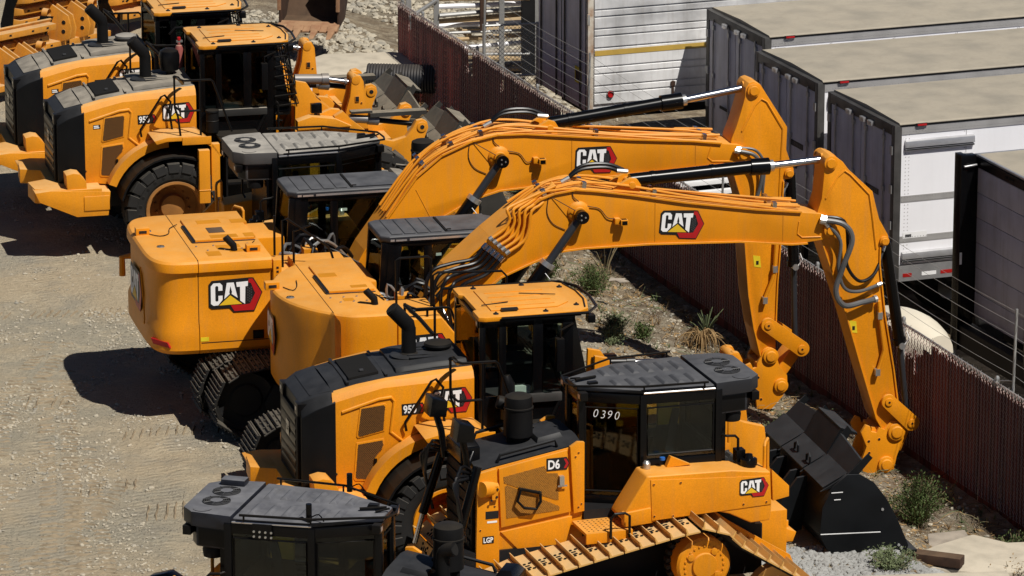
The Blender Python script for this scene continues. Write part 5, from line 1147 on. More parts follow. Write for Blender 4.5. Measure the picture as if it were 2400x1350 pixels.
    for y in (Y0 + .02, Y1 - .02):
        glassp(cab, 'window_pane', [(X0 + .2, y, 1.95), (X0 + .56, y, 1.95), (X0 + .56, y, ZT - .06), (X0 + .26, y, ZT - .06)], 'glass'); glassp(cab, 'window_pane', [(X0 + .68, y, 1.95), (X1 + .04, y, 1.95), (X1 - .1, y, ZT - .06), (X0 + .68, y, ZT - .06)], 'glass_clear')
        glassp(cab, 'window_pane', [(X0 - .02, y, 2.05), (X0 + .1, y, 2.05), (X0 + .1, y, ZT - .06), (X0 + .02, y, ZT - .06)], 'glass_dark')
    glassp(cab, 'windscreen', [(X1 + .08, Y0 + .05, 1.9), (X1 + .08, Y1 - .05, 1.9), (X1 - .08, Y1 - .05, ZT - .04), (X1 - .08, Y0 + .05, ZT - .04)], 'glass_clear'); glassp(cab, 'rear_window', [(X0 - .1, Y0 + .06, 2.06), (X0 - .1, Y1 - .06, 2.06), (X0 - .03, Y1 - .06, ZT - .04), (X0 - .03, Y0 + .06, ZT - .04)], 'glass_dark')
    seat(cab, .45, .94, 1.55)
    jn = MB('interior'); jn.box(.9, 1.3, .55, .65, 1.3, 2.1); jn.tube([(1.2, .9, 1.3), (1.15, .9, 1.95)], .02, 6); jn.box(1.15, 1.25, .52, .62, 2.15, 2.4); jn.use('white'); jn.box(.62, .70, Y0 + .03, Y0 + .035, 2.62, 2.66); jn.build('controls', cab)
    rf = MB('roof_grey'); Pp = [(-.20, Y0 + .06), (-.08, Y0 - .03), (1.46, Y0 - .03), (1.62, Y0 + .15), (1.62, Y1 - .15), (1.46, Y1 + .02), (-.08, Y1 + .02), (-.20, Y1 - .08)]
    rf.prism(Pp, ZT, ZT + .10, 'z'); rr = rf.build('cab_roof', cab, bevel=.035, seg=3)
    rp = MB('roof_grey')
    for i in range(4): rp.box(-.02 + i * .19, .14 + i * .19, Y0 + .06, Y1 - .06, ZT + .10, ZT + .112)
    rp.build('roof_ribs', rr, bevel=.005)
    rh = MB('roof_grey'); rh.box(.80, 1.5, Y0 + .06, Y1 - .08, ZT + .10, ZT + .118); rh.use('hole'); rh.box(.77, .79, Y0 + .06, Y1 - .08, ZT + .10, ZT + .116); rh.box(.8, .86, Y0 + .1, Y0 + .13, ZT + .118, ZT + .13); rh.build('roof_hatch', rr)
    sl_ = MB('alu'); sl_.box(.22, 1.42, Y0 - .034, Y0 - .03, ZT + .025, ZT + .055); sl_.box(.02, .18, Y0 - .034, Y0 - .03, ZT + .025, ZT + .05); sl_.box(-.06, 0, Y0 - .034, Y0 - .03, ZT + .025, ZT + .055); sl_.build('roof_edge_glint', rr)  # silver strips put in as the white reflection along the roof edge
    mi = MB('black'); mi.tube([(1.3, -hy + .1, 1.9), (1.3, -hy + .05, 2.2)], .015, 6); mi.box(1.22, 1.38, -hy - .02, -hy + .03, 2.15, 2.4); mi.build('mirror', T, bevel=.015)
    # undercarriage
    uo = S.get('uy', 0); ux = S.get('ux', 0); tw = S['tw']
    P = [(1.95 + ux, .0), (2.3 + ux, .06), (2.52 + ux, .24), (2.60 + ux, .50), (2.52 + ux, .76), (2.3 + ux, .93), (2.05 + ux, 1.0), (-1.75 + ux, 1.03), (-2.1 + ux, .97), (-2.38 + ux, .80), (-2.5 + ux, .52), (-2.40 + ux, .24), (-2.15 + ux, .06), (-1.85 + ux, 0)]
    P = [(x, z + .045) for x, z in P]
    shoe = MB('track_dark'); shoe.box(-.095, .095, -tw / 2, tw / 2, -.025, 0)
    for k in (-.07, 0, .07): shoe.box(k - .012, k + .012, -tw / 2 + .01, tw / 2 - .01, -.052, -.025)
    for sgn in (-1, 1): shoe.cyl((-.035, sgn * .12, -.03), (-.035, sgn * .12, -.045), .018, 6); shoe.cyl((.035, sgn * .12, -.03), (.035, sgn * .12, -.045), .018, 6)
    shm = shoe.mesh('track_shoe', .006, 1)
    for s in (-1, 1):
        yc = uo + s * 1.32
        wh = [('idler', 2.08 + ux, .54, .40, .22, 'dark_steel'), ('sprocket', -2.0 + ux, .55, .41, .14, 'dark_steel')] + [('track_roller', -1.45 + ux + i * .41, .20, .12, .22, 'dark_steel') for i in range(8)] + [('carrier_roller', -.7 + ux, .93, .07, .2, 'dark_steel'), ('carrier_roller', .8 + ux, .93, .07, .2, 'dark_steel')]
        e = crawler(T, P, yc - tw / 2, yc + tw / 2, .20, shm, wh, 'dark_steel', 'dark_steel')
        f = MB('dark_steel'); f.prism([(-1.7 + ux, .3), (1.7 + ux, .3), (1.8 + ux, .5), (1.6 + ux, .78), (-1.6 + ux, .78), (-1.75 + ux, .5)], yc - .16, yc + .16); f.build('track_frame', e, bevel=.02)
    xb = MB('dark_steel'); xb.box(-.8 + ux, .8 + ux, uo - 1.2, uo + 1.2, .45, .85); xb.build('car_body', T, bevel=.03)
    # boom ------------------------------------------------------------------
    top, bot = S['btop'], S['bbot']; tip = S['tip']; by = .30
    bm = MB('yellow'); outline = top + tip + bot[::-1]
    bm.prism(outline, -by, by); b = bm.build('boom', T, bevel=.006)
    fl = MB('yellow'); fl.strip(top, -.335, .335, .022); fl.strip(bot[::-1], -.335, .335, .022); fl.build('boom_flanges', b)
    bs = MB('yellow'); cx, cz = S['cylpin']
    bs.lathe([(.155, 0), (.14, .03), (.08, .05), (.07, .13)], (cx, -by - .001, cz + .02), 'y', 28) if False else None
    for s in (-1, 1): bs.lathe([(.16, s * (by - .01)), (.16, s * (by + .02)), (.13, s * (by + .05)), (.09, s * (by + .06)), (.085, s * (by + .12)), (.002, s * (by + .12))], (cx - .01, 0, cz + .03), 'y', 26)
    tpx, tpz = S['tippin']
    for s in (-1, 1): bs.lathe([(.10, s * by), (.10, s * (by + .05)), (.06, s * (by + .06)), (.06, s * (by + .08)), (.002, s * (by + .08))], (tpx, 0, tpz), 'y', 20)
    bs.build('boom_bosses', b)
    ln = MB('patch'); 
    for (p, q) in S['seams']: ln.tube([(p[0], -by - .001, p[1]), (q[0], -by - .001, q[1])], .006, 4)
    ln.build('weld_line', b)
    tpn = MB('yellow'); P2 = S['tipnear']; tpn.tube([(x, -by - .003, z) for x, z in P2], .012, 5); tpn.build('tip_plate', b)
    emblem(T, Plane((S['bemb'][0], -by - .002, S['bemb'][1]), (1, 0, S['bemb'][3]), (0, 0, -1)), S['bemb'][2])
    # pipes along the boom top
    ntop = len(top)
    for k, (y, dzz, r_) in enumerate(((-.28, .04, .018), (-.21, .09, .021), (-.13, .05, .016), (-.03, .10, .018), (.10, .05, .016), (.20, .08, .021), (.28, .04, .016))):
        pp = MB('yellow'); j0 = S['pipe0']; line = [(x, y + .012 * math.sin(i * 2.1 + k), z + dzz + .03 * math.sin(i * 1.3 + k * 1.7)) for i, (x, z) in enumerate(top[j0:])]
        pp.tube(line, r_, 7, smooth=3); pp.build('boom_pipe', b)
    for i in S['clamps']:
        x, z = top[i]; x2, z2 = top[i + 1]; u = .4; px, pz = x + (x2 - x) * u, z + (z2 - z) * u; d = math.atan2(z2 - z, x2 - x)
        for yy in (-.24, .05, .24): cl = MB('chrome'); cl.hexa([(px + math.cos(d) * a - math.sin(d) * c_, yy + bb_, pz + math.sin(d) * a + math.cos(d) * c_) for c_ in (.03, .12) for a, bb_ in ((-.03, -.045), (.03, -.045), (.03, .045), (-.03, .045))]); cl.build('pipe_clamp', b)
    lt = MB('yellow'); fx, fz_ = S['lamp']; lt.box(fx - .06, fx + .02, -by - .10, -by, fz_ - .04, fz_ + .05); lt.use('cab_black'); lt.box(fx + .01, fx + .12, -by - .17, -by - .06, fz_ - .05, fz_ + .04); lt.build('boom_lamp', T, bevel=.015)
    cbl = MB('rust'); cbl.tube([(cx - .1, -by - .01, cz + .33), (cx - .07, -by - .015, cz + .24), (cx + .1, -by - .02, cz + .12), (cx + .3, -by - .015, cz + .06), (cx + .42, -by - .02, cz - .08), (fx, -by - .03, fz_ + .03)], .007, 5, smooth=4); cbl.tube([(cx - .45, -by - .01, cz + .27), (cx - .47, -by - .012, cz + .05), (cx - .38, -by - .012, cz - .12), (cx - .2, -by - .012, cz - .22)], .006, 5, smooth=4); cbl.tube([(cx - .4, -by - .01, cz + .27), (cx - .03, -by - .12, cz + .05)], .006, 4); cbl.build('lamp_cable', T)
    # boom rams, one each side
    for s in (-1, 1):
        fx0, fz0 = S['ramfoot']; d = Vector((cx - fx0, 0, cz - fz0)); m_ = Vector((fx0, 0, fz0)) + d * S['ramsplit']
        rm = MB('cab_black'); rm.cyl((fx0, s * .42, fz0), (m_.x, s * .42, m_.z), .105, 20); rm.use('zinc'); rm.cyl((m_.x - d.x * .02, s * .42, m_.z - d.z * .02), (m_.x + d.x * .02, s * .42, m_.z + d.z * .02), .112, 20); rm.use('cyl_dark'); rm.cyl((m_.x, s * .42, m_.z), (cx, s * .42, cz), .058, 18)
        rm.use('cab_black'); rm.cyl((cx, s * .37, cz), (cx, s * .53, cz), .095, 22); rm.use('zinc')
        for a in range(3): rm.cyl((cx + .04 * math.cos(a * 2.1), s * .53, cz + .04 * math.sin(a * 2.1)), (cx + .04 * math.cos(a * 2.1), s * .538, cz + .04 * math.sin(a * 2.1)), .013, 7)
        rm.use('white'); rm.tube([(m_.x - .06, s * .53, m_.z - .1), (m_.x, s * .55, m_.z - .18), (m_.x + .03, s * .52, m_.z - .3)], .007, 4); rm.build('boom_ram', T)
    # stick ram
    a, m1, m2, e_ = [Vector((x, 0, z)) for x, z in S['sram']]
    sr = MB('cab_black'); sr.cyl(a, m1, .098, 22); sr.cyl(m1 + (m1 - a).normalized() * -.02, m2, .125, 22); sr.cyl(a.lerp(m1, .17), a.lerp(m1, .2), .106, 20); sr.cyl(a.lerp(m1, .66), a.lerp(m1, .69), .106, 20); sr.use('zinc'); sr.cyl(m2, m2 + (e_ - m2).normalized() * .07, .085, 20); sr.use('chrome'); sr.cyl(m2, e_, .055, 20); sr.use('yellow'); sr.cyl(e_ - Vector((.12, 0, .0)), e_, .09, 16); sr.cyl((e_.x, -.12, e_.z), (e_.x, .12, e_.z), .1, 18); sr.build('stick_ram', T)
    lugp = S['lug']; lu = MB('yellow')
    for s in (-1, 1): lu.prism(lugp, s * .20, s * .12)
    lu.cyl((a.x - .02, -.24, a.z - .02), (a.x - .02, .24, a.z - .02), .05, 16); lu.build('ram_lug', b, bevel=.008)
    sh = MB('hose'); q = S['shose']; sh.tube([(q[0], -.1, q[1]), (q[0] + .2, -.1, q[1] + .12), (q[0] + .55, -.1, q[1] + .13), (q[0] + .75, -.1, q[1] + .06)], .028, 8, smooth=4); sh.tube([(q[0] + .05, .0, q[1] + .01), (q[0] + .25, .0, q[1] + .15), (q[0] + .6, .0, q[1] + .15), (q[0] + .85, 0, q[1] + .05)], .028, 8, smooth=4); sh.use('zinc'); sh.cyl((q[0] + .72, -.1, q[1] + .07), (q[0] + .88, -.1, q[1] + .05), .035, 8); sh.cyl((q[0] - .1, -.1, q[1] - .05), (q[0] + .02, -.1, q[1] + .01), .035, 8); sh.build('ram_hoses', T)
    # stick ------------------------------------------------------------------
    st = MB('yellow'); st.prism(S['stick'], -.235, .235); sk = st.build('stick', T, bevel=.006)
    fr = MB('yellow'); fr.strip(S['sback'], -.26, .26, .02); fr.strip(S['sfront'], -.26, .26, .02); fr.build('stick_flanges', sk)
    rb = MB('yellow'); rb.tube([(x, -.238, z) for x, z in S['srib']], .016, 5); rb.build('stick_rib', sk)
    pin = MB('yellow')
    for (x, z, r_) in S['pins']:
        for s in (-1, 1): pin.lathe([(r_, s * .23), (r_, s * .275), (r_ * .72, s * .28), (r_ * .66, s * .30), (.002, s * .30)], (x, 0, z), 'y', 20)
    pin.build('stick_pins', sk)
    yk = MB('sticker'); yx, yz = S['stk']; yk.prism([(yx, yz), (yx + .11, yz - .02), (yx + .13, yz - .2), (yx + .02, yz - .18)], -.2365, -.2395); yk.use('decal_black'); yk.box(yx + .05, yx + .09, -.242, -.24, yz - .15, yz - .09); yk.build('warning_sticker', sk)
    for pts, r_ in S['spipes']:
        p_ = MB('yellow'); p_.tube([(x, -.29, z) for x, z in pts], r_, 8); p_.use('zinc'); 
        for (x, z) in (pts[1], pts[-1]): p_.box(x - .035, x + .035, -.33, -.245, z - .05, z + .05)
        p_.build('stick_pipe', sk)
    for pts, r_, m_ in S['shoses']:
        p_ = MB(m_); p_.tube(pts, r_, 9, smooth=6); p_.use('zinc'); p_.cyl(pts[0], Vector(pts[0]).lerp(Vector(pts[1]), .25), r_ * 1.35, 9); p_.cyl(pts[-1], Vector(pts[-1]).lerp(Vector(pts[-2]), .2), r_ * 1.35, 9); p_.build('stick_hose', T)
    # bucket ram, links, coupler
    a, m1, e_ = [Vector((x, 0, z)) for x, z in S['bram']]
    br = MB('cab_black'); br.cyl(a, m1, .085, 20); br.cyl(m1.lerp(a, .06), m1, .10, 20); br.use('cyl_dark'); br.cyl(m1, e_, .045, 16); br.use('white'); br.tube([(m1.x + .02, -.08, m1.z - .02), (m1.x + .1, -.12, m1.z + .12), (m1.x + .06, -.12, m1.z + .22)], .01, 5); br.use('zinc'); br.cyl((m1.x, -.12, m1.z), (m1.x, .12, m1.z), .05, 8); br.build('bucket_ram', T)
    for s in (-1, 1):
        l1 = MB('yellow'); (ax_, az_), (bx_, bz_) = S['link']; d = Vector((bx_ - ax_, bz_ - az_)).normalized(); n_ = Vector((-d.y, d.x))
        o = [Vector((ax_, az_)) + (d * -math.cos(R(t)) * .11 + n_ * math.sin(R(t)) * .11) for t in range(-80, 81, 20)]; o2 = [Vector((bx_, bz_)) + (d * math.cos(R(t)) * .12 - n_ * math.sin(R(t)) * -.12) for t in range(80, -81, -20)]
        l1.prism([(p.x, p.y) for p in o] + [(p.x, p.y) for p in o2], s * .275, s * .335); l1.cyl((ax_, s * .33, az_), (ax_, s * .355, az_), .06, 16); l1.cyl((bx_, s * .33, bz_), (bx_, s * .355, bz_), .065, 16); l1.use('decal_black'); l1.cyl((ax_, s * .355, az_), (ax_, s * .36, az_), .02, 10); l1.cyl((bx_, s * .355, bz_), (bx_, s * .36, bz_), .02, 10); l1.build('bucket_link', T, bevel=.005)
    l2 = MB('yellow'); (ax_, az_), (bx_, bz_) = S['link2']; d = Vector((bx_ - ax_, bz_ - az_)).normalized(); n_ = Vector((-d.y, d.x)) * .09; l2.prism([(ax_ + n_.x, az_ + n_.y), (bx_ + n_.x, bz_ + n_.y), (bx_ - n_.x, bz_ - n_.y), (ax_ - n_.x, az_ - n_.y)], -.2, .2); l2.build('coupler_link', T, bevel=.02)
    cp = MB('yellow')
    for s in (-1, 1): cp.prism(S['coup'], s * .27, s * .21)
    xs_ = [p[0] for p in S['coup']]; zs_ = [p[1] for p in S['coup']]; mx, mz = sum(xs_) / len(xs_), sum(zs_) / len(zs_); cp.box(mx - .12, mx + .12, -.205, .205, mz - .3, mz + .2)
    for (x, z, r_) in S['cpins']:
        for s in (-1, 1): cp.lathe([(r_, s * .27), (r_, s * .31), (r_ * .7, s * .315), (r_ * .62, s * .335), (.002, s * .335)], (x, 0, z), 'y', 20)
    cp.use('decal_black'); bolts(cp, S['cbolts'], -.27, .024, .006); cp.build('quick_coupler', T, bevel=.008)
    if S.get('loops'):
        for i, pts in enumerate(S['loops']):
            p_ = MB('hose'); p_.tube(pts, .028, 9, smooth=6); p_.use('chrome'); p_.cyl(pts[-1], Vector(pts[-1]) + (Vector(pts[-1]) - Vector(pts[-2])).normalized() * .09, .038, 9); p_.build('boom_hose', T)
        for pts in S['ypipes']:
            p_ = MB('yellow'); p_.tube(pts, .023, 8, smooth=3); p_.use('zinc'); p_.cyl(pts[0], Vector(pts[0]).lerp(Vector(pts[1]), .22), .036, 8); p_.build('boom_pipe', b)
    return T
B1TOP = [(.55, 1.75), (.80, 2.2), (1.13, 2.65), (1.59, 3.27), (1.97, 3.57), (2.43, 3.76), (2.81, 3.83), (3.24, 3.82), (3.95, 3.74), (4.88, 3.64), (5.82, 3.56), (6.26, 3.50)]
B1BOT = [(1.0, 1.75), (1.40, 2.27), (1.86, 2.59), (2.24, 2.79), (2.54, 2.92), (2.84, 3.00), (3.52, 3.04), (4.33, 3.10), (4.99, 3.14), (5.99, 3.17), (6.30, 3.20)]
E1S = dict(ztop=2.5, hw=1.4, seam=-1.9, tail=.68, round=False, xf=-.82,
    prof=[(1.08, -.16), (1.11, -.04), (1.17, 0), (1.30, 0), (1.46, .0), (1.59, -.05), (2.25, -.05), (2.322, -.045), (2.332, .0), (2.40, .0), (2.455, -.012), (2.488, -.04), (2.5, -.08)],
    patches=[(-1.55, -1.2, .55, .75), (-1.05, -.82, .5, .72), (-1.5, -1.1, -.30, -.12), (-1.0, -.85, -.32, -.1), (-1.5, -1.15, -.75, -.58), (-1.35, -1.05, -1.0, -.82), (-1.7, -1.5, -1.15, -.9)], grille=True,
    caps=[(-2.28, -.46), (-2.32, .45)], boxes=[(-1.02, -1.0), (-2.42, .32)], cables=[[(-2.35, .3, None), (-2.2, .1, None), (-2.05, .2, None), (-1.98, .5, None), (-1.85, .62, .02)], [(-1.0, -.9, .08), (-.95, -.6, None), (-.9, -.5, None)]],
    exh=(-1.28, -.92), lines=[1.275], emblem=(-1.73, 2.185, -.042, .76), rear_emblem=(-2.562, .55, 2.05, (0, -1, 0), .95), extras=True,
    tankz=2.28, xt=.35,
    rails=[[(-.62, -1.2, 2.25), (-.62, -1.2, 2.98), (-.55, -1.2, 3.0), (.05, -1.2, 2.55), (.1, -1.2, 2.45), (.2, -1.2, 2.1)], [(-.45, -1.18, 2.25), (-.45, -1.18, 2.8), (-.2, -1.18, 2.88)], [(-.62, -.6, 2.3), (-.62, -.6, 2.9)]],
    tw=.62, ux=.55, btop=B1TOP, bbot=B1BOT, tip=[(6.52, 3.47), (6.64, 3.42), (6.68, 3.34), (6.66, 3.25), (6.58, 3.19)], tippin=(6.60, 3.32), cylpin=(2.84, 3.48), pipe0=2, clamps=(3, 4, 5, 8, 10),
    seams=[((1.57, 3.08), (1.81, 2.60)), ((3.95, 3.72), (3.95, 3.10)), ((5.86, 3.52), (5.86, 3.2))], tipnear=[(6.1, 3.46), (6.05, 3.30), (6.12, 3.24), (6.45, 3.22)],
    bemb=(4.02, 3.575, .62, -.04), lamp=(3.40, 3.43), ramfoot=(1.75, 1.98), ramsplit=.62, sram=[(3.66, 3.89), (5.42, 4.10), (5.72, 4.125), (6.78, 4.28)], lug=[(3.30, 3.80), (3.5, 3.93), (3.62, 3.99), (3.72, 3.96), (3.78, 3.86), (3.75, 3.75)], shose=(2.75, 3.98),
    stick=[(6.65, 4.32), (6.70, 4.39), (6.77, 4.41), (6.88, 4.36), (6.98, 4.20), (7.26, 3.76), (7.31, 3.68), (7.30, 3.33), (7.36, 3.16), (7.42, 3.03), (7.43, 2.94), (7.38, 2.88), (7.27, 2.87), (7.26, 2.58), (7.24, 1.87), (7.20, 1.23), (7.18, .55), (7.18, .24), (7.13, .08), (7.02, .02), (6.93, .10), (6.82, .57), (6.73, 1.10), (6.66, 1.91), (6.60, 2.6), (6.46, 3.05), (6.42, 3.30), (6.44, 3.55), (6.52, 3.75), (6.58, 3.95), (6.64, 4.17)],
    sback=[(6.93, .13), (6.82, .57), (6.73, 1.10), (6.66, 1.91), (6.60, 2.6), (6.46, 3.05)][::-1], sfront=[(7.27, 2.85), (7.26, 2.58), (7.24, 1.87), (7.20, 1.23), (7.18, .40)][::-1],
    srib=[(6.60, 3.66), (6.80, 4.05), (6.9, 4.14), (6.98, 4.09), (7.24, 3.66), (7.22, 3.2), (7.20, 2.6)], pins=[(6.77, 4.28, .10), (7.345, 2.97, .07), (7.07, .14, .12)],
    stk=(6.80, 1.72), spipes=[([(7.15, 2.0), (7.13, 1.5), (7.10, 1.35), (7.0, 1.1), (6.98, 1.02)], .03)],
    shoses=[([(6.45, -.36, 3.40), (6.75, -.40, 3.32), (6.86, -.42, 3.10), (6.84, -.40, 2.8), (6.72, -.38, 2.45)], .03, 'hose_grey'), ([(6.5, -.3, 3.42), (6.78, -.34, 3.38), (6.92, -.36, 3.15), (6.9, -.36, 2.7), (6.95, -.34, 2.5), (7.15, -.3, 2.5), (7.36, -.1, 2.78)], .022, 'hose_grey')],
    bram=[(7.44, 2.90), (7.52, 1.45), (7.56, .26)], link=((7.03, .63), (7.57, .22)), link2=((7.5, .12), (7.25, -.22)), coup=[(6.70, .0), (6.78, .03), (6.82, -.06), (6.88, -.04), (6.88, .02), (6.96, .16), (7.09, .24), (7.18, .13), (7.24, -.05), (7.36, -.2), (7.37, -.40), (7.30, -.52), (7.12, -.72), (6.89, -.70), (6.86, -.40), (6.80, -.18), (6.72, -.12)], cpins=[(7.09, .13, .12), (7.26, -.35, .11)], cbolts=[(6.9, -.2), (6.95, -.55)])
B2TOP = [(.22, 1.9), (.42, 2.25), (.66, 2.57), (1.23, 3.05), (1.60, 3.33), (1.96, 3.56), (2.17, 3.63), (2.48, 3.67), (2.79, 3.63), (3.32, 3.54), (4.11, 3.38), (5.18, 3.21), (5.85, 3.13)]
B2BOT = [(.62, 1.8), (1.0, 2.18), (1.38, 2.47), (1.75, 2.62), (2.22, 2.79), (2.61, 2.82), (3.59, 2.82), (4.92, 2.77), (5.70, 2.68), (5.95, 2.68)]
E2S = dict(ztop=2.4, hw=1.58, hy=1.58, seam=-1.28, tail=.6, round=True, rad=1.88, xf=-.42,
    prof=[(.98, -.16), (1.03, -.05), (1.12, .0), (1.45, .0), (1.6, .0), (2.05, -.01), (2.32, -.005), (2.368, -.018), (2.392, -.045), (2.4, -.08)],
    patches=[(-1.1, -.85, .4, .6), (-.78, -.55, -.25, -.12), (-.72, -.50, -.45, -.35), (-1.0, -.85, -.8, -.65)],
    caps=[(-1.70, -.42), (-1.78, .35)], boxes=[(-1.86, .12)], cables=[[(-1.7, .1, None), (-1.6, -.1, None), (-1.5, .1, None), (-1.45, .4, None)], [(-.6, -.5, .0), (-.5, -.6, .0), (-.45, -.9, .0)]],
    exh=(-.62, -1.05), lines=[1.30], emblem=None, rear_emblem=(-1.83, .569, 2.02, (-.08, -.997, 0), .84),
    tankz=2.30, xt=.22, tank_emblem=(-.30, 2.06, .62),
    rails=[[(-.30, -1.0, 2.3), (-.30, -1.0, 3.0), (-.25, -1.0, 3.03), (.15, -1.0, 3.03), (.2, -1.0, 3.0), (.2, -1.0, 2.3)], [(-.12, -1.5, 2.2), (-.16, -1.5, 2.34), (-.24, -1.5, 2.40), (.18, -1.5, 2.40), (.24, -1.5, 2.36), (.5, -1.5, 1.85)], [(.03, -1.5, 2.4), (.03, -1.5, 2.0)], [(.25, -.9, 2.3), (.25, -.9, 2.72), (.32, -.9, 2.76), (1.25, -.9, 2.72), (1.32, -.9, 2.64), (1.32, -.9, 2.2)]],
    tw=.72, uy=-.42, ux=-.12, btop=B2TOP, bbot=B2BOT, tip=[(6.15, 3.09), (6.28, 3.03), (6.38, 2.90), (6.36, 2.76), (6.24, 2.71)], tippin=(6.29, 2.85), cylpin=(2.53, 3.32), pipe0=4, clamps=(5, 7, 9, 11),
    seams=[((1.33, 2.65), (1.47, 2.48)), ((3.66, 3.46), (3.66, 2.84)), ((5.58, 3.12), (5.58, 2.72))], tipnear=[(5.82, 3.0), (5.80, 2.82), (5.87, 2.76), (6.15, 2.75)],
    bemb=(3.76, 3.295, .64, -.09), lamp=(3.10, 3.19), ramfoot=(1.50, 1.90), ramsplit=.52, sram=[(3.36, 3.69), (5.18, 3.775), (5.44, 3.775), (6.34, 3.83)], lug=[(2.98, 3.56), (3.18, 3.70), (3.32, 3.77), (3.42, 3.75), (3.48, 3.66), (3.45, 3.52)], shose=(2.42, 3.80),
    stick=[(6.20, 3.82), (6.23, 3.90), (6.29, 3.94), (6.37, 3.92), (6.49, 3.83), (6.58, 3.71), (6.95, 3.36), (6.99, 3.20), (7.06, 2.94), (7.20, 2.69), (7.22, 2.59), (7.15, 2.54), (7.08, 2.54), (7.09, 2.25), (7.19, 1.47), (7.34, .65), (7.42, .10), (7.47, -.18), (7.42, -.40), (7.28, -.40), (7.16, -.25), (7.07, -.09), (6.79, .81), (6.56, 1.58), (6.36, 2.15), (6.20, 2.64), (6.12, 2.8), (6.10, 3.05), (6.18, 3.3), (6.21, 3.66)],
    sback=[(6.16, 2.72), (6.36, 2.15), (6.56, 1.58), (6.79, .81), (7.07, -.09), (7.16, -.25)], sfront=[(7.09, 2.52), (7.09, 2.25), (7.19, 1.47), (7.34, .65), (7.42, .10)][::-1],
    srib=[(6.24, 3.3), (6.42, 3.62), (6.52, 3.70), (6.60, 3.64), (6.90, 3.32), (6.96, 2.95), (7.02, 2.5)], pins=[(6.30, 3.83, .10), (7.14, 2.61, .07), (7.37, -.28, .13)],
    stk=(6.63, 1.44), spipes=[([(7.06, 1.72), (7.08, 1.5), (7.16, .98), (7.10, .75), (7.06, .64)], .03)],
    shoses=[([(6.12, -.36, 3.02), (6.45, -.42, 2.95), (6.58, -.46, 2.72), (6.45, -.44, 2.3), (6.36, -.42, 1.95), (6.50, -.40, 1.72), (6.8, -.36, 1.74), (7.02, -.3, 1.76)], .042, 'hose_grey'), ([(6.15, -.30, 3.05), (6.48, -.36, 2.98), (6.55, -.36, 2.6), (6.55, -.34, 2.30), (6.75, -.32, 2.05), (7.0, -.28, 2.15), (7.18, -.12, 2.5)], .026, 'hose'), ([(6.2, -.34, 2.98), (6.42, -.40, 2.7), (6.4, -.40, 2.3), (6.5, -.38, 1.98), (6.75, -.34, 1.9), (7.1, -.28, 1.98)], .026, 'hose_grey')],
    bram=[(7.24, 2.52), (7.50, .95), (7.62, -.06)], link=((7.24, .18), (7.60, -.17)), link2=((7.56, -.22), (7.40, -.6)), coup=[(6.84, -.28), (6.91, -.17), (6.98, -.20), (7.0, -.28), (7.08, -.3), (7.12, -.22), (7.20, -.26), (7.29, -.14), (7.40, -.14), (7.50, -.26), (7.50, -.42), (7.40, -.68), (7.36, -.88), (7.15, -.98), (6.88, -.88), (6.86, -.70), (6.93, -.5)], cpins=[(7.38, -.30, .13), (7.23, -.79, .12)], cbolts=[(6.96, -.42), (7.12, -.4), (6.97, -.6)],
    loops=[[(.30 + .10 * i, -.42 - .05 * i, 1.8), (.24 + .10 * i, -.46 - .05 * i, 2.35 - .03 * i), (.34 + .09 * i, -.46 - .05 * i, 2.66 - .06 * i), (.62 + .05 * i, -.42 - .02 * i, 2.74 - .07 * i), (.95 + .05 * i, -.38, 2.78 - .06 * i), (1.10 + .06 * i, -.37, 2.92 - .05 * i)] for i in range(5)],
    ypipes=[[(1.20 + .06 * i, -.36, 3.04 - .055 * i), (1.42 + .07 * i, -.36, 3.18 - .05 * i), (1.50 + .07 * i, -.36, 3.33 - .04 * i), (1.46 + .09 * i, -.36, 3.46 - .01 * i), (1.6 + .1 * i, -.3, 3.52), (2.2, -.25 + .05 * i, 3.74)] for i in range(5)])
excavator('excavator with big white side emblem, farther of the two', (-3.016, 67.428), 14, E1S)
excavator('excavator with rounded tail and thick hose loops, nearer of the two', (-1.574, 64.863), 14, E2S)
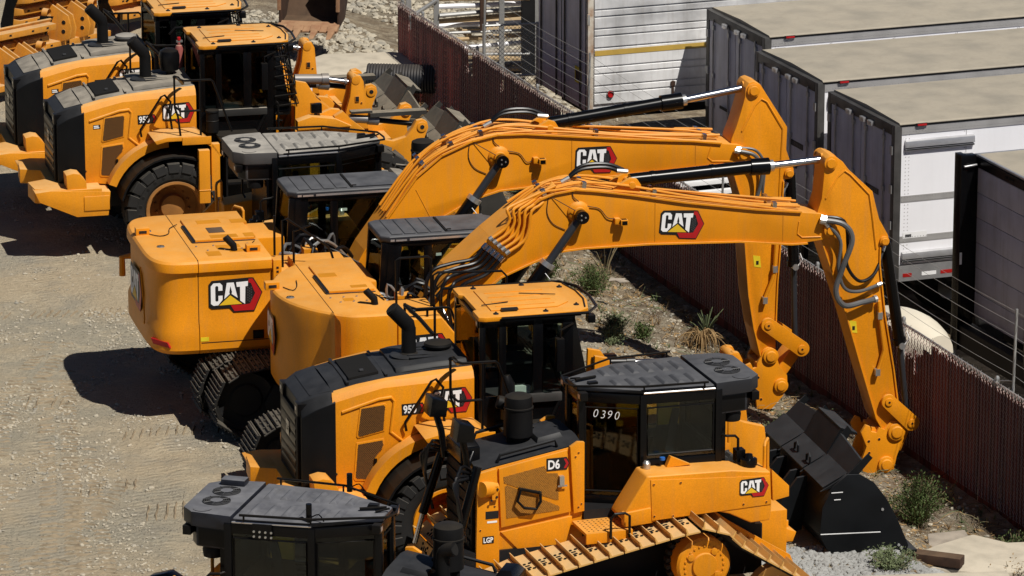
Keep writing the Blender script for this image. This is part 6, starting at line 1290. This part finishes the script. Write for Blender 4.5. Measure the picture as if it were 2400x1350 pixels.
# ------------------------------------------------------------------ bulldozers
def dozer(label, loc, rz, roofmat, tracks, S):
    T = thing('bulldozer', label, 'bulldozer', (loc[0], loc[1], 0), rz, 'yellow bulldozers without blades')
    YM = S.get('ym', 'yellow')
    # hood with side doors
    top = [(1.14, 2.50), (1.30, 2.475), (2.27, 2.31), (2.52, 2.26)]
    hd = MB(YM); hd.prism([(1.12, 1.05), (1.12, 2.49)] + [(x, z - .01) for x, z in top[1:]] + [(2.54, .85), (1.8, .85)], -.56, .56)
    h = hd.build('hood', T, bevel=.02)
    for s in (-1, 1):
        p = MB(YM); p.prism([(1.34, 2.44), (2.25, 2.28), (2.22, 1.50), (1.29, 1.62)], s * .56, s * .60); d = p.build('side_door', h, bevel=.012)
        p = MB(YM); p.prism([(1.12, 2.53), (1.21, 2.54), (1.31, 2.48), (1.26, 1.60), (1.12, 1.62)], s * .56, s * .62); p.use('decal_black'); bolts(p, [(1.2, 2.4), (1.24, 2.35), (1.16, 1.72), (1.2, 1.68)], s * .62, .016, .008, s); p.build('door_post', h, bevel=.01)
        p = MB(YM); p.prism([(2.28, 2.29), (2.53, 2.24), (2.56, .9), (2.25, .9), (2.25, 1.48)], s * .56, s * .615); p.use('decal_black'); bolts(p, [(2.32, 2.1), (2.31, 1.8), (2.5, 1.5)], s * .615, .016, .008, s); p.build('front_panel', h, bevel=.012)
        p = MB(YM); p.prism([(1.27, 1.56), (2.22, 1.44), (1.84, 1.02), (1.31, 1.16)], s * .56, s * .59); p.build('lower_panel', h, bevel=.01)
        for Q in ([(2.19, 2.17), (1.64, 2.265), (1.62, 2.165), (1.47, 2.15), (1.46, 1.80), (1.50, 1.80), (2.18, 2.09)], [(2.17, 2.04), (2.15, 1.62), (1.45, 1.66), (1.45, 1.71), (2.14, 2.06)]):
            v = MB('mesh_vent'); v.prism(Q, s * .6005, s * .606); v.use('mesh_brown'); x = 1.45
            while x < 2.2:
                z = 1.62; j = 0
                while z < 2.27:
                    xx = x + (j % 2) * .014; ins = False; n = len(Q)
                    for a in range(n):
                        (x1, z1), (x2, z2) = Q[a], Q[(a + 1) % n]
                        if (z1 > z) != (z2 > z) and xx < (x2 - x1) * (z - z1) / (z2 - z1) + x1: ins = not ins
                    if ins and s == S['side']: v.add([(xx - .007, s * .6075, z), (xx, s * .6075, z - .007), (xx + .007, s * .6075, z), (xx, s * .6075, z + .007)], [(0, 1, 2, 3)])
                    z += .017; j += 1
                x += .028
            v.build('door_vent', d)
        hn = MB('black'); hn.tube([(1.98, s * .61, 2.00), (1.98, s * .66, 2.0), (2.03, s * .68, 1.86), (1.94, s * .68, 1.76), (1.78, s * .68, 1.73), (1.72, s * .67, 1.82), (1.72, s * .66, 1.92), (1.72, s * .61, 1.93)], .02, 7); hn.tube([(1.98, s * .63, 2.0), (1.70, s * .63, 1.92)], .022, 7); hn.build('door_handle', d)
        lt = MB('zinc'); lt.box(1.40, 1.46, s * .60, s * .66, 2.0, 2.12); lt.box(1.36, 1.48, s * .64, s * .65, 1.98, 2.0); lt.build('door_latch', d)
    tp = MB('hood_black' if roofmat != 'roof_dusty' else 'hood_dusty'); tp.sheet([[(x, -.56, z + .003) for x, z in top], [(x, -.3, z + .05) for x, z in top], [(x, .3, z + .05) for x, z in top], [(x, .56, z + .003) for x, z in top]])
    for s in (-1, 1): tp.tube([(1.45, s * .5, 2.47), (1.48, s * .5, 2.56), (2.2, s * .5, 2.43), (2.24, s * .5, 2.34)], .022, 7)
    tp.hexa([(1.3, -.3, 2.52), (1.65, -.3, 2.46), (1.65, .3, 2.46), (1.3, .3, 2.52), (1.33, -.26, 2.58), (1.62, -.26, 2.53), (1.62, .26, 2.53), (1.33, .26, 2.58)]); tp.build('hood_top', T, bevel=.01)
    gr = MB('black_matte'); gr.box(2.54, 2.59, -.52, .52, 1.0, 2.2)
    for i in range(7): gr.box(2.59, 2.61, -.48, .48, 1.1 + i * .15, 1.18 + i * .15)
    gr.build('front_grille', T, bevel=.015)
    # air intake stack
    sx, sy = 1.80, .02
    sk = MB('black_matte'); sk.lathe([(.002, 3.06), (.12, 3.055), (.17, 3.03), (.18, 2.98), (.18, 2.90), (.19, 2.895), (.19, 2.875), (.18, 2.87), (.18, 2.52), (.002, 2.515)], (sx, sy, 0), 'z', 30); sk.cyl((sx, sy, 2.3), (sx, sy, 2.53), .09, 14); sk.cyl((sx + .12, sy - .04, 2.3), (sx + .12, sy - .04, 2.53), .03, 8); sk.cyl((sx - .17, sy, 2.6), (sx - .2, sy, 2.6), .02, 6); sk.build('intake_stack', T)
    ex = MB('black_matte'); ex.tube([(sx + .02, -.28, 2.3), (sx + .02, -.28, 2.72), (sx + .06, -.30, 2.83), (sx + .17, -.32, 2.87)], .085, 16, smooth=3); ex.use('hole'); ex.cyl((sx + .17, -.32, 2.87), (sx + .175, -.321, 2.872), .075, 16); ex.build('exhaust_pipe', T)
    # lower body and fenders
    bd = MB('dark_steel'); bd.box(-1.3, 2.7, -.6, .6, .55, 1.2); bd.box(-1.2, 1.12, -.6, .6, 1.2, 1.62); bd.build('main_case', T)
    for s in (-1, 1):
        f = MB(YM); f.prism([(.44, 2.15), (-.70, 2.12), (-1.22, 2.05), (-1.24, 1.57), (-1.22, 1.40), (-.96, 1.39), (-.67, 1.54), (-.40, 1.62), (-.1, 1.64), (.2, 1.58), (.38, 1.52), (.66, 1.50), (.78, 1.62), (.72, 1.72)], s * .64, s * 1.08)
        ff = f.build('fender', T, bevel=.03, seg=3)
        q = MB(YM); q.prism([(.40, 2.10), (-1.20, 2.0), (-1.23, 1.62), (.38, 1.56)], s * 1.08, s * 1.093); q.use('decal_black'); bolts(q, [(.36, 2.04), (.35, 1.62), (-1.14, 1.93), (-1.16, 1.66), (-.85, 1.66), (.0, 2.03), (.1, 1.6)], s * 1.093, .018, .01, s); q.build('fender_plate', ff, bevel=.006)
        q = MB(YM); q.prism([(-1.23, 2.08), (-1.47, 1.84), (-1.47, 1.70), (-1.25, 1.66)], s * 1.02, s * 1.09); q.build('tail_plate', ff, bevel=.006)
        q = MB(YM); q.prism([(.40, 1.74), (.76, 1.70), (.76, 1.52), (.40, 1.54)], s * 1.0, s * 1.12); q.build('step_block', ff, bevel=.012)
        st = MB(YM); st.box(.66, 1.28, s * .6, s * 1.16, 1.46, 1.50); st.box(.66, 1.28, s * 1.14, s * 1.17, 1.36, 1.50); stp = st.build('step', T, bevel=.008)
        ho = MB('hole')
        for i in range(9):
            for j in range(7): ho.lathe([(.013, 1.5008), (.002, 1.5012)], (.72 + i * .062, s * (.66 + j * .07), 0), 'z', 6)
        ho.build('grip_holes', stp, kind='stuff')
        lp = MB('black'); lp.tube([(.72, s * 1.16, 1.44), (.72, s * 1.21, 1.42), (.72, s * 1.21, 1.70), (.78, s * 1.21, 1.74), (.92, s * 1.21, 1.74), (.97, s * 1.21, 1.68), (.97, s * 1.21, 1.42), (.97, s * 1.16, 1.44)], .018, 7); lp.build('step_handle', stp)
        tr = MB(YM); tr.tube([(-1.20, s * .9, 2.0), (-1.20, s * .9, 2.34), (-1.22, s * .88, 2.38), (-1.30, s * .74, 2.38), (-1.32, s * .70, 2.34), (-1.32, s * .70, 1.9)], .022, 8); tr.build('tail_handrail', T)
        hh = MB('black'); hh.tube([(-.86, s * .72, 2.12), (-.9, s * .74, 2.2), (-.9, s * .74, 2.42), (-.86, s * .74, 2.46), (-.74, s * .74, 2.47), (-.70, s * .68, 2.47)], .018, 7); hh.build('cab_grab_bar', T)
    fc = MB('cab_black'); fc.lathe([(.11, 2.10), (.11, 2.18), (.06, 2.19), (.05, 2.24), (.002, 2.25)], (-1.0, S['side'] * .86, 0), 'z', 16); fc.box(-.98, -.86, S['side'] * .66, S['side'] * .8, 2.12, 2.28); fc.build('filler_caps', T)
    bl = MB('blue'); bl.lathe([(.002, 2.2), (.035, 2.205), (.035, 2.24), (.002, 2.245)], (.12, S['side'] * .74, .03), 'z', 12); bl.use(YM); bl.prism([(.08, 2.14), (.02, 2.28), (-.25, 2.15)], S['side'] * .70, S['side'] * .78); bl.use('zinc'); bl.lathe([(.05, 2.15), (.05, 2.22), (.03, 2.25), (.002, 2.25)], (.34, S['side'] * .76, 0), 'z', 12); bl.build('fuel_caps', T)
    # cab: faceted plan
    R_ = [(-.66, .64), (.34, .60), (1.04, .24)]; pln = R_ + [(x, -y) for x, y in R_[::-1]]; ZB, ZT = 1.62, 3.08
    cb = MB('cab_black')
    for i, (x, y) in enumerate(pln): cb.prism([(x - .045, y - .045), (x + .045, y - .045), (x + .045, y + .045), (x - .045, y + .045)], ZB, ZT, 'z')
    for i in range(6):
        (x0, y0), (x1, y1) = pln[i], pln[(i + 1) % 6]; d = Vector((x1 - x0, y1 - y0)).normalized(); n_ = Vector((-d.y, d.x)) * .035
        for z0, z1 in ((ZT - .13, ZT), (ZB, 2.22 if i in (0, 4, 5) else 1.72)):
            cb.prism([(x0 + n_.x, y0 + n_.y), (x1 + n_.x, y1 + n_.y), (x1 - n_.x, y1 - n_.y), (x0 - n_.x, y0 - n_.y)], z0, z1, 'z')
    cb.prism([(x * .98, y * .96) for x, y in pln], ZB - .04, ZB + .02, 'z'); cab = cb.build('cab', T, bevel=.015)
    for i in range(6):
        (x0, y0), (x1, y1) = pln[i], pln[(i + 1) % 6]; d = Vector((x1 - x0, y1 - y0)).normalized(); z0 = 2.22 if i in (0, 4, 5) else 1.72
        a, b_ = Vector((x0, y0)) + d * .045, Vector((x1, y1)) - d * .045
        glassp(cab, 'door_glass' if i in (1, 3) else 'window_pane', [(a.x, a.y, z0), (b_.x, b_.y, z0), (b_.x, b_.y, ZT - .13), (a.x, a.y, ZT - .13)], 'glass' if i not in (1, 3) else 'glass_dark')
        sm = MB('black'); o = Vector((d.y, -d.x)); o = o if o.dot(a + b_) > 0 else -o; k = .012
        c4 = [Vector((a.x, a.y, z0 + .04)), Vector((b_.x, b_.y, z0 + .04)), Vector((b_.x, b_.y, ZT - .17)), Vector((a.x, a.y, ZT - .17))]; c4 = [p + Vector((o.x, o.y, 0)) * k for p in c4]; m0 = sum(c4, Vector()) / 4
        c4 = [p.lerp(m0, .04) for p in c4]; sm.tube([c4[0], c4[1], c4[2], c4[3], c4[0]], .014, 5); sm.build('window_seal', cab)
    seat(cab, .1, 0, 2.0)
    sy_ = MB('decal_yellow'); sy_.box(-.30, -.02, S['side'] * .12, S['side'] * .18, 2.52, 2.92); sy_.use('interior'); sy_.box(.65, .9, -.2, .2, 1.7, 2.45); sy_.box(-.5, .4, -.55, -.4, 1.7, 2.25); sy_.box(-.5, .4, .4, .55, 1.7, 2.2); sy_.use('white'); sy_.box(.2, .22, S['side'] * .52, S['side'] * .56, 1.9, 2.2); sy_.build('controls', cab)
    # roof with ribs and fan box
    rf = MB(roofmat); P = [(-.60, -.68), (.34, -.62), (1.08, -.20), (1.08, .20), (.34, .62), (-.60, .68)]; rf.prism(P, 3.08, 3.145, 'z'); r = rf.build('cab_roof', cab, bevel=.025, seg=3)
    for i in range(6):
        for s in (-1, 1):
            x = -.48 + i * .20; rb = MB(roofmat); w0 = .50 if x < .3 else .50 - (x - .3) * .55
            if w0 > .22: rb.hexa([(x, s * .10, 3.143), (x + .11, s * .10, 3.143), (x + .11, s * w0, 3.143), (x, s * w0, 3.143), (x + .035, s * .14, 3.172), (x + .07, s * .14, 3.172), (x + .07, s * (w0 - .05), 3.172), (x + .035, s * (w0 - .05), 3.172)]); rb.build('roof_rib', r, bevel=.008)
    fb = MB(roofmat); fb.prism([(-.62, -.68), (-.62, .68), (-1.12, .62), (-1.27, .46), (-1.27, -.46), (-1.12, -.62)], 2.98, 3.165, 'z'); fb.use('black'); fb.prism([(-.64, -.62), (-.64, .62), (-1.08, .56), (-1.18, .4), (-1.18, -.4), (-1.08, -.56)], 2.72, 2.98, 'z'); fb_ = fb.build('fan_box', r, bevel=.025)
    for s in (-1, 1):
        fn = MB('hole'); fn.lathe([(.165, 3.166), (.165, 3.17), (.002, 3.171)], (-.95, s * .19, 0), 'z', 30)
        fn.use('decal_grey'); [fn.lathe([(q, 3.172), (q, 3.178), (q + .006, 3.178), (q + .006, 3.172)], (-.95, s * .19, 0), 'z', 24) for q in (.09, .115, .14, .162)]
        fn.use(roofmat); fn.lathe([(.075, 3.172), (.075, 3.182), (.002, 3.184)], (-.95, s * .19, 0), 'z', 20)
        for a in range(8): fn.use('decal_grey').tube([(-.95 + .07 * math.cos(a * .785), s * .19 + .07 * math.sin(a * .785), 3.18), (-.95 + .168 * math.cos(a * .785), s * .19 + .168 * math.sin(a * .785), 3.18)], .005, 4)
        fn.build('roof_fan', fb_)
    cap = MB(roofmat); cap.lathe([(.11, 3.165), (.11, 3.172), (.002, 3.175)], (-1.02, S['side'] * .5, 0), 'z', 22); cap.build('roof_cap', fb_)
    rl = MB('black'); rl.tube([(-.5, -.72, 3.20), (.36, -.66, 3.20), (1.14, -.24, 3.16), (1.18, 0, 3.14), (1.14, .24, 3.16), (.36, .66, 3.20), (-.5, .72, 3.20)], .016, 6); rl.use('alu'); rl.tube([(-.6, S['side'] * .695, 3.10), (.34, S['side'] * .635, 3.10)], .012, 5)
    for (x, y) in ((-.45, -.71), (.34, -.65), (.34, .65), (-.45, .71)): rl.use('black').cyl((x, y, 3.12), (x, y, 3.2), .012, 6)
    rl.build('roof_rail', r)
    wp = MB('black'); wp.tube([(.75, -.05, 3.17), (1.05, .05, 3.18)], .02, 6); wp.tube([(.95, -.08, 3.16), (1.1, .0, 3.19)], .014, 6); wp.box(.80, .92, .12, .20, 3.145, 3.175); wp.build('wiper_motor', r)
    for s in (-1, 1):
        l_ = MB('black'); l_.box(-1.24, -1.14, s * .5 - .09, s * .5 + .09, 2.86, 2.97); l_.use('alu'); l_.box(-1.25, -1.24, s * .5 - .06, s * .5 + .06, 2.88, 2.95); l_.build('rear_lamp', fb_, bevel=.012)
        l2 = MB('black'); l2.box(1.0, 1.1, s * .34 - .06, s * .34 + .06, 3.0, 3.1); l2.use('alu'); l2.box(1.1, 1.105, s * .34 - .04, s * .34 + .04, 3.02, 3.08); l2.build('front_lamp', r, bevel=.012)
    pc = MB('black_matte'); pc.lathe([(.002, 2.98), (.14, 2.97), (.15, 2.75), (.12, 2.70), (.13, 2.66), (.12, 2.58), (.002, 2.57)], (-.92, S['side'] * .42, 0), 'z', 22); pc.build('cab_filter', T)
    rp = MB('cab_black'); rp.box(-.78, -.70, -.6, .6, 1.6, 2.98); rp.build('rollover_frame', T)
    tl = MB(YM); tl.box(-1.7, -1.25, -.45, .45, .7, 1.3); tl.prism([(-1.25, 1.25), (-1.25, .8), (-1.9, .75), (-1.95, .88), (-1.7, .98)], -.16, .16); tl.use('zinc'); tl.cyl((-1.85, 0, .7), (-1.85, 0, 1.0), .045, 10); tl.build('drawbar', T, bevel=.02)
    # tracks
    P = [(-1.15, .0), (2.25, .0), (2.52, .07), (2.68, .26), (2.72, .52), (2.64, .80), (2.45, .96), (2.15, 1.06), (1.0, 1.29), (.15, 1.45), (-.20, 1.49), (-.48, 1.40), (-.68, 1.20), (-1.25, .84), (-1.60, .62), (-1.72, .42), (-1.62, .16), (-1.42, .03)]
    P = [(x, z + .035) for x, z in P]
    sh = MB(tracks); tw = .90; sh.box(-.095, .095, -tw / 2, tw / 2, -.02, 0); sh.hexa([(-.088, -tw / 2, -.02), (-.06, -tw / 2, -.02), (-.06, tw / 2, -.02), (-.088, tw / 2, -.02), (-.095, -tw / 2, -.095), (-.085, -tw / 2, -.095), (-.085, tw / 2, -.095), (-.095, tw / 2, -.095)]); sh.use('hole')
    for y in (-.1, .1):
        for x in (-.02, .05): sh.cyl((x, y, -.018), (x, y, -.032), .02, 6)
    sh.box(-.03, .03, -.055, -.015, -.023, -.0205); sh.box(-.03, .03, .015, .055, -.023, -.0205)
    shm = sh.mesh('track_shoe')
    for s in (-1, 1):
        yc = s * 1.145
        e = crawler(T, P, yc - .45, yc + .45, .203, shm, [('front_idler', 2.25, .52, .42, .16, tracks), ('rear_idler', -1.28, .46, .38, .16, tracks)] + [('track_roller', -.75 + i * .42, .17, .12, .2, 'dark_steel') for i in range(7)], 'dark_steel', YM)
        f = MB(YM); f.prism([(-1.0, .32), (2.0, .30), (2.0, .66), (1.2, .74), (-1.0, .62)], yc - .17, yc + .17); f.build('track_frame', e, bevel=.02)
        sp = MB(YM); yo = yc + s * .12; sp.lathe([(.36, s * -.1), (.36, s * .14), (.33, s * .17), (.17, s * .18), (.16, s * .21), (.10, s * .215), (.002, s * .215)], (-.20, yo, 1.02), 'y', 34)
        for a in range(24): sp.cyl((-.20 + .26 * math.cos(a * .2618), yo + s * .16, 1.02 + .26 * math.sin(a * .2618)), (-.20 + .26 * math.cos(a * .2618), yo + s * .19, 1.02 + .26 * math.sin(a * .2618)), .014, 6)
        sp.use('track_dark'); n = 26
        for a in range(n):
            t0, t1 = 2 * math.pi * a / n, 2 * math.pi * (a + .5) / n
            sp.hexa([(-.20 + rr * math.cos(t), yc + yy, 1.02 + rr * math.sin(t)) for yy in (-.05, .05) for rr, t in ((.34, t0), (.34, t1), (.42, t1), (.42, t0))])
        sp.use(YM); 
        for a in (.6, 2.2, 3.8, 5.4): sp.lathe([(.045, s * .17), (.045, s * .20), (.002, s * .205)], (-.2 + .22 * math.cos(a), yo, 1.02 + .22 * math.sin(a)), 'y', 14)
        sp.build('final_drive', e)
        gd = MB(YM); gd.prism([(-.55, 1.52), (-.75, 1.36), (-1.30, 1.0), (-1.62, .80), (-1.66, .70), (-1.2, .9), (-.7, 1.22)], yc - s * .42, yc - s * .36); gd.build('track_guard', e)
    # lift arms and lamps at the nose
    for s in (-1, 1) if S.get('mast') else ():
        la = MB('cab_black'); la.cyl((2.55, s * .66, 2.35), (2.85, s * .72, 1.35), .06, 14); la.use('chrome'); la.cyl((2.85, s * .72, 1.35), (2.95, s * .74, .95), .035, 12); la.use(YM); la.cyl((2.30, s * .56, 2.02), (2.50, s * .66, 2.05), .10, 18); la.box(2.28, 2.36, s * .60, s * .67, 1.9, 2.08); la.use('decal_black'); bolts(la, [(2.29, 2.04), (2.36, 2.0), (2.30, 1.94), (2.37, 1.9)], s * .672, .016, .01, s); la.build('lift_cylinder', T)
        ms = MB('cab_black'); ms.tube([(2.62, s * .50, 2.15), (2.66, s * .52, 2.5), (2.72, s * .55, 2.72)], .045, 8); ms.hexa([(2.62, s * .42, 2.70), (2.84, s * .42, 2.72), (2.84, s * .72, 2.72), (2.62, s * .72, 2.70), (2.60, s * .42, 2.90), (2.80, s * .42, 2.96), (2.80, s * .72, 2.96), (2.60, s * .72, 2.90)]); ms.use('decal_grey'); ms.box(2.595, 2.60, s * .46, s * .60, 2.76, 2.86); ms.build('lamp_mast', T, bevel=.02)
        hz = MB('hose')
        for i in range(4): hz.tube([(2.5 + .05 * i, s * (.5 + .04 * i), 2.2), (2.75 + .04 * i, s * (.6 + .03 * i), 2.35 - .06 * i), (2.82, s * (.7 + .02 * i), 1.9), (2.72, s * .7, 1.4)], .02, 7, smooth=4)
        hz.build('lift_hose', T)
    nb = MB('cab_black'); nb.box(2.40, 2.66, -.30, .30, 2.3, 2.5); nb.hexa([(2.4, -.28, 2.5), (2.66, -.28, 2.5), (2.66, .28, 2.5), (2.4, .28, 2.5), (2.46, -.15, 2.6), (2.6, -.15, 2.6), (2.6, .15, 2.6), (2.46, .15, 2.6)]); nb.use('zinc'); nb.cyl((2.5, .32, 2.45), (2.72, .5, 2.1), .035, 8); nb.build('hydraulic_block', T, bevel=.02)
    s = S['side']; U = (-1 if s > 0 else 1, 0, 0)
    emblem(T, Plane((-.80 if s > 0 else -1.18, s * 1.0955, 1.985), U, (0, 0, -1)), .38)
    numplate(T, Plane((1.60 if s > 0 else 1.40, s * .603, 2.335), U, (0, 0, -1)), 'D6', .125)
    numplate(T, Plane((2.46 if s > 0 else 2.3, s * .618, 1.40), U, (0, 0, -1)), 'LGP', .07, 'model_decal', tail=False)
    dp = MB('decal_black'); pl = Plane((2.43 if s > 0 else 2.25, s * .616, 1.74), U, (0, 0, -1)); flat(dp, pl, [(0, 0), (.17, 0), (.17, .1), (0, .1)], 1, .001, .003, 'decal_black'); flat(dp, pl, [(.02, .13), (.15, .13), (.15, .155), (.02, .155)], 1, .001, .003, 'white_text'); dp.build('data_plate', T)
    if S.get('mark'):
        a, b_ = Vector((1.04, .24, 0)), Vector((.34, .60, 0)); d = (b_ - a).normalized(); pl = Plane(a + d * .16 + Vector((0, 0, 2.86)), d, (0, 0, -1)); mk_ = MB('white_text'); x = 0
        for ch, dz_ in zip('0390', (0, .012, .01, .02)): x += letter(mk_, Plane(pl.at(0, dz_), pl.u, pl.v), ch, x, 0, .105, .012, 'white_text', -.012, .25, .9) + .03
        mk_.build('chalk_number', T)
    if S.get('antenna'):
        for (x, y) in ((.30, -.58), (.42, .64)): an = MB('cab_black'); an.cyl((x, y, 3.14), (x, y, 3.36), .035, 12); an.tube([(x + .03, y, 3.2), (x + .12, y, 3.24), (x + .18, y, 3.16)], .008, 5, smooth=3); an.build('antenna', T)
        pb = MB('cab_black'); pb.box(-.35, -.12, -.70, -.66, 2.92, 3.10); pb.use('zinc'); [pb.cyl((-.33 + i * .07, -.70, 2.95 + j * .06), (-.33 + i * .07, -.712, 2.95 + j * .06), .014, 7) for i in range(4) for j in range(2)]; pb.build('bolt_plate', T)
        th = MB('cab_black'); th.loft([[(-1.3, y, z) for y, z in ((-.2, 1.2), (.2, 1.2), (.2, 1.95), (-.2, 1.95))], [(-1.62, y, z) for y, z in ((-.2, 1.2), (.2, 1.2), (.16, 2.16), (-.12, 2.2))], [(-1.86, y, z) for y, z in ((-.2, 1.2), (.2, 1.2), (.12, 2.10), (-.08, 2.12))], [(-2.0, y, z) for y, z in ((-.2, 1.2), (.2, 1.2), (.2, 1.8), (-.2, 1.8))]]); th.build('tail_cover', T, bevel=.03)
        bx = MB('roof_smeared'); bx.box(-1.1, -.8, .40, .58, 3.165, 3.24); bx.build('roof_module', T, bevel=.02)
    return T
dozer('bulldozer facing left with chalk number on its cab door', (1.789, 57.742), 198, 'roof_grey', 'track_yellow', dict(side=1, mark=True, mast=True))
dozer('bulldozer whose dust-smeared roof shows at the bottom edge', (-2.482, 52.41), -15, 'roof_smeared', 'track_yellow', dict(side=-1, antenna=True))
dozer('bulldozer with pale dusty roof between loader and excavator', (-3.117, 70.285), 14, 'roof_dusty', 'track_yellow', dict(side=-1, ym='yellow_dusty'))

# ------------------------------------------------------------------ spare dozer blades and rusty bucket
def blade(label, loc, rz, rx):
    T = thing('dozer_blade', label, 'dozer blade', loc, rz, 'spare dozer blades at the upper left')
    T.rotation_euler = (rx, 0, R(rz)); W = 1.75
    prof = [(.0, .0), (.10, .05), (.30, .25), (.36, .6), (.30, .95), (.14, 1.22), (.10, 1.20), (.25, .93), (.31, .6), (.25, .28), (.06, .08)]
    b = MB('yellow_old'); b.prism(prof, -W, W); b.build('moldboard', T, bevel=.008)
    for i, (x, z, d) in enumerate(((.06, .14, .22), (.26, .40, .16), (.28, .62, .14), (.26, .84, .16), (.16, 1.08, .2))):
        r_ = MB('yellow_old'); r_.hexa([(x - d, -W + .1, z - .06), (x + .06, -W + .03, z - .09), (x + .06, W - .03, z - .09), (x - d, W - .1, z - .06), (x - d, -W + .1, z + .05), (x + .06, -W + .03, z + .08), (x + .06, W - .03, z + .08), (x - d, W - .1, z + .05)]); r_.use('hole'); [r_.box(x - d - .003, x - d, q - .05, q + .05, z - .02, z + .02) for q in (-1.3, -.7, .2, .9, 1.4)]; r_.build('stiffener', T, bevel=.01)
    for y in (-.5, -.3, .3, .5):
        l_ = MB('yellow_old'); l_.prism([(.05, .1), (-.35, .25), (-.38, .45), (-.3, .7), (.15, .95), (.2, .5)], y - .025, y + .025); l_.use('hole'); [l_.cyl((-.22, y - .03, q), (-.22, y + .03, q), .05, 12) for q in (.38, .56)]; l_.build('mounting_lug', T, bevel=.006)
    for y in (-.9, 1.05):
        k = MB('yellow_old'); k.lathe([(.09, -.12), (.10, .0), (.05, .02), (.04, -.04), (.002, -.04)], (-.05, y, .78), 'x', 18); k.build('ball_socket', T)
    for s in (-1, 1):
        e = MB('cab_black'); e.prism([(.0, -.02), (.42, .0), (.50, .6), (.36, 1.24), (.08, 1.25), (.22, .9), (.25, .4)], s * W, s * (W + .03)); e.build('end_plate', T)
    c = MB('cab_black'); c.box(-.04, .02, -W - .05, W + .05, -.02, .2); c.build('cutting_edge', T)
    return T
blade('long ribbed dozer blade at the upper left picture corner', (-8.75, 90.4, .12), 158, R(6))
blade('ribbed dozer blade behind the exhaust of the farthest loader', (-7.15, 93.4, .12), 158, R(6))
blade('ribbed dozer blade low behind the farthest loader tail', (-9.4, 86.6, .12), 158, R(6))
def dig_bucket():
    T = thing('digging_bucket', 'rusty toothed excavator bucket standing open at the top edge', 'bucket', (-4.05, 92.15, .14), -10); T.rotation_euler.x = R(9)
    W = .62
    sd = [(0, 0), (.55, -.0), (1.0, .35), (1.2, .9), (1.1, 1.45), (.55, 1.75), (.35, 1.7), (.10, .4)]
    b = MB('rust')   # opening faces the camera (-y); profile in (y,z)
    for s in (-1, 1): b.prism([(p[0], p[1]) for p in sd], s * W, s * (W - .045), 'x')
    bk = [(0, 0), (.55, 0), (1.0, .35), (1.2, .9), (1.1, 1.45), (.55, 1.75)]; inn = [(.53, 1.70), (1.05, 1.42), (1.15, .9), (.96, .38), (.53, .04), (0, .04)]
    b.prism(bk + inn, -W + .045, W - .045, 'x'); b.build('shell', T, bevel=.008)
    sc = MB('rust_light')
    for s in (-1, 1): sc.hexa([(s * (W + .012), -.02, .35), (s * (W - .055), -.02, .35), (s * (W - .055), .06, .33), (s * (W + .012), .06, .33), (s * (W + .012), .32, 1.72), (s * (W - .055), .32, 1.72), (s * (W - .055), .40, 1.7), (s * (W + .012), .40, 1.7)])
    sc.build('side_cutters', T, bevel=.01)
    lip = MB('rust_light'); lip.hexa([(-W, -.28, -.01), (W, -.28, -.01), (W, .12, .03), (-W, .12, .03), (-W, -.28, .03), (W, -.28, .03), (W, .12, .09), (-W, .12, .09)]); lip.build('lip', T, bevel=.01)
    for i in range(4):
        x = -W + .1 + i * (2 * W - .2) / 3; t_ = MB('rust_light'); t_.hexa([(x - .11, -.22, .0), (x + .11, -.22, .0), (x + .11, -.1, .0), (x - .11, -.1, .0), (x - .10, -.30, .05), (x + .10, -.30, .05), (x + .10, -.1, .10), (x - .10, -.1, .10)]); t_.hexa([(x - .045, -.66, -.0), (x + .045, -.62, -.0), (x + .075, -.24, .0), (x - .075, -.24, .0), (x - .045, -.62, .02), (x + .045, -.62, .02), (x + .075, -.24, .075), (x - .075, -.24, .075)]); t_.build('tooth', T, bevel=.012)
    ea = MB('rust')
    for x in (-.22, .22): ea.prism([(.55, 1.75), (.75, 2.1), (1.0, 2.05), (1.15, 1.45)], x - .03, x + .03, 'x')
    ea.build('ears', T, bevel=.01)
    bt = MB('zinc'); [bt.cyl((W - .05, .06 + i * .05, .45 + i * .22), (W - .065, .06 + i * .05, .45 + i * .22), .022, 8) for i in range(5)]; bt.build('bolts', T)
dig_bucket()
